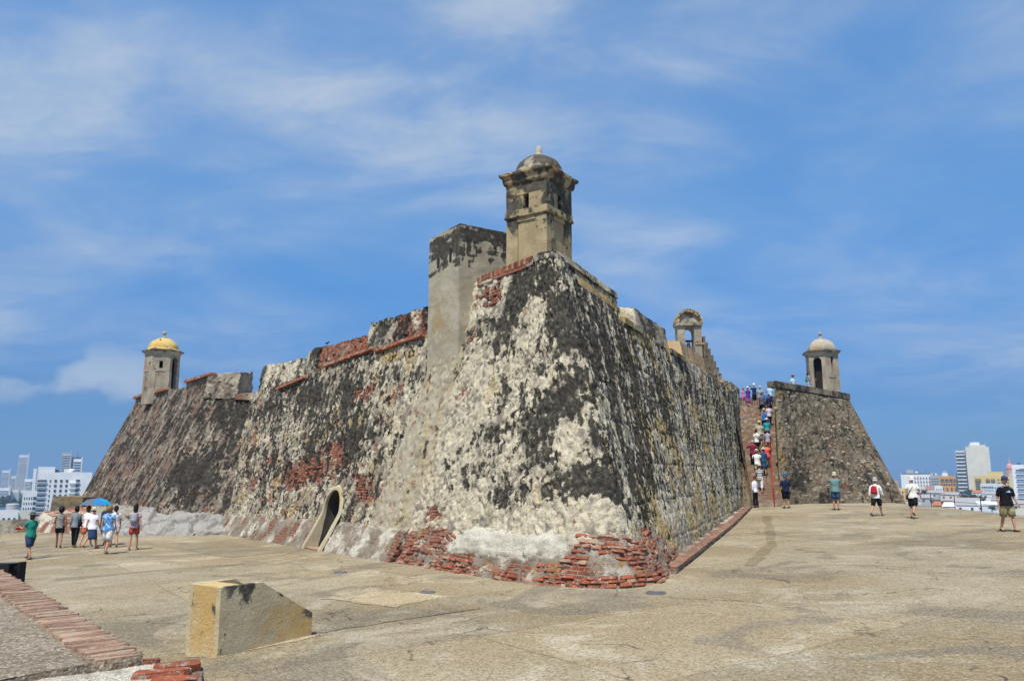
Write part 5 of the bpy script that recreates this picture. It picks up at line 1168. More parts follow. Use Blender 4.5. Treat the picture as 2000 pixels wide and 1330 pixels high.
# ================================================================== people
_cm = {}
def cloth(col, rough=.85, pattern=None, col2=None, scale=8.0):
    key = (col, pattern, col2, scale)
    if key in _cm: return _cm[key]
    m, nt, b = new_mat('cloth'); q = NT(nt); tc = q.n('TexCoord').outputs['Object']
    c = q.mix(q.ramp(q.noise(tc, 14, 4, .6), .3, .7), tuple(x * .82 for x in col), tuple(min(1, x * 1.12) for x in col))
    if pattern == 'stripe':
        w = q.n('TexWave', wave_type='BANDS', bands_direction='Z', wave_profile='SIN'); w.inputs['Scale'].default_value = scale; q.l(tc, w.inputs['Vector']); c = q.mix(q.ramp(w.outputs['Fac'], .45, .55), c, col2)
    elif pattern == 'plaid':
        w = q.n('TexWave', wave_type='BANDS', bands_direction='Z'); w.inputs['Scale'].default_value = scale; q.l(tc, w.inputs['Vector'])
        w2 = q.n('TexWave', wave_type='BANDS', bands_direction='X'); w2.inputs['Scale'].default_value = scale; q.l(tc, w2.inputs['Vector'])
        c = q.mix(q.m('MULTIPLY', q.ramp(w.outputs['Fac'], .4, .6), .6), c, col2); c = q.mix(q.m('MULTIPLY', q.ramp(w2.outputs['Fac'], .4, .6), .6), c, col2)
    elif pattern == 'blot':
        c = q.mix(q.ramp(q.noise(tc, scale, 4, .6, 1.0), .46, .54), c, col2)
    q.l(c, b.inputs['Base Color']); b.inputs['Roughness'].default_value = rough; b.inputs['Specular IOR Level'].default_value = .15
    q.l(q.bump(q.noise(tc, 9, 3, .5, .6), .5, .03), b.inputs['Normal'])
    _cm[key] = m; return m
SKIN = plain('skin_light', (.46, .25, .165), .55, .06, spec=.3); SKIN2 = plain('skin_tan', (.33, .165, .10), .55, .06, spec=.3)
HAIRM = {k: plain('hair_' + k, c, .7, .3, 40) for k, c in dict(black=(.012, .010, .009), brown=(.06, .03, .015), blond=(.24, .13, .05), red=(.10, .025, .012), white=(.45, .43, .40)).items()}
def skin_body(joints, edges, rad, root, head):
    """one continuous figure grown over its joints"""
    me = bpy.data.meshes.new('body'); me.from_pydata([tuple(j) for j in joints], edges, [])
    ob = bpy.data.objects.new('body_tmp', me); COL.objects.link(ob)
    md = ob.modifiers.new('skin', 'SKIN'); md.branch_smoothing = .6; md.use_smooth_shade = True
    for i, r in enumerate(rad):
        v = me.skin_vertices[0].data[i]; v.radius = r if isinstance(r, tuple) else (r, r); v.use_root = (i == root)
    sb = ob.modifiers.new('sub', 'SUBSURF'); sb.levels = 1; sb.render_levels = 1
    dg = bpy.context.evaluated_depsgraph_get(); out = bpy.data.meshes.new_from_object(ob.evaluated_get(dg))
    bpy.data.objects.remove(ob); bpy.data.meshes.remove(me)
    bm = bmesh.new(); bm.from_mesh(out)
    # head joined onto the neck: skull, jaw, brow, nose, lips and ears
    c, M = head; bm2 = bmesh.new(); bmesh.ops.create_uvsphere(bm2, u_segments=18, v_segments=14, radius=1.0)
    for v in bm2.verts:
        x, y, z = v.co; w = 1.0
        if z < 0: w = 1 - .28 * min(1, -z) ** 1.3
        X, Y, Z = x * .076 * w, y * .096 * (1 - .10 * max(0, -z)), z * .118
        if y > .5:
            Y -= .010 * math.exp(-((z - .12) / .12) ** 2) * math.exp(-((abs(x) - .36) / .16) ** 2)          # eye sockets
            Y += .024 * math.exp(-((z + .12) / .16) ** 2) * math.exp(-(x / .13) ** 2)                        # nose
            Y += .007 * math.exp(-((z + .48) / .07) ** 2) * math.exp(-(x / .28) ** 2)                        # mouth
            Y += .010 * math.exp(-((z + .78) / .12) ** 2) * math.exp(-(x / .3) ** 2)                         # chin
        if abs(x) > .9: X *= 1 + .16 * math.exp(-((z + .02) / .22) ** 2) * math.exp(-((y + .05) / .25) ** 2)  # ears
        v.co = M @ Vector((X, Y, Z)) + c
    tmp = bpy.data.meshes.new('t'); bm2.to_mesh(tmp); bm2.free(); bm.from_mesh(tmp); bpy.data.meshes.remove(tmp)
    bm.to_mesh(out); bm.free(); out.polygons.foreach_set('use_smooth', [True] * len(out.polygons)); return out
def person(label, loc, face, H=1.7, fem=False, legs=((10, 5), (-12, 8)), arms=((-8, 8, 14), (10, 8, 14)), lean=0, shirt=None, sleeve=.5, bottom=None, blen=.95, skirt=False, hair=('black', 'short'), hat=None, shoes=(.03, .03, .03), skin=SKIN, bag=None, build=1.0, headturn=0, headtilt=0, extra=None, long_shirt=0.0, group=None):
    """face: heading in degrees, 0 looks along +Y (away from the camera). legs: (thigh swing, knee bend); arms: (shoulder pitch, spread, elbow bend)"""
    s = H / 1.72; t = empty('person', loc, label, 'person', group, rz=R(face)); V = Vector
    hipw, shw = (.092 if fem else .088), (.165 if fem else .19)
    pel = V((0, 0, .93)); la = R(lean)
    up = lambda h, x=0.0, y=0.0: pel + V((x, y * math.cos(la) + h * math.sin(la), h * math.cos(la) - y * math.sin(la)))
    J = []; RD = []; E = []
    def add(p, r, par=None):
        J.append(V(p)); RD.append(r); i = len(J) - 1
        if par is not None: E.append((par, i))
        return i
    b = build
    i_p = add(pel, (.125 * b, .095 * b)); i_w = add(up(.16), (.115 * b, .088 * b), i_p); i_c = add(up(.34), (.135 * b, .10 * b), i_w); i_u = add(up(.47), (.10 * b, .075 * b), i_c); i_n = add(up(.545, 0, .005), .052, i_u); i_h = add(up(.62, 0, .012), .048, i_n)
    info = {}
    low = 9
    for sd, (sw, kb) in zip((-1, 1), legs):
        hp = pel + V((sd * hipw, 0, -.03)); a = R(sw); kn = hp + V((sd * .012, math.sin(a), -math.cos(a))) * .43; a2 = R(sw - kb); an = kn + V((sd * .004, math.sin(a2), -math.cos(a2))) * .41
        fa = a2 * .45; to = an + V((sd * .03, math.cos(fa) * .15, -.055 + math.sin(fa) * .15)); he = an + V((0, -.035, -.05))
        info[sd] = dict(hip=hp, knee=kn, ankle=an, toe=to, a2=a2)
        low = min(low, an.z - .075)
    dz = V((0, 0, -low)); J = [j + dz for j in J]; pel = pel + dz
    for sd in (-1, 1):
        d = info[sd]
        for k in ('hip', 'knee', 'ankle', 'toe'): d[k] = d[k] + dz
        h = add(d['hip'], .088 * b, i_p); m = add(d['hip'].lerp(d['knee'], .5), .074 * b, h); k = add(d['knee'], .053, m); cf = add(d['knee'].lerp(d['ankle'], .32), .056, k); a = add(d['ankle'], .036, cf); add(d['ankle'].lerp(d['toe'], .9) + V((0, 0, -.002)), (.040, .024), a)
    for sd, arm in zip((-1, 1), arms):
        pi, ab, eb = arm[:3]; inw = arm[3] if len(arm) > 3 else 0
        sh = up(.445, sd * shw * (b * .5 + .5)); p, q2 = R(pi), R(ab); el = sh + V((sd * math.sin(q2), math.sin(p) * math.cos(q2), -math.cos(p) * math.cos(q2))) * .285
        p2 = R(pi + eb); w_ = math.sin(q2) * .6 - math.sin(R(inw)); dr = V((sd * w_, math.sin(p2) * math.sqrt(max(.05, 1 - w_ * w_)), -math.cos(p2) * math.sqrt(max(.05, 1 - w_ * w_)))); wr = el + dr * .245
        info[('a', sd)] = dict(sh=sh, el=el, wr=wr, dr=dr)
        a0 = add(sh, .052 * b, i_u); a1 = add(sh.lerp(el, .5), .045 * b, a0); a2 = add(el, .037, a1); a3 = add(el.lerp(wr, .3), .037, a2); a4 = add(wr, .025, a3)
        # palm, four fingers and a thumb
        side = dr.cross(V((sd, 0, 0))); side = side.normalized() if side.length > .2 else V((0, 1, 0)); nrm = dr.cross(side).normalized()
        pm = add(wr + dr * .055, (.036, .018), a4)
        for f_, (o, ln) in enumerate(((-.030, .068), (-.010, .080), (.010, .074), (.028, .058))):
            r0 = add(wr + dr * .088 + side * o, .0095, pm); r1 = add(J[r0] + dr * ln * .5 + nrm * (-sd * .008), .0088, r0); add(J[r1] + dr * ln * .45 + nrm * (-sd * .02), .0075, r1)
        t0 = add(wr + dr * .045 + side * .040, .0105, pm); add(J[t0] + (dr * .6 + side * .5).normalized() * .048, .0088, t0)
    hc = up(.708, 0, .020); hm = Matrix.Rotation(R(headturn), 3, 'Z') @ Matrix.Rotation(-la + R(headtilt), 3, 'X')
    hm = hm * 1.0
    me = skin_body(J, E, RD, i_p, (hc, hm)); body = link('body', me, t, skin, False)
    S_ = Matrix.Scale(s, 4)
    parts = [body]
    def fit(mb, name, mat, smooth=True):
        if name in ('shirt', 'shorts', 'trousers', 'skirt'):
            me_ = mb.mesh(name, mat, True); bm_ = bmesh.new(); bm_.from_mesh(me_); bmesh.ops.subdivide_edges(bm_, edges=bm_.edges, cuts=1, use_grid_fill=True); bm_.to_mesh(me_); bm_.free()
            n_ = len(me_.vertices); q_ = np.zeros(n_ * 3); me_.vertices.foreach_get('co', q_); q_ = q_.reshape(-1, 3); sd_ = (sum(map(ord, label)) % 97) * 1.7
            f_ = fbm(q_ * np.array([9, 9, 15]) + sd_, 3); ctr = q_.mean(0); dr_ = q_ - ctr; dr_[:, 2] = 0; dr_ /= np.linalg.norm(dr_, axis=1)[:, None] + 1e-6
            me_.vertices.foreach_set('co', (q_ + dr_ * (f_ * .022)[:, None]).ravel()); me_.polygons.foreach_set('use_smooth', [True] * len(me_.polygons)); me_.update()
            o = link(name, me_, t, None, False); parts.append(o); return o
        o = mb.build(name, mat, t, smooth=smooth, angle=60, world_space=False); parts.append(o); return o
    # shirt: torso tube and sleeves
    if shirt is not None:
        mb = MB(); hem = -.10 - long_shirt
        bust = .012 if fem else 0
        prof = [(hem, .186, .150, 0), (-.02, .180, .144, 0), (.08, .156 if fem else .162, .122, 0), (.18, .143 if fem else .155, .108, 0), (.30, .160 if fem else .172, .115 + bust, bust), (.40, .168 if fem else .185, .108, bust * .5), (.455, .162 if fem else .180, .088, 0), (.495, .125, .074, 0), (.522, .080, .064, 0), (.538, .062, .058, .003)]
        mb.tube([up(h, 0, y) for h, rx, ry, y in prof], [(rx * (b * .85 + .15), ry * b) for h, rx, ry, y in prof], 18)
        if sleeve > 0:
            for sd in (-1, 1):
                d = info[('a', sd)]; end = sleeve
                cn = (up(.44) - d['sh']); pts = [d['sh'] + cn * .55 + V((0, 0, .012)), d['sh'] + cn * .22 + V((0, 0, .004)), d['sh'].lerp(d['el'], .10) + cn * .04, d['sh'].lerp(d['el'], .28), d['sh'].lerp(d['el'], .28 + (min(1, end) - .28) * .5), d['sh'].lerp(d['el'], max(.3, min(1, end)))]; rr = [.052, .062, .066, .064, .062, .060]
                if end > 1: pts.append(d['el'].lerp(d['wr'], min(1, end - 1))); rr[-1] = .052; rr.append(.040)
                mb.tube(pts, [r * (b * .6 + .4) for r in rr], 12)
        fit(mb, 'shirt', shirt)
    if bottom is not None:
        mb = MB()
        if skirt:
            hl = .93 * blen; pts = [(up(.09), .146, .108), (up(.0), .168, .13), (up(-.12), .178, .135), (pel + V((0, 0, -.9 * hl * .55)), .185, .15), (pel + V((0, 0, -.9 * hl)), .20, .17)]
            mb.tube([p[0] for p in pts], [(p[1] * b, p[2] * b) for p in pts], 18)
        else:
            mb.tube([up(.085), up(.02), up(-.06), pel + V((0, 0, -.13))], [(.143 * b, .108 * b), (.158 * b, .124 * b), (.166 * b, .128 * b), (.12 * b, .10 * b)], 18)
            for sd in (-1, 1):
                d = info[sd]; loose = .012 if blen < 1.4 else .006
                pts = [d['hip'] + V((-sd * .01, 0, .03)), d['hip'].lerp(d['knee'], .35)]; rr = [.102 * b, .092 * b + loose]
                if blen <= 1: pts.append(d['hip'].lerp(d['knee'], blen)); rr.append(.078 * b + loose)
                else: pts += [d['knee'], d['knee'].lerp(d['ankle'], .45 * min(1, blen - 1) / 1.0 if blen < 1.5 else .4), d['knee'].lerp(d['ankle'], min(.97, blen - 1))]; rr += [.066 + loose, .064 + loose, (.054 if blen < 1.6 else .046) + loose]
                mb.tube(pts, rr, 14)
        fit(mb, 'skirt' if skirt else ('trousers' if blen > 1.4 else 'shorts'), bottom)
    for sd in (-1, 1):
        d = info[sd]; mb = MB(); an = d['ankle']; fw = (d['toe'] - an); fwn = V((fw.x, fw.y, fw.z)).normalized(); flat = V((0, math.cos(d['a2'] * .45), math.sin(d['a2'] * .45)))
        base = an + V((0, 0, -.045)); mb.tube([base - flat * .065 + V((0, 0, .005)), base - flat * .03, base + flat * .05, base + flat * .12 + V((sd * .012, 0, -.008)), base + flat * .185 + V((sd * .016, 0, -.014))], [(.026, .022), (.038, .034), (.042, .032), (.046, .024), (.022, .012)], 12)
        fit(mb, 'shoe', plain_cached(shoes))
    # hair
    if hair:
        hm4 = hm; col, style = hair; bm = bmesh.new(); bmesh.ops.create_uvsphere(bm, u_segments=20, v_segments=14, radius=1.0)
        dele = [v for v in bm.verts if (v.co.y > .25 and v.co.z < .42) or (style == 'short' and v.co.z < -.25) or (style != 'short' and v.co.z < -.93)]
        bmesh.ops.delete(bm, geom=dele, context='VERTS')
        rn = random.Random(label)
        for v in bm.verts:
            x, y, z = v.co; r = 1.10 if style == 'short' else 1.20
            if style == 'curly': r = 1.5
            if style == 'bob': r = 1.30
            X, Y, Z = x * .079 * r, y * .098 * r - .006, z * .121 * (1.08 if z > 0 else 1)
            if z < 0 and style in ('bob', 'long', 'tail'): X *= 1 - .10 * z * 0; Z = z * (.17 if style == 'bob' else .30 if style == 'long' else .14)
            if z < 0 and style == 'long': Y -= .02
            if style == 'curly': k = 1 + .10 * float(perlin(np.array([x * 5, y * 5, z * 5 + 3.0]))); X *= k; Y *= k; Z = z * .165 * k if z < 0 else z * .15 * k
            j = .004 if style == 'short' else .010; v.co = hm4 @ V((X + rn.uniform(-j, j), Y + rn.uniform(-j, j), Z + rn.uniform(-j, j))) + hc
        hme = bpy.data.meshes.new('hair'); bm.to_mesh(hme); bm.free(); hme.polygons.foreach_set('use_smooth', [True] * len(hme.polygons)); parts.append(link('hair', hme, t, HAIRM[col], False))
        if style == 'tail':
            mb = MB(); mb.tube([hm @ V((0, -.10, .03)) + hc, hm @ V((0, -.135, -.02)) + hc, hm @ V((0, -.13, -.12)) + hc, hm @ V((0, -.12, -.2)) + hc], [.02, .034, .028, .006], 10); fit(mb, 'ponytail', HAIRM[col])
    if hat:
        kind, hcm, band = hat; mb = MB(); C3 = lambda p: hm @ V(p) + hc
        br = {'brim': .165, 'bucket': .125, 'cap': .0, 'wide': .20}[kind]; n = 24; zb = .055
        if br:
            prof = [(.088, zb + .008), (br * .8, zb - (.0 if kind != 'bucket' else .03)), (br, zb - (.012 if kind != 'bucket' else .055)), (br * .985, zb - (.020 if kind != 'bucket' else .063)), (.086, zb - .004)]
            mb2 = MB().lathe(prof, n, cap=False); mb2.v = [tuple(C3((x, y * 1.1, z))) for x, y, z in mb2.v]; mb.add(mb2.v, mb2.f)
        prof = [(.090, zb - .01), (.092, zb + .03), (.086, zb + .075), (.070, zb + .098), (.03, zb + .106), (.002, zb + .104)]
        mb2 = MB().lathe(prof, n); mb2.v = [tuple(C3((x, y * 1.18, z))) for x, y, z in mb2.v]; mb.add(mb2.v, mb2.f)
        if kind == 'cap':
            mb2 = MB(); pts = [(-.07, .07, zb), (-.06, .15, zb - .01), (0, .185, zb - .012), (.06, .15, zb - .01), (.07, .07, zb)]; v = [C3(p) for p in pts] + [C3((p[0], p[1], p[2] + .012)) for p in pts]
            mb.add(v, [(0, 1, 2, 3, 4), (9, 8, 7, 6, 5)] + [(i, 5 + i, 6 + i, 1 + i) for i in range(4)])
        fit(mb, 'hat', hcm)
        if band: mb2 = MB().lathe([(.0945, zb + .004), (.0955, zb + .03)], n, cap=False); mb2.v = [tuple(C3((x, y * 1.18, z))) for x, y, z in mb2.v]; fit(mb2, 'hat_band', band)
    if bag:
        kind, bc = bag[:2]
        if kind == 'backpack':
            mb = MB(); cs = [(.10, .125, .055), (.13, .145, .085), (.25, .145, .09), (.38, .13, .075), (.46, .085, .045), (.475, .03, .02)]
            mb.tube([up(h, 0, -.155) for h, a_, c_ in cs], [(a_, c_) for h, a_, c_ in cs], 14); fit(mb, 'backpack', bc)
            mb = MB(); mb.tube([up(h, 0, -.215) for h in (.12, .16, .24, .27)], [(.07, .02), (.095, .045), (.095, .045), (.07, .02)], 12); fit(mb, 'backpack_pocket', bc)
            for sd in (-1, 1): mb = MB(); mb.tube([up(.44, sd * .085, -.10), up(.505, sd * .10, -.02), up(.46, sd * .11, .09), up(.30, sd * .125, .13), up(.16, sd * .14, .02), up(.13, sd * .12, -.10)], [(.022, .008)] * 6, 8); fit(mb, 'strap', bc)
        elif kind == 'sling':
            sd = bag[2]; mb = MB(); mb.tube([up(.49, -sd * .09, -.06), up(.36, -sd * .03, -.135), up(.2, sd * .08, -.145), up(.03, sd * .16, -.10)], [(.014, .006)] * 4, 8); mb.tube([up(.49, -sd * .09, -.06), up(.50, -sd * .10, .04), up(.36, -sd * .03, .15), up(.18, sd * .10, .14), up(.03, sd * .17, .05)], [(.014, .006)] * 5, 8); fit(mb, 'strap', bc)
            mb = MB(); mb.tube([up(-.15, sd * .19, -.03), up(-.12, sd * .20, -.03), up(.02, sd * .20, -.03), up(.05, sd * .19, -.03)], [(.03, .09), (.055, .125), (.05, .12), (.02, .09)], 12); fit(mb, 'shoulder_bag', bc)
        elif kind == 'shoulder':
            sd = bag[2]; mb = MB(); mb.tube([up(.50, sd * .12, .02), up(.38, sd * .20, -.12), up(.25, sd * .22, -.13)], [(.012, .006)] * 3, 8); fit(mb, 'strap', bc)
            mb = MB(); mb.tube([up(-.06, sd * .20, -.08), up(-.02, sd * .21, -.09), up(.15, sd * .215, -.11), up(.27, sd * .20, -.11)], [(.05, .10), (.075, .15), (.07, .14), (.03, .07)], 12); fit(mb, 'shoulder_bag', bc)
    if extra: extra(t, fit, up, info, hc, hm)
    for o in parts: o.matrix_parent_inverse = S_
    t['size'] = round(H, 2); del t['size']
    return t
_pc = {}
def plain_cached(c):
    if c not in _pc: _pc[c] = plain('shoe_leather', c, .6, .1)
    return _pc[c]
def P2(x, y): return (x, y, gz(x, y) + .014)
W = (.80, .80, .80); NAVY = (.015, .02, .06); BLK = (.010, .010, .011); DEN = (.035, .07, .16)
straw = cloth((.62, .50, .32)); white = cloth(W); black = cloth(BLK); navy = cloth(NAVY); denim = cloth(DEN); khaki = cloth((.42, .34, .22)); cream = cloth((.66, .60, .48))
walk1 = ((16, 6), (-14, 12)); walk2 = ((-16, 14), (18, 5)); stand = ((2, 2), (-2, 2))
# ---- group on the left of the terrace
def red_pouch(t, fit, up, info, hc, hm):
    mb = MB(); w = info[('a', -1)]['wr'] + info[('a', -1)]['dr'] * .10; mb.tube([w + Vector((-.15, -.02, -.05)), w + Vector((-.10, 0, -.05)), w + Vector((.10, 0, -.04)), w + Vector((.15, .02, -.04))], [(.02, .03), (.05, .055), (.05, .055), (.02, .03)], 10); fit(mb, 'pouch', cloth((.45, .03, .02)))
person('woman in dark hat and teal top carrying a red pouch near the left edge', P2(-17.15, 28.97), 62, 1.60, True, ((-14, 8), (20, 4)), ((38, 10, 60, 15), (20, 10, 75, 10)), shirt=cloth((.02, .22, .17)), bottom=cloth((.03, .06, .13)), blen=.98, hair=('brown', 'bob'), hat=('brim', cloth((.10, .12, .12)), None), shoes=(.03, .025, .02), build=1.15, extra=red_pouch, group='tourists on the terrace')
person('woman with dark curly hair in patterned halter top and black shorts', P2(-19.05, 34.2), 22, 1.66, True, walk1, ((5, 14, 55, 20), (-5, 8, 15)), shirt=cloth((.10, .10, .11), pattern='blot', col2=(.35, .33, .28), scale=22), sleeve=0, bottom=black, blen=.62, hair=('black', 'curly'), shoes=(.05, .03, .02), skin=SKIN2, group='tourists on the terrace')
person('woman in grey top and black trousers with a dark shoulder bag', P2(-18.35, 34.1), 5, 1.66, True, ((12, 4), (-6, 16)), ((-8, 6, 12), (-5, 8, 30)), shirt=cloth((.22, .24, .26)), sleeve=1.6, bottom=black, blen=1.95, hair=('black', 'bob'), shoes=(.12, .07, .04), bag=('shoulder', navy, 1), group='tourists on the terrace')
person('woman in white tee, blue denim skirt and straw hat with black band', P2(-17.0, 32.9), -12, 1.58, True, ((-18, 22), (14, 4)), ((-12, 16, 12), (8, 10, 16)), shirt=cloth((.82, .80, .84)), sleeve=.45, bottom=cloth((.03, .06, .14)), blen=.62, skirt=True, hair=('black', 'short'), hat=('brim', cream, black), shoes=(.55, .05, .035), build=1.12, group='tourists on the terrace')
umb_pos = []
def hold_umb(t, fit, up, info, hc, hm): pass
person('woman in white tee and orange shorts holding the blue umbrella', P2(-17.75, 33.9), 0, 1.66, True, walk2, ((50, 5, 70), (-6, 8, 14)), shirt=white, bottom=cloth((.65, .11, .03)), blen=.75, hair=('brown', 'bob'), shoes=(.4, .4, .4), group='tourists on the terrace')
person('dark haired person in grey walking under the blue umbrella', P2(-17.5, 35.0), 0, 1.72, False, walk1, shirt=cloth((.35, .36, .38)), bottom=black, blen=1.0, hair=('black', 'short'), group='tourists on the terrace')
person('woman in blue splashed blouse and white knee shorts', P2(-14.95, 30.05), -3, 1.70, True, ((8, 3), (-12, 8)), ((-6, 9, 10), (6, 10, 12)), shirt=cloth((.03, .20, .55), pattern='blot', col2=(.35, .55, .75), scale=12), sleeve=.35, bottom=cloth((.74, .73, .72)), blen=.98, hair=('blond', 'curly'), shoes=(.18, .16, .13), build=1.18, bag=('sling', cloth((.12, .2, .3)), -1), group='tourists on the terrace')
person('dark haired woman in white with ponytail behind the blue blouse', P2(-16.35, 33.4), 30, 1.64, True, walk1, shirt=cloth((.75, .74, .76)), sleeve=.6, bottom=cloth((.55, .53, .50)), blen=.8, hair=('black', 'tail'), shoes=(.04, .04, .04), group='tourists on the terrace')
person('woman in red shorts with a grey backpack by the rock', P2(-14.7, 31.6), 6, 1.70, True, ((-8, 6), (8, 3)), ((30, 14, 40, 5), (-12, 12, 10)), shirt=cloth((.62, .55, .60), pattern='blot', col2=(.30, .12, .22), scale=24), sleeve=.5, bottom=cloth((.42, .07, .045)), blen=.72, hair=('black', 'long'), shoes=(.22, .22, .23), bag=('backpack', cloth((.30, .32, .34))), group='tourists on the terrace')
# umbrella held above them
um = empty('umbrella', P2(-17.65, 34.3), 'open blue and grey umbrella above the walking group', 'umbrella')
ux, uy, uz = -17.65, 34.3, gz(-17.65, 34.3) + 1.72
umat = [plain('umbrella_blue', (.015, .30, .55), .6, .08), plain('umbrella_grey', (.10, .12, .14), .6, .08), plain('umbrella_deep', (.02, .18, .42), .6, .08)]
for k in range(8):
    mb = MB(); a0, a1 = 2 * math.pi * k / 8 + .2, 2 * math.pi * (k + 1) / 8 + .2; rows = []
    for r, z in ((.01, .28), (.20, .26), (.40, .19), (.56, .08), (.62, .0)):
        row = []
        for j in range(5):
            a = a0 + (a1 - a0) * j / 4; rr = r * (1 - .06 * math.sin(math.pi * j / 4) * (r > .3)); row.append((ux + rr * math.cos(a), uy + rr * math.sin(a), uz + z))
        rows.append(row)
    v = [p for r_ in rows for p in r_]; mb.add(v, [(i * 5 + j, i * 5 + j + 1, (i + 1) * 5 + j + 1, (i + 1) * 5 + j) for i in range(4) for j in range(4)])
    c = umat[1] if k in (5, 1) else umat[0] if k % 2 else umat[2]; mb.build('canopy_panel', c, um, smooth=True)
    MB().tube([rows[0][0], rows[2][0], rows[4][0]], [.006] * 3, 5).build('rib', M_steel, um)
MB().tube([(ux, uy, uz + .36), (ux, uy, uz - .62)], [.009, .012], 8).build('shaft', M_steel, um); MB().tube([(ux, uy, uz - .62), (ux, uy, uz - .78)], [.02, .02], 8).build('handle', M_black, um)
# ---- right of the terrace
def camera_box(t, fit, up, info, hc, hm):
    w = (info[('a', -1)]['wr'] + info[('a', 1)]['wr']) * .5 + (info[('a', 1)]['dr'] + info[('a', -1)]['dr']) * .06; x, y, z = w; mb = MB().box(x - .06, x + .06, y - .01, y + .05, z - .02, z + .06); mb.tube([(x, y + .05, z + .02), (x, y + .11, z + .02)], [.03, .032], 12); fit(mb, 'camera', black, False)
person('man in green plaid shirt and denim shorts raising a camera', P2(16.3, 40.6), -20, 1.80, False, stand, ((72, 12, 75, 38), (72, 12, 75, 38)), shirt=cloth((.22, .36, .34), pattern='plaid', col2=(.06, .14, .16), scale=9), bottom=denim, blen=.92, hair=('white', 'short'), hat=('bucket', cloth((.55, .52, .36)), None), shoes=(.02, .02, .02), build=1.15, extra=camera_box, group='tourists on the terrace')
person('man in white long sleeves with a red drawstring backpack', P2(16.25, 36.0), -48, 1.66, False, ((-20, 20), (22, 4)), ((-12, 10, 10), (14, 10, 14)), shirt=white, sleeve=1.8, bottom=black, blen=.95, hair=('white', 'short'), hat=('bucket', cloth((.42, .44, .47)), None), shoes=(.07, .07, .08), bag=('backpack', cloth((.42, .02, .03))), build=1.05, group='tourists on the terrace')
person('man in white tee and hat with black shoulder bag walking away', P2(17.0, 34.2), -40, 1.66, False, ((-2, 4), (-24, 26)), ((-10, 8, 10), (10, 12, 16)), shirt=cloth((.76, .74, .68)), bottom=black, blen=.95, hair=('white', 'short'), hat=('bucket', cloth((.76, .74, .70)), None), shoes=(.04, .03, .025), bag=('sling', black, -1), build=1.15, group='tourists on the terrace')
def logo(t, fit, up, info, hc, hm):
    # pale blue mountain mark with a white wave on the chest
    c = up(.34, 0, .158); w, h = .12, .10; yo = .004
    def pt(x, z): return c + Vector((x, yo - abs(x) * .16, z))
    mb = MB().add([pt(-w, -.02), pt(-w * .5, h * .35), pt(0, h * .75), pt(w * .5, h * .3), pt(w, -.02), pt(w * .5, -.012), pt(0, -.018), pt(-w * .5, -.012)], [(0, 7, 6, 5, 4, 3, 2, 1)]); fit(mb, 'chest_mark', cloth((.20, .30, .55)), False)
    mb = MB().add([pt(-w * .55, .0) + Vector((0, .003, 0)), pt(-.01, .030) + Vector((0, .003, 0)), pt(.025, .022) + Vector((0, .003, 0)), pt(.012, .008) + Vector((0, .003, 0)), pt(w * .5, .0) + Vector((0, .003, 0)), pt(0, -.008) + Vector((0, .003, 0))], [(5, 4, 3, 2, 1, 0)]); fit(mb, 'chest_mark', white, False)
person('man in black printed tee, camouflage shorts and blue cap coming closer', P2(16.35, 26.7), 190, 1.72, False, ((14, 6), (-10, 10)), ((8, 12, 18), (-6, 12, 14)), shirt=cloth((.008, .008, .010)), sleeve=.85, bottom=cloth((.42, .35, .20), pattern='blot', col2=(.20, .18, .10), scale=14), blen=1.0, hair=('brown', 'short'), hat=('cap', cloth((.05, .06, .12)), None), shoes=(.06, .03, .02), build=1.25, headtilt=-12, extra=logo, group='tourists on the terrace')
person('man in navy shirt and blue bucket hat at the stair foot', P2(14.75, 43.4), 10, 1.74, False, ((4, 2), (-4, 4)), ((4, 10, 25), (6, 12, 40)), shirt=cloth((.012, .018, .05)), sleeve=.9, bottom=black, blen=1.0, hair=('black', 'short'), hat=('bucket', cloth((.03, .12, .30)), None), shoes=(.03, .02, .015), bag=('sling', black, -1), build=1.2, group='tourists on the terrace')
person('red haired woman in white top and black trousers beside the wall end', P2(13.55, 44.9), 35, 1.66, True, stand, ((-4, 8, 12), (6, 8, 20)), shirt=cloth((.78, .77, .82)), sleeve=1.7, bottom=black, blen=1.9, hair=('red', 'short'), group='tourists on the terrace')
# ---- people on the stair
G2 = 'tourists climbing the stair'; FA = -16
up1 = ((38, 45), (-4, 8)); up2 = ((-4, 8), (38, 45))
def on_stair(s, l): return stair_pt(s, l, .01)
def sp(label, s, l, H, fem, lg, ar, fc=0, **k): person(label, on_stair(s, l), FA + fc, H, fem, lg, ar, group=G2, **k)
rest = ((-6, 8, 14), (6, 8, 18)); hold = ((10, 8, 40), (14, 10, 45))
lady_w = cloth((.75, .74, .74))
sp('woman in black and white striped top and white capris on the lowest steps', 1.6, -.18, 1.64, True, up1, hold, shirt=cloth((.78, .78, .78), pattern='stripe', col2=(.012, .012, .02), scale=3.2), bottom=white, blen=1.45, hair=('brown', 'short'), hat=('brim', straw, None), shoes=(.2, .1, .05))
sp('man in white shirt and straw hat with black bag on the lower stair', 3.5, -.28, 1.70, False, up2, hold, shirt=white, bottom=khaki, blen=.95, hair=('white', 'short'), hat=('brim', straw, black), bag=('shoulder', black, -1), build=1.12)
sp('woman in dark blue dress and white hat on the lower stair', 3.9, .12, 1.64, True, up1, hold, shirt=cloth((.02, .09, .20)), bottom=cloth((.02, .09, .20)), skirt=True, blen=.55, hair=('brown', 'short'), hat=('brim', cloth((.55, .6, .6)), None))
sp('woman in orange and pink top and grey trousers by the red rail', 5.0, .34, 1.64, True, up2, hold, shirt=cloth((.75, .20, .05), pattern='stripe', col2=(.75, .07, .22), scale=.9), long_shirt=.06, bottom=cloth((.45, .45, .50)), blen=1.9, hair=('blond', 'short'), build=1.15)
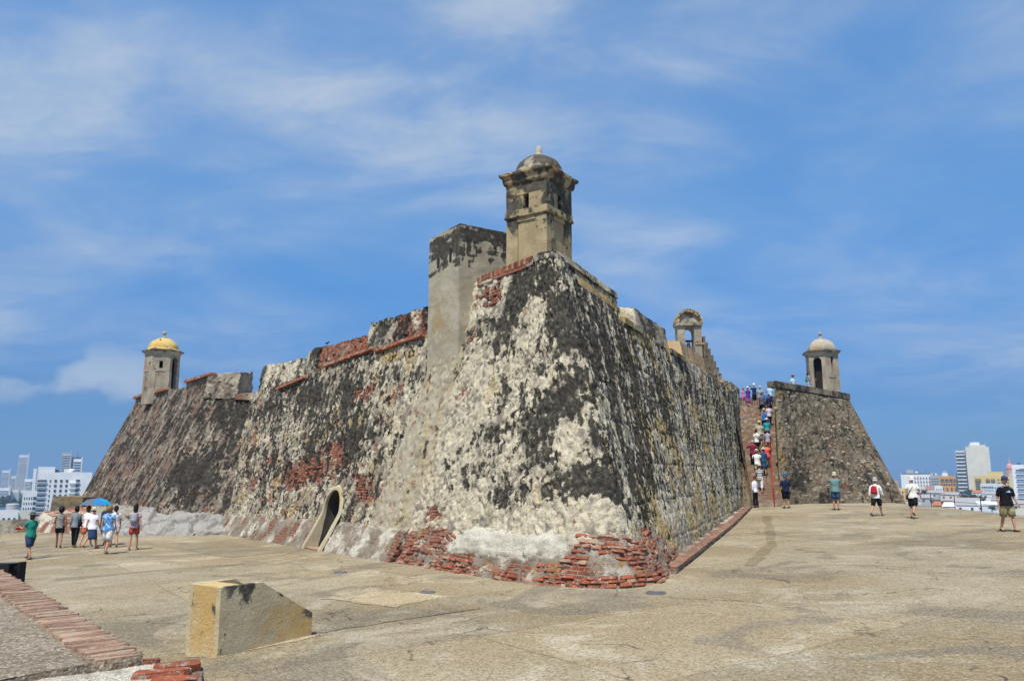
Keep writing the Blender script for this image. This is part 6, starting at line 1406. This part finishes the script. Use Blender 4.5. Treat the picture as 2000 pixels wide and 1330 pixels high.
sp('white haired man in maroon shirt reaching for the wall', 5.5, -.48, 1.68, False, up1, ((20, 55, 10), (8, 8, 25)), shirt=cloth((.20, .02, .05)), sleeve=.7, bottom=black, blen=1.95, hair=('white', 'short'), build=1.15)
sp('woman in white tee and navy shorts halfway up the stair', 7.5, -.20, 1.62, True, up2, rest, shirt=white, bottom=navy, blen=.9, hair=('brown', 'short'), bag=('sling', navy, 1))
sp('woman in pastel striped top behind the end of the rail', 7.6, .50, 1.62, True, up1, hold, shirt=cloth((.70, .62, .68), pattern='stripe', col2=(.12, .15, .32), scale=4.5), bottom=black, blen=1.9, hair=('blond', 'short'))
sp('man in khaki shirt, grey shorts and straw hat in mid stair', 8.9, .02, 1.72, False, up1, ((4, 14, 30), (4, 14, 30)), shirt=cloth((.45, .42, .34)), bottom=cloth((.20, .21, .25)), blen=1.0, hair=('white', 'short'), hat=('brim', straw, None), build=1.15)
sp('woman in turquoise top and wide white hat in mid stair', 9.5, .52, 1.60, True, up2, hold, shirt=cloth((.02, .34, .42)), sleeve=.7, bottom=navy, blen=.9, hair=('blond', 'short'), hat=('wide', cloth((.68, .66, .55)), None), build=1.1)
sp('woman in bright blue sleeveless top on the upper stair', 11.8, .42, 1.60, True, up1, rest, shirt=cloth((.02, .16, .50)), sleeve=0, bottom=black, blen=1.9, hair=('blond', 'short'), hat=('brim', straw, None))
sp('red haired woman in lilac top close to the right wall', 12.6, .78, 1.62, True, up2, rest, shirt=cloth((.58, .52, .66)), bottom=navy, blen=1.9, hair=('red', 'bob'))
sp('man in charcoal shirt and black shorts on the upper stair', 14.9, .35, 1.68, False, up1, rest, shirt=cloth((.09, .095, .11)), bottom=black, blen=1.0, hair=('black', 'short'), build=1.1)
sp('person in navy jacket against the right wall near the top', 15.2, .90, 1.62, False, up2, rest, shirt=navy, sleeve=1.6, bottom=navy, blen=1.9, hair=('brown', 'short'))
sp('man in mid blue shirt among the crowd near the stair top', 16.0, .72, 1.66, False, up1, rest, shirt=cloth((.06, .18, .42)), bottom=navy, blen=1.0, hair=('white', 'short'), hat=('cap', cloth((.05, .15, .35)), None), build=1.15)
sp('man in grey shirt and straw hat near the stair top', 16.6, .30, 1.68, False, up2, rest, shirt=cloth((.27, .29, .32)), bottom=black, blen=1.0, hair=('white', 'short'), hat=('brim', straw, None), build=1.12)
sp('person in pale blue shirt at the right side of the stair top', 17.0, 1.02, 1.66, False, up1, rest, shirt=cloth((.40, .58, .70)), bottom=navy, blen=1.0, hair=('brown', 'short'))
sp('woman in purple dress and white hat at the stair top', 17.4, -.62, 1.58, True, up1, rest, fc=20, shirt=cloth((.08, .03, .22)), bottom=cloth((.08, .03, .22), pattern='blot', col2=(.40, .10, .30), scale=14), skirt=True, blen=.6, hair=('blond', 'short'), hat=('wide', cloth((.70, .68, .66)), None))
sp('girl in bright pink top at the left of the stair top', 17.9, -.98, 1.42, True, stand, rest, fc=60, shirt=cloth((.75, .16, .42)), bottom=cloth((.75, .16, .42)), blen=.6, hair=('blond', 'tail'))
sp('man in navy tee and white cap photographing at the stair top', 18.2, -.12, 1.72, False, stand, ((75, 12, 75, 38), (75, 12, 75, 38)), fc=40, shirt=cloth((.015, .03, .09)), bottom=black, blen=1.0, hair=('white', 'short'), hat=('cap', white, None), extra=camera_box, build=1.1)
# ---- on top of the right bastion
def rbp(x, y): return (x, y, 8.02 + max(0, (22.1 - x) / 6.2 * .36))
G3 = 'tourists on the right bastion roof'
person('woman in blue strap dress with a green bag by the right sentry box', rbp(19.75, 52.3), 235, 1.62, True, stand, ((30, 10, 70, 20), (20, 10, 70, 10)), shirt=cloth((.30, .34, .50)), sleeve=0, bottom=cloth((.30, .34, .50), pattern='blot', col2=(.5, .3, .4), scale=14), skirt=True, blen=.6, hair=('brown', 'tail'), skin=SKIN2, bag=('backpack', cloth((.02, .18, .09))), group=G3, headtilt=-20)
person('man in pale blue shirt and brown hat behind the right parapet', rbp(19.3, 54.0), 30, 1.62, False, stand, rest, shirt=cloth((.45, .62, .66)), bottom=khaki, hair=('brown', 'short'), hat=('brim', cloth((.30, .20, .11)), None), group=G3)
person('person in straw hat mostly hidden behind the right parapet', (18.9, 54.6, 7.75), 10, 1.55, False, stand, rest, shirt=cloth((.5, .45, .36)), bottom=khaki, hair=('brown', 'short'), hat=('brim', straw, None), group=G3)
# ================================================================== the town below
TH = R(9.7)
def far(px, py, Y):
    """point at distance Y ahead that lies in the given direction of the photograph"""
    d = ((px - 1000), 1545 * math.cos(TH) + (py - 665) * math.sin(TH), 1545 * math.sin(TH) - (py - 665) * math.cos(TH)); k = Y / d[1]
    return d[0] * k, Y, 3.0 + d[2] * k
M_glass = plain('window_glass', (.05, .07, .09), .2, .3, .3, spec=.5); M_glass_b = plain('blue_glass', (.10, .17, .25), .2, .2, .3, spec=.5)
FAC = {k: plain('facade_' + k, c, .85, .08, .15) for k, c in dict(white=(.78, .78, .77), bone=(.66, .62, .52), grey=(.42, .42, .42), yellow=(.70, .52, .20), orange=(.62, .32, .08), cream=(.66, .56, .38), pink=(.62, .30, .24), pale=(.62, .66, .70), roof=(.34, .33, .32), tile=(.42, .15, .07), dark=(.10, .10, .10)).items()}
_box = MB().box(-.5, .5, -.5, .5, 0, 1).mesh('unit_box')
_wins = {}
def unit(name, mat, parent, x, y, z, sx, sy, sz):
    key = mat.name
    if key not in _wins: me = _box.copy(); me.materials.clear(); me.materials.append(mat); _wins[key] = me
    o = bpy.data.objects.new(name, _wins[key]); COL.objects.link(o); o.parent = parent; o.location = (x, y, z); o.scale = (sx, sy, sz); return o
def building(name, label, pl, pr, ytop, Y, depth, mat, rows=None, roof='roof', base=-36.0, cat='building', group='buildings in the town', yaw=0.0):
    x0, _, zt = far(pl, ytop, Y); x1, _, _ = far(pr, ytop, Y); w = x1 - x0; cx = .5 * (x0 + x1); h = zt - base
    t = empty(name, (cx, Y, base), label, cat, group, rz=R(yaw) - math.atan2(cx, Y)); mb = MB().box(-w / 2, w / 2, 0, depth, 0, h); mb.build('wall', FAC[mat], t, world_space=False)
    mb = MB().box(-w / 2 + .3, w / 2 - .3, .3, depth - .3, h, h + .25); mb.build('roof', FAC[roof], t, world_space=False)
    mb = MB(); mb.box(-w / 2, w / 2, 0, .3, h, h + .9); mb.build('parapet', FAC[mat], t, world_space=False)
    for (fx0, fx1, fz0, fz1, nx, nz, fw, fh, wm) in (rows or []):
        for j in range(nz):
            for i in range(nx):
                cxw = -w / 2 + w * (fx0 + (fx1 - fx0) * (i + .5) / nx); cz = h - (fz0 + (fz1 - fz0) * (j + .5) / nz)
                if cz < 2: continue
                cw = w * (fx1 - fx0) / nx * fw; ch = (fz1 - fz0) / nz * fh
                unit('window', wm, t, cxw, .0, cz - ch / 2, cw, .5, ch)
                if cw > 2.2 and Y < 1100: unit('sill', FAC[mat], t, cxw, -.35, cz - ch / 2 - .35, cw * 1.1, .9, .3)
    return t, w, h
def roof_box(t, w, h, fx, fw, hh, mat, y=4, d=5): unit('roof_block', FAC[mat], t, -w / 2 + w * fx, y + d / 2, h, w * fw, d, hh)
G_, B_ = M_glass, M_glass_b
# right: old town
t, w, h = building('hotel_block', 'long white block with rows of small windows right of the right bastion', 1762, 1817, 925, 1000, 22, 'white', [(.22, .95, 3.5, 17, 8, 3, .38, .62, G_)]); roof_box(t, w, h, .30, .22, 5, 'grey'); roof_box(t, w, h, .5, .96, .8, 'dark', -.5, 1)
t, w, h = building('apartment_block', 'small grey apartment block between white and orange buildings', 1817, 1838, 929, 985, 20, 'grey', [(.1, .9, 2, 18, 4, 5, .55, .5, G_)]); roof_box(t, w, h, .4, .4, 3, 'white')
t, w, h = building('orange_house', 'orange building with three rows of dark windows', 1836, 1869, 931, 950, 20, 'orange', [(.05, .95, 1.5, 6, 4, 1, .8, .5, G_), (.05, .95, 7, 11, 7, 1, .7, .5, G_), (.05, .95, 12, 17, 4, 1, .35, .7, G_)]); roof_box(t, w, h, .32, .3, 4.5, 'white'); roof_box(t, w, h, .32, .18, 7, 'grey', 5, 3)
t, w, h = building('yellow_house', 'low yellow house just right of the right bastion foot', 1752, 1773, 955, 800, 18, 'yellow', [(.1, .9, 2, 8, 3, 2, .4, .55, G_)])
t, w, h = building('orange_house', 'tiny orange house peeping out at the bastion edge', 1738, 1753, 940, 900, 14, 'orange', [(.1, .9, 1.5, 7, 3, 2, .4, .5, G_)])
t, w, h = building('small_house', 'narrow brown house in front of the long white block', 1793, 1806, 951, 860, 14, 'bone', [(.1, .9, 1.5, 9, 3, 2, .4, .5, G_)], 'tile')
t, w, h = building('small_house', 'small reddish house left of the little white house', 1808, 1826, 951, 900, 14, 'pink', [(.1, .9, 1.5, 8, 4, 2, .4, .5, G_)], 'tile')
t, w, h = building('small_house', 'little white house in front of the orange building', 1826, 1840, 950, 870, 14, 'white', [(.1, .9, 1.5, 8, 3, 2, .4, .5, G_)])
# church tower and its spire
t, w, h = building('church_tower', 'cream church tower left of the tall tower block', 1866, 1876, 934, 930, 8, 'cream', [(.3, .7, 2, 7, 1, 1, .6, .7, G_)]); MB().lathe([(w * .5, h), (w * .36, h + 3), (w * .1, h + 8), (.05, h + 9)], 8, (0, 4, 0)).build('spire', FAC['cream'], t, world_space=False)
# tall tower block: balcony wing and blank wing
t, w, h = building('tower_block', 'tall bone white tower block with dark balcony slots', 1888, 1928, 874, 900, 24, 'bone'); roof_box(t, w, h, .5, .72, 3.2, 'bone'); roof_box(t, w, h, .42, .4, 6.2, 'white', 6, 5); unit('roof_mast', FAC['grey'], t, -2, 8, h + 3, .4, .4, 10); unit('roof_mast', FAC['grey'], t, 9, 8, h, .35, .35, 7)
unit('blank_strip', FAC['dark'], t, -w / 2 - .5, -.1, 18, .9, .5, h - 22)
wb = w * .40; unit('balcony_wing', FAC['bone'], t, -w / 2 - wb / 2 - .9, 14, 0, wb, 24, h - 3)
for k in range(14):
    z = h - 7.0 - k * 4.0; unit('balcony_slot', G_, t, -w / 2 - wb / 2 - 1.0, 1.9, z, wb * .92, .5, 1.7); unit('balcony_rail', FAC['white'], t, -w / 2 - wb / 2 - 1.0, 1.5, z - 1.2, wb * 1.0, .9, 1.1)
MB().lathe([(.4, 0), (2.0, .7), (2.3, 1.4)], 16).build('dish', FAC['white'], t, world_space=False).location = (-w * .42, 3, h + 1)
t, w, h = building('yellow_block', 'yellow stepped office block right of the tower block', 1906, 1967, 931, 860, 24, 'yellow', [(.02, .22, 1.5, 20, 1, 7, .8, .45, G_), (.32, .60, 1.5, 20, 2, 6, .8, .4, G_), (.64, .98, 1.5, 20, 4, 6, .6, .35, G_)]); roof_box(t, w, h, .62, .42, 5.5, 'yellow', 4, 14)
t, w, h = building('white_terrace', 'low white and grey terrace block below the yellow block', 1918, 1962, 946, 800, 18, 'pale', [(.03, .5, 1, 12, 6, 3, .7, .5, G_), (.52, .98, 1.5, 12, 5, 3, .5, .4, G_)])
t, w, h = building('white_office', 'white office block with blue window bands at the right edge', 1979, 2016, 909, 780, 22, 'white', [(.10, .9, 2.5, 44, 1, 9, .85, .42, B_), ]); unit('roof_sign', B_, t, -w * .05, -.3, h - 5, w * .25, .4, 2)
# pink domed cathedral tower
x, y, z = far(1974, 930, 1050); t = empty('cathedral_tower', (x, y, -36), 'pink striped cathedral tower with dome and lantern behind the white office', 'tower'); zt = z + 36
MB().box(-5, 5, -5, 5, 0, zt + 4).build('drum', FAC['cream'], t, world_space=False); MB().lathe([(5.2, zt + 4), (5.2, zt + 5), (4.6, zt + 5), (4.6, zt + 9)], 8).build('drum', FAC['pink'], t, world_space=False)
MB().lathe([(4.6, zt + 9)] + [(4.6 * math.cos(a), zt + 9 + 8 * math.sin(a)) for a in np.linspace(.1, 1.4, 7)] + [(.3, zt + 17)], 16).build('dome', FAC['pink'], t, smooth=True, world_space=False)
MB().lathe([(1.2, zt + 16.6), (1.2, zt + 19), (.7, zt + 20), (.2, zt + 24), (.05, zt + 26)], 8).build('lantern', FAC['pink'], t, world_space=False)
for k in range(8): a = k * math.pi / 4; unit('arch_opening', FAC['cream'], t, 4.5 * math.cos(a), 4.5 * math.sin(a), zt + 5.5, 1.0, 1.0, 2.6)
# gabled and flat low houses of the near quarter
def gable(label, pl, pr, ytop, Y, wall, roof, hgt=7.0, dp=14, rise=2.6):
    x0, _, zt = far(pl, ytop, Y); x1, _, _ = far(pr, ytop, Y); w = x1 - x0; t = empty('gabled_house', (.5 * (x0 + x1), Y, zt - hgt - rise), label, 'house', 'low houses below the fort', rz=-math.atan2(x0, Y))
    b = zt - hgt - rise; MB().box(-w / 2, w / 2, 0, dp, -b - 36 if b > -36 else 0, hgt).build('wall', FAC[wall], t, world_space=False)
    mb = MB().add([(-w / 2 - .4, -.5, hgt), (w / 2 + .4, -.5, hgt), (w / 2 + .4, dp + .5, hgt), (-w / 2 - .4, dp + .5, hgt), (-w / 2 + 1, dp / 2, hgt + rise), (w / 2 - 1, dp / 2, hgt + rise)], [(0, 1, 5, 4), (1, 2, 5), (2, 3, 4, 5), (3, 0, 4), (3, 2, 1, 0)]); mb.build('roof', FAC[roof], t, world_space=False)
    n = max(2, int(w / 5))
    for i in range(n): unit('window', G_, t, -w / 2 + w * (i + .5) / n, 0, hgt - 3.2, min(1.6, w / n * .4), .4, 1.7)
    return t
rr = random.Random(12)
specs = [('white house with orange tiled roof right of the dark trees', 1899, 1921, 957, 760, 'white', 'tile'), ('white gabled house beside the orange tiled roof', 1919, 1944, 959, 740, 'white', 'roof'), ('grey shed roofs left of the dark trees', 1806, 1842, 957, 780, 'grey', 'roof'), ('brown roofed sheds under the orange building', 1838, 1874, 961, 770, 'bone', 'roof'),
 ('small orange tiled house near the terrace edge', 1822, 1838, 979, 560, 'orange', 'tile'), ('long white shed close to the terrace edge', 1866, 1906, 979, 560, 'white', 'roof'), ('long grey warehouse behind the white shed', 1860, 1912, 972, 620, 'pale', 'roof'), ('pale blue roofed shed right of the white shed', 1906, 1946, 979, 580, 'pale', 'pale'), ('grey roofed house near the man in black', 1938, 1976, 970, 640, 'grey', 'roof'), ('brown tiled house below the white terrace block', 1944, 1962, 963, 700, 'orange', 'tile'),
 ('white shed left of the small orange house', 1842, 1864, 981, 540, 'white', 'white'), ('low grey houses left of the sheds', 1784, 1822, 966, 680, 'grey', 'roof'), ('bone coloured house by the bastion foot', 1770, 1796, 970, 640, 'bone', 'roof'), ('grey house at the right picture edge', 1976, 2010, 976, 560, 'bone', 'roof')]
for sp_ in specs: gable(*sp_)
# left: waterfront
t, w, h = building('apartment_building', 'large white apartment building with balcony bands on the left', 79, 174, 925, 520, 24, 'white', [(.02, .20, 3, 31, 1, 9, .92, .42, G_), (.30, .60, 3, 31, 3, 9, .42, .50, G_), (.70, .80, 3, 31, 1, 9, .7, .5, G_), (.24, .27, 3, 31, 1, 9, .6, .5, G_)])
unit('penthouse', FAC['white'], t, -w * .33, 6, h, w * .30, 10, 4.4); roof_box(t, w, h, .58, .2, 3.0, 'white'); unit('shadow_gap', FAC['dark'], t, -w * .15, .4, h - 1.2, w * .62, .5, .9); unit('end_slab', FAC['white'], t, -w / 2 - .9, 4, 0, 1.8, 9, h + 3.2)
for k in range(9): unit('balcony', FAC['white'], t, w * .16, -.9, h - 6.5 - k * 3.1, w * .12, 1.8, .9)
t, w, h = building('apartment_building', 'narrow white apartment block in front of the large white building', 47, 71, 961, 480, 16, 'white', [(.05, .72, 2, 32, 4, 10, .35, .4, G_), (.74, .98, 2, 32, 1, 10, .9, .55, G_)])
t, w, h = building('low_block', 'low white block with a round water tank by the bay', -6, 33, 1000, 330, 14, 'white', [(.05, .95, 1.5, 16, 4, 5, .4, .45, G_)]); MB().lathe([(2.4, 0), (2.4, 3), (1.8, 3.3)], 16).build('water_tank', FAC['grey'], t, world_space=False).location = (w * .22, 5, h)
t, w, h = building('low_block', 'low grey block right of the water tank', 33, 57, 1001, 335, 14, 'bone', [(.1, .9, 1.5, 16, 2, 5, .4, .3, G_)])
def skyscraper(label, pl, pr, ytop, Y, mat, n, slab, glass=B_, depth=18):
    t, w, h = building('skyscraper', label, pl, pr, ytop, Y, depth, mat, None, group='towers across the bay'); mb = MB(); mg = MB()
    for k in range(n):
        z = h - 4 - k * (h - 8) / n; mg.box(-w * .46, w * .46, -.6, 0, z - (h - 8) / n * .55, z); mb.box(-w * .5, w * .38, -1.6, 0, z, z + 1.0)
    tag(mg.build('glazing', glass, t, world_space=False), kind='stuff'); tag(mb.build('floor_slabs', FAC[slab], t, world_space=False), kind='stuff')
    unit('core', FAC[mat], t, w * .40, -.5, 0, w * .14, 2.4, h + 4); return t, w, h
skyscraper('tallest slim tower across the bay with a white spine', 39, 57, 889, 1500, 'pale', 36, 'white')
skyscraper('stepped white tower at far left across the bay', 6, 20, 919, 1400, 'pale', 20, 'white'); skyscraper('short tower between the two far left towers', 23, 32, 930, 1450, 'bone', 14, 'white'); skyscraper('white banded tower left of the large white building', 50, 71, 936, 1250, 'white', 12, 'white')
skyscraper('dark glass tower above the large white building', 123, 140, 885, 1250, 'grey', 26, 'pale', G_); skyscraper('grey slab joining the two towers above the white building', 139, 147, 893, 1270, 'grey', 20, 'grey', G_)
t, w, h = skyscraper('white terraced tower with a mast above the white building', 145, 161, 897, 1240, 'white', 14, 'white'); unit('mast', FAC['dark'], t, -w * .1, 4, h, .8, .8, 11); unit('roof_frame', FAC['dark'], t, 0, 6, h, w, 5, 3.5)
skyscraper('wide low white block at far left by the shore', 0, 20, 953, 1150, 'white', 7, 'white'); skyscraper('wide beige slab block beside the far shore', 22, 37, 956, 1170, 'bone', 7, 'white'); skyscraper('second wide beige slab block by the far shore', 38, 50, 957, 1180, 'bone', 7, 'white')
# ------------------------------------------------------------------ trees
M_leaf = []
for k, (a, b_) in enumerate((((.020, .042, .014), (.055, .095, .028)), ((.030, .05, .02), (.075, .11, .035)))):
    m, nt, b = new_mat('foliage'); q = NT(nt); oi = q.n('NewGeometry').outputs['Position']; c = q.mix(q.ramp(q.noise(oi, .6, 3, .6), .35, .65), a, b_); q.l(c, b.inputs['Base Color']); b.inputs['Roughness'].default_value = .7; M_leaf.append(m)
M_bark = plain('bark', (.10, .075, .05), .9, .2)
def tree(label, px, py, Y, wpx, hm, n=700, k=0, leaf=.9):
    x, y, z = far(px, py, Y); wv = wpx / 1545 * Y; t = empty('tree', (x, y, z - hm), label, 'tree', 'trees in the town'); rn = np.random.default_rng(int(px * 7 + py))
    mb = MB(); mb.tube([(0, 0, -6), (.1, 0, hm * .3), (-.1, .1, hm * .6)], [hm * .05 + .1, hm * .04 + .05, hm * .02], 8)
    for j in range(5): a = j * 1.3; mb.tube([(0, 0, hm * (.28 + .05 * j)), (math.cos(a) * wv * .22, math.sin(a) * wv * .22, hm * .62)], [hm * .02 + .03, .03], 6)
    mb.build('trunk', M_bark, t, world_space=False)
    cl = [(rn.uniform(-.38, .38) * wv, rn.uniform(-.3, .3) * wv, hm * rn.uniform(.38, .82), rn.uniform(.15, .27) * wv) for _ in range(11)]; V = []; F = []
    for i in range(n):
        cx, cy, cz, r = cl[i % len(cl)]; d = rn.normal(size=3); d /= np.linalg.norm(d); rr_ = r * rn.uniform(.55, 1.05); p = np.array([cx, cy, cz]) + d * rr_ * np.array([1, 1, .72]); a = rn.normal(size=3); a /= np.linalg.norm(a); bb = np.cross(a, d); bb /= np.linalg.norm(bb) + 1e-6; s = leaf * rn.uniform(.5, 1.2)
        o = len(V); V += [p - a * s * .5, p + bb * s * .35, p + a * s * .5, p - bb * s * .35]; F.append((o, o + 1, o + 2, o + 3))
    MB().add(V, F).build('crown', M_leaf[k], t, world_space=False); return t
tree('broad dark tree in front of the tall tower block', 1882, 958, 700, 30, 15, 1100, 0, 1.3); tree('dark tree right of the broad tree below the tower block', 1905, 961, 690, 26, 13, 900, 0, 1.3); tree('dark round tree above the white sheds', 1846, 975, 600, 28, 10, 900, 0, 1.1); tree('small tree at the foot of the brown houses', 1804, 953, 760, 12, 11, 500, 1, 1.0)
tree('low bush by the sheds near the man in black', 1936, 985, 520, 18, 5, 500, 1, .7); tree('dark tree at the left picture edge below the parapet', 2, 1018, 190, 22, 7, 900, 0, .5); tree('dark tree right of the low white block', 42, 1018, 200, 26, 6, 900, 0, .5); tree('small tree between white blocks on the left', 20, 1024, 240, 12, 6, 500, 1, .5)
for (lb_, px, py, Y, wp, hm) in [('round tree behind the small orange house', 1829, 974, 650, 14, 8), ('tree at the foot of the tall tower block', 1893, 952, 860, 16, 12), ('tree between the yellow block and white terrace', 1913, 951, 830, 14, 10), ('tree left of the grey shed roofs', 1789, 959, 820, 13, 10), ('small tree by the yellow house at the bastion foot', 1776, 960, 790, 11, 9), ('tree in front of the white office block', 1972, 962, 720, 16, 10), ('low tree beside the pale blue shed', 1953, 977, 600, 16, 7), ('small tree behind the long white shed', 1873, 973, 640, 12, 8), ('tree right of the cathedral tower', 1990, 972, 640, 18, 9), ('tree beside the bone coloured house', 1760, 972, 700, 12, 9),
    ('bushy tree below the narrow white block', 60, 1020, 300, 22, 9), ('dark tree beside the low grey block', 50, 1012, 380, 16, 9), ('tree in front of the large white building', 92, 1012, 430, 22, 12), ('bay side tree behind the low white block', 8, 1003, 420, 16, 10), ('tree right of the narrow white block', 76, 1016, 360, 14, 10)]: tree(lb_, px, py, Y, wp, hm, 500, int(px) % 2, max(.5, Y / 620))
def rooftop(label, px, py, Y, kind):
    x, y, z = far(px, py, Y); t = empty('water_tank' if kind else 'roof_aerial', (x, y, z), label, 'tank' if kind else 'aerial')
    if kind: MB().lathe([(1.5, 0), (1.6, .3), (1.6, 2.2), (1.0, 2.7), (.2, 2.8)], 14).build('tank_body', FAC['dark'] if kind == 2 else FAC['white'], t, world_space=False); MB().box(-1.7, 1.7, -1.7, 1.7, -.6, 0).build('tank_base', FAC['grey'], t, world_space=False)
    else: MB().tube([(0, 0, -.5), (0, 0, 7)], [.14, .08], 6).build('mast', FAC['dark'], t, world_space=False); MB().box(-1.4, 1.4, -.06, .06, 5.2, 5.35).build('cross_bar', FAC['dark'], t, world_space=False)
for i, (px, py, Y, k, lb_) in enumerate([(1790, 925, 1004, 1, 'white roof tank on the long white block'), (1808, 925, 1004, 0, 'thin aerial on the long white block'), (1824, 929, 990, 2, 'dark roof tank on the small grey block'), (1860, 931, 955, 0, 'aerial on the orange building'), (1945, 929, 865, 1, 'white roof tank on the yellow block'), (1955, 930, 865, 0, 'aerial on the yellow block'), (1990, 909, 785, 2, 'dark roof tank on the white office block'), (110, 925, 525, 2, 'dark roof tank on the large white building'), (140, 924, 525, 1, 'white roof tank on the large white building'), (60, 961, 483, 0, 'aerial on the narrow white block')]): rooftop(lb_, px, py, Y, k)
def far_wood():
    rn = np.random.default_rng(5); V = []; F = []
    for i in range(9000):
        px = rn.uniform(-120, 175); Y = rn.uniform(1080, 1140); x, y, _ = far(px, 980, Y); top = 3 + 7 * (0.5 + 0.5 * math.sin(px * .13) * math.sin(px * .051 + 1)) + 2.5 * math.sin(px * .5); zz = -36 + top * math.sqrt(rn.random())
        p = np.array([x, y, zz]); a = rn.normal(size=3); a /= np.linalg.norm(a); b = rn.normal(size=3); b /= np.linalg.norm(b); s = 1.9; o = len(V); V += [p - a * s, p + b * s * .7, p + a * s, p - b * s * .7]; F.append((o, o + 1, o + 2, o + 3))
    tag(MB().add(V, F).build('far_wood', M_leaf[1]), 'green wooded strip along the far shore of the bay', 'trees', kind='stuff')
far_wood()
# ================================================================== haze
hz = MB().box(-9800, 9800, -9800, 9800, -38.6, 140).mesh('haze'); mh = bpy.data.materials.new('haze'); mh.use_nodes = True; nt = mh.node_tree; nt.nodes.clear(); o_ = nt.nodes.new('ShaderNodeOutputMaterial'); pv = nt.nodes.new('ShaderNodeVolumePrincipled')
pv.inputs['Color'].default_value = (.34, .56, .86, 1); pv.inputs['Density'].default_value = .00022; pv.inputs['Anisotropy'].default_value = 0.0; nt.links.new(pv.outputs[0], o_.inputs['Volume']); hz.materials.append(mh)
tag(link('haze', hz), kind='stuff')
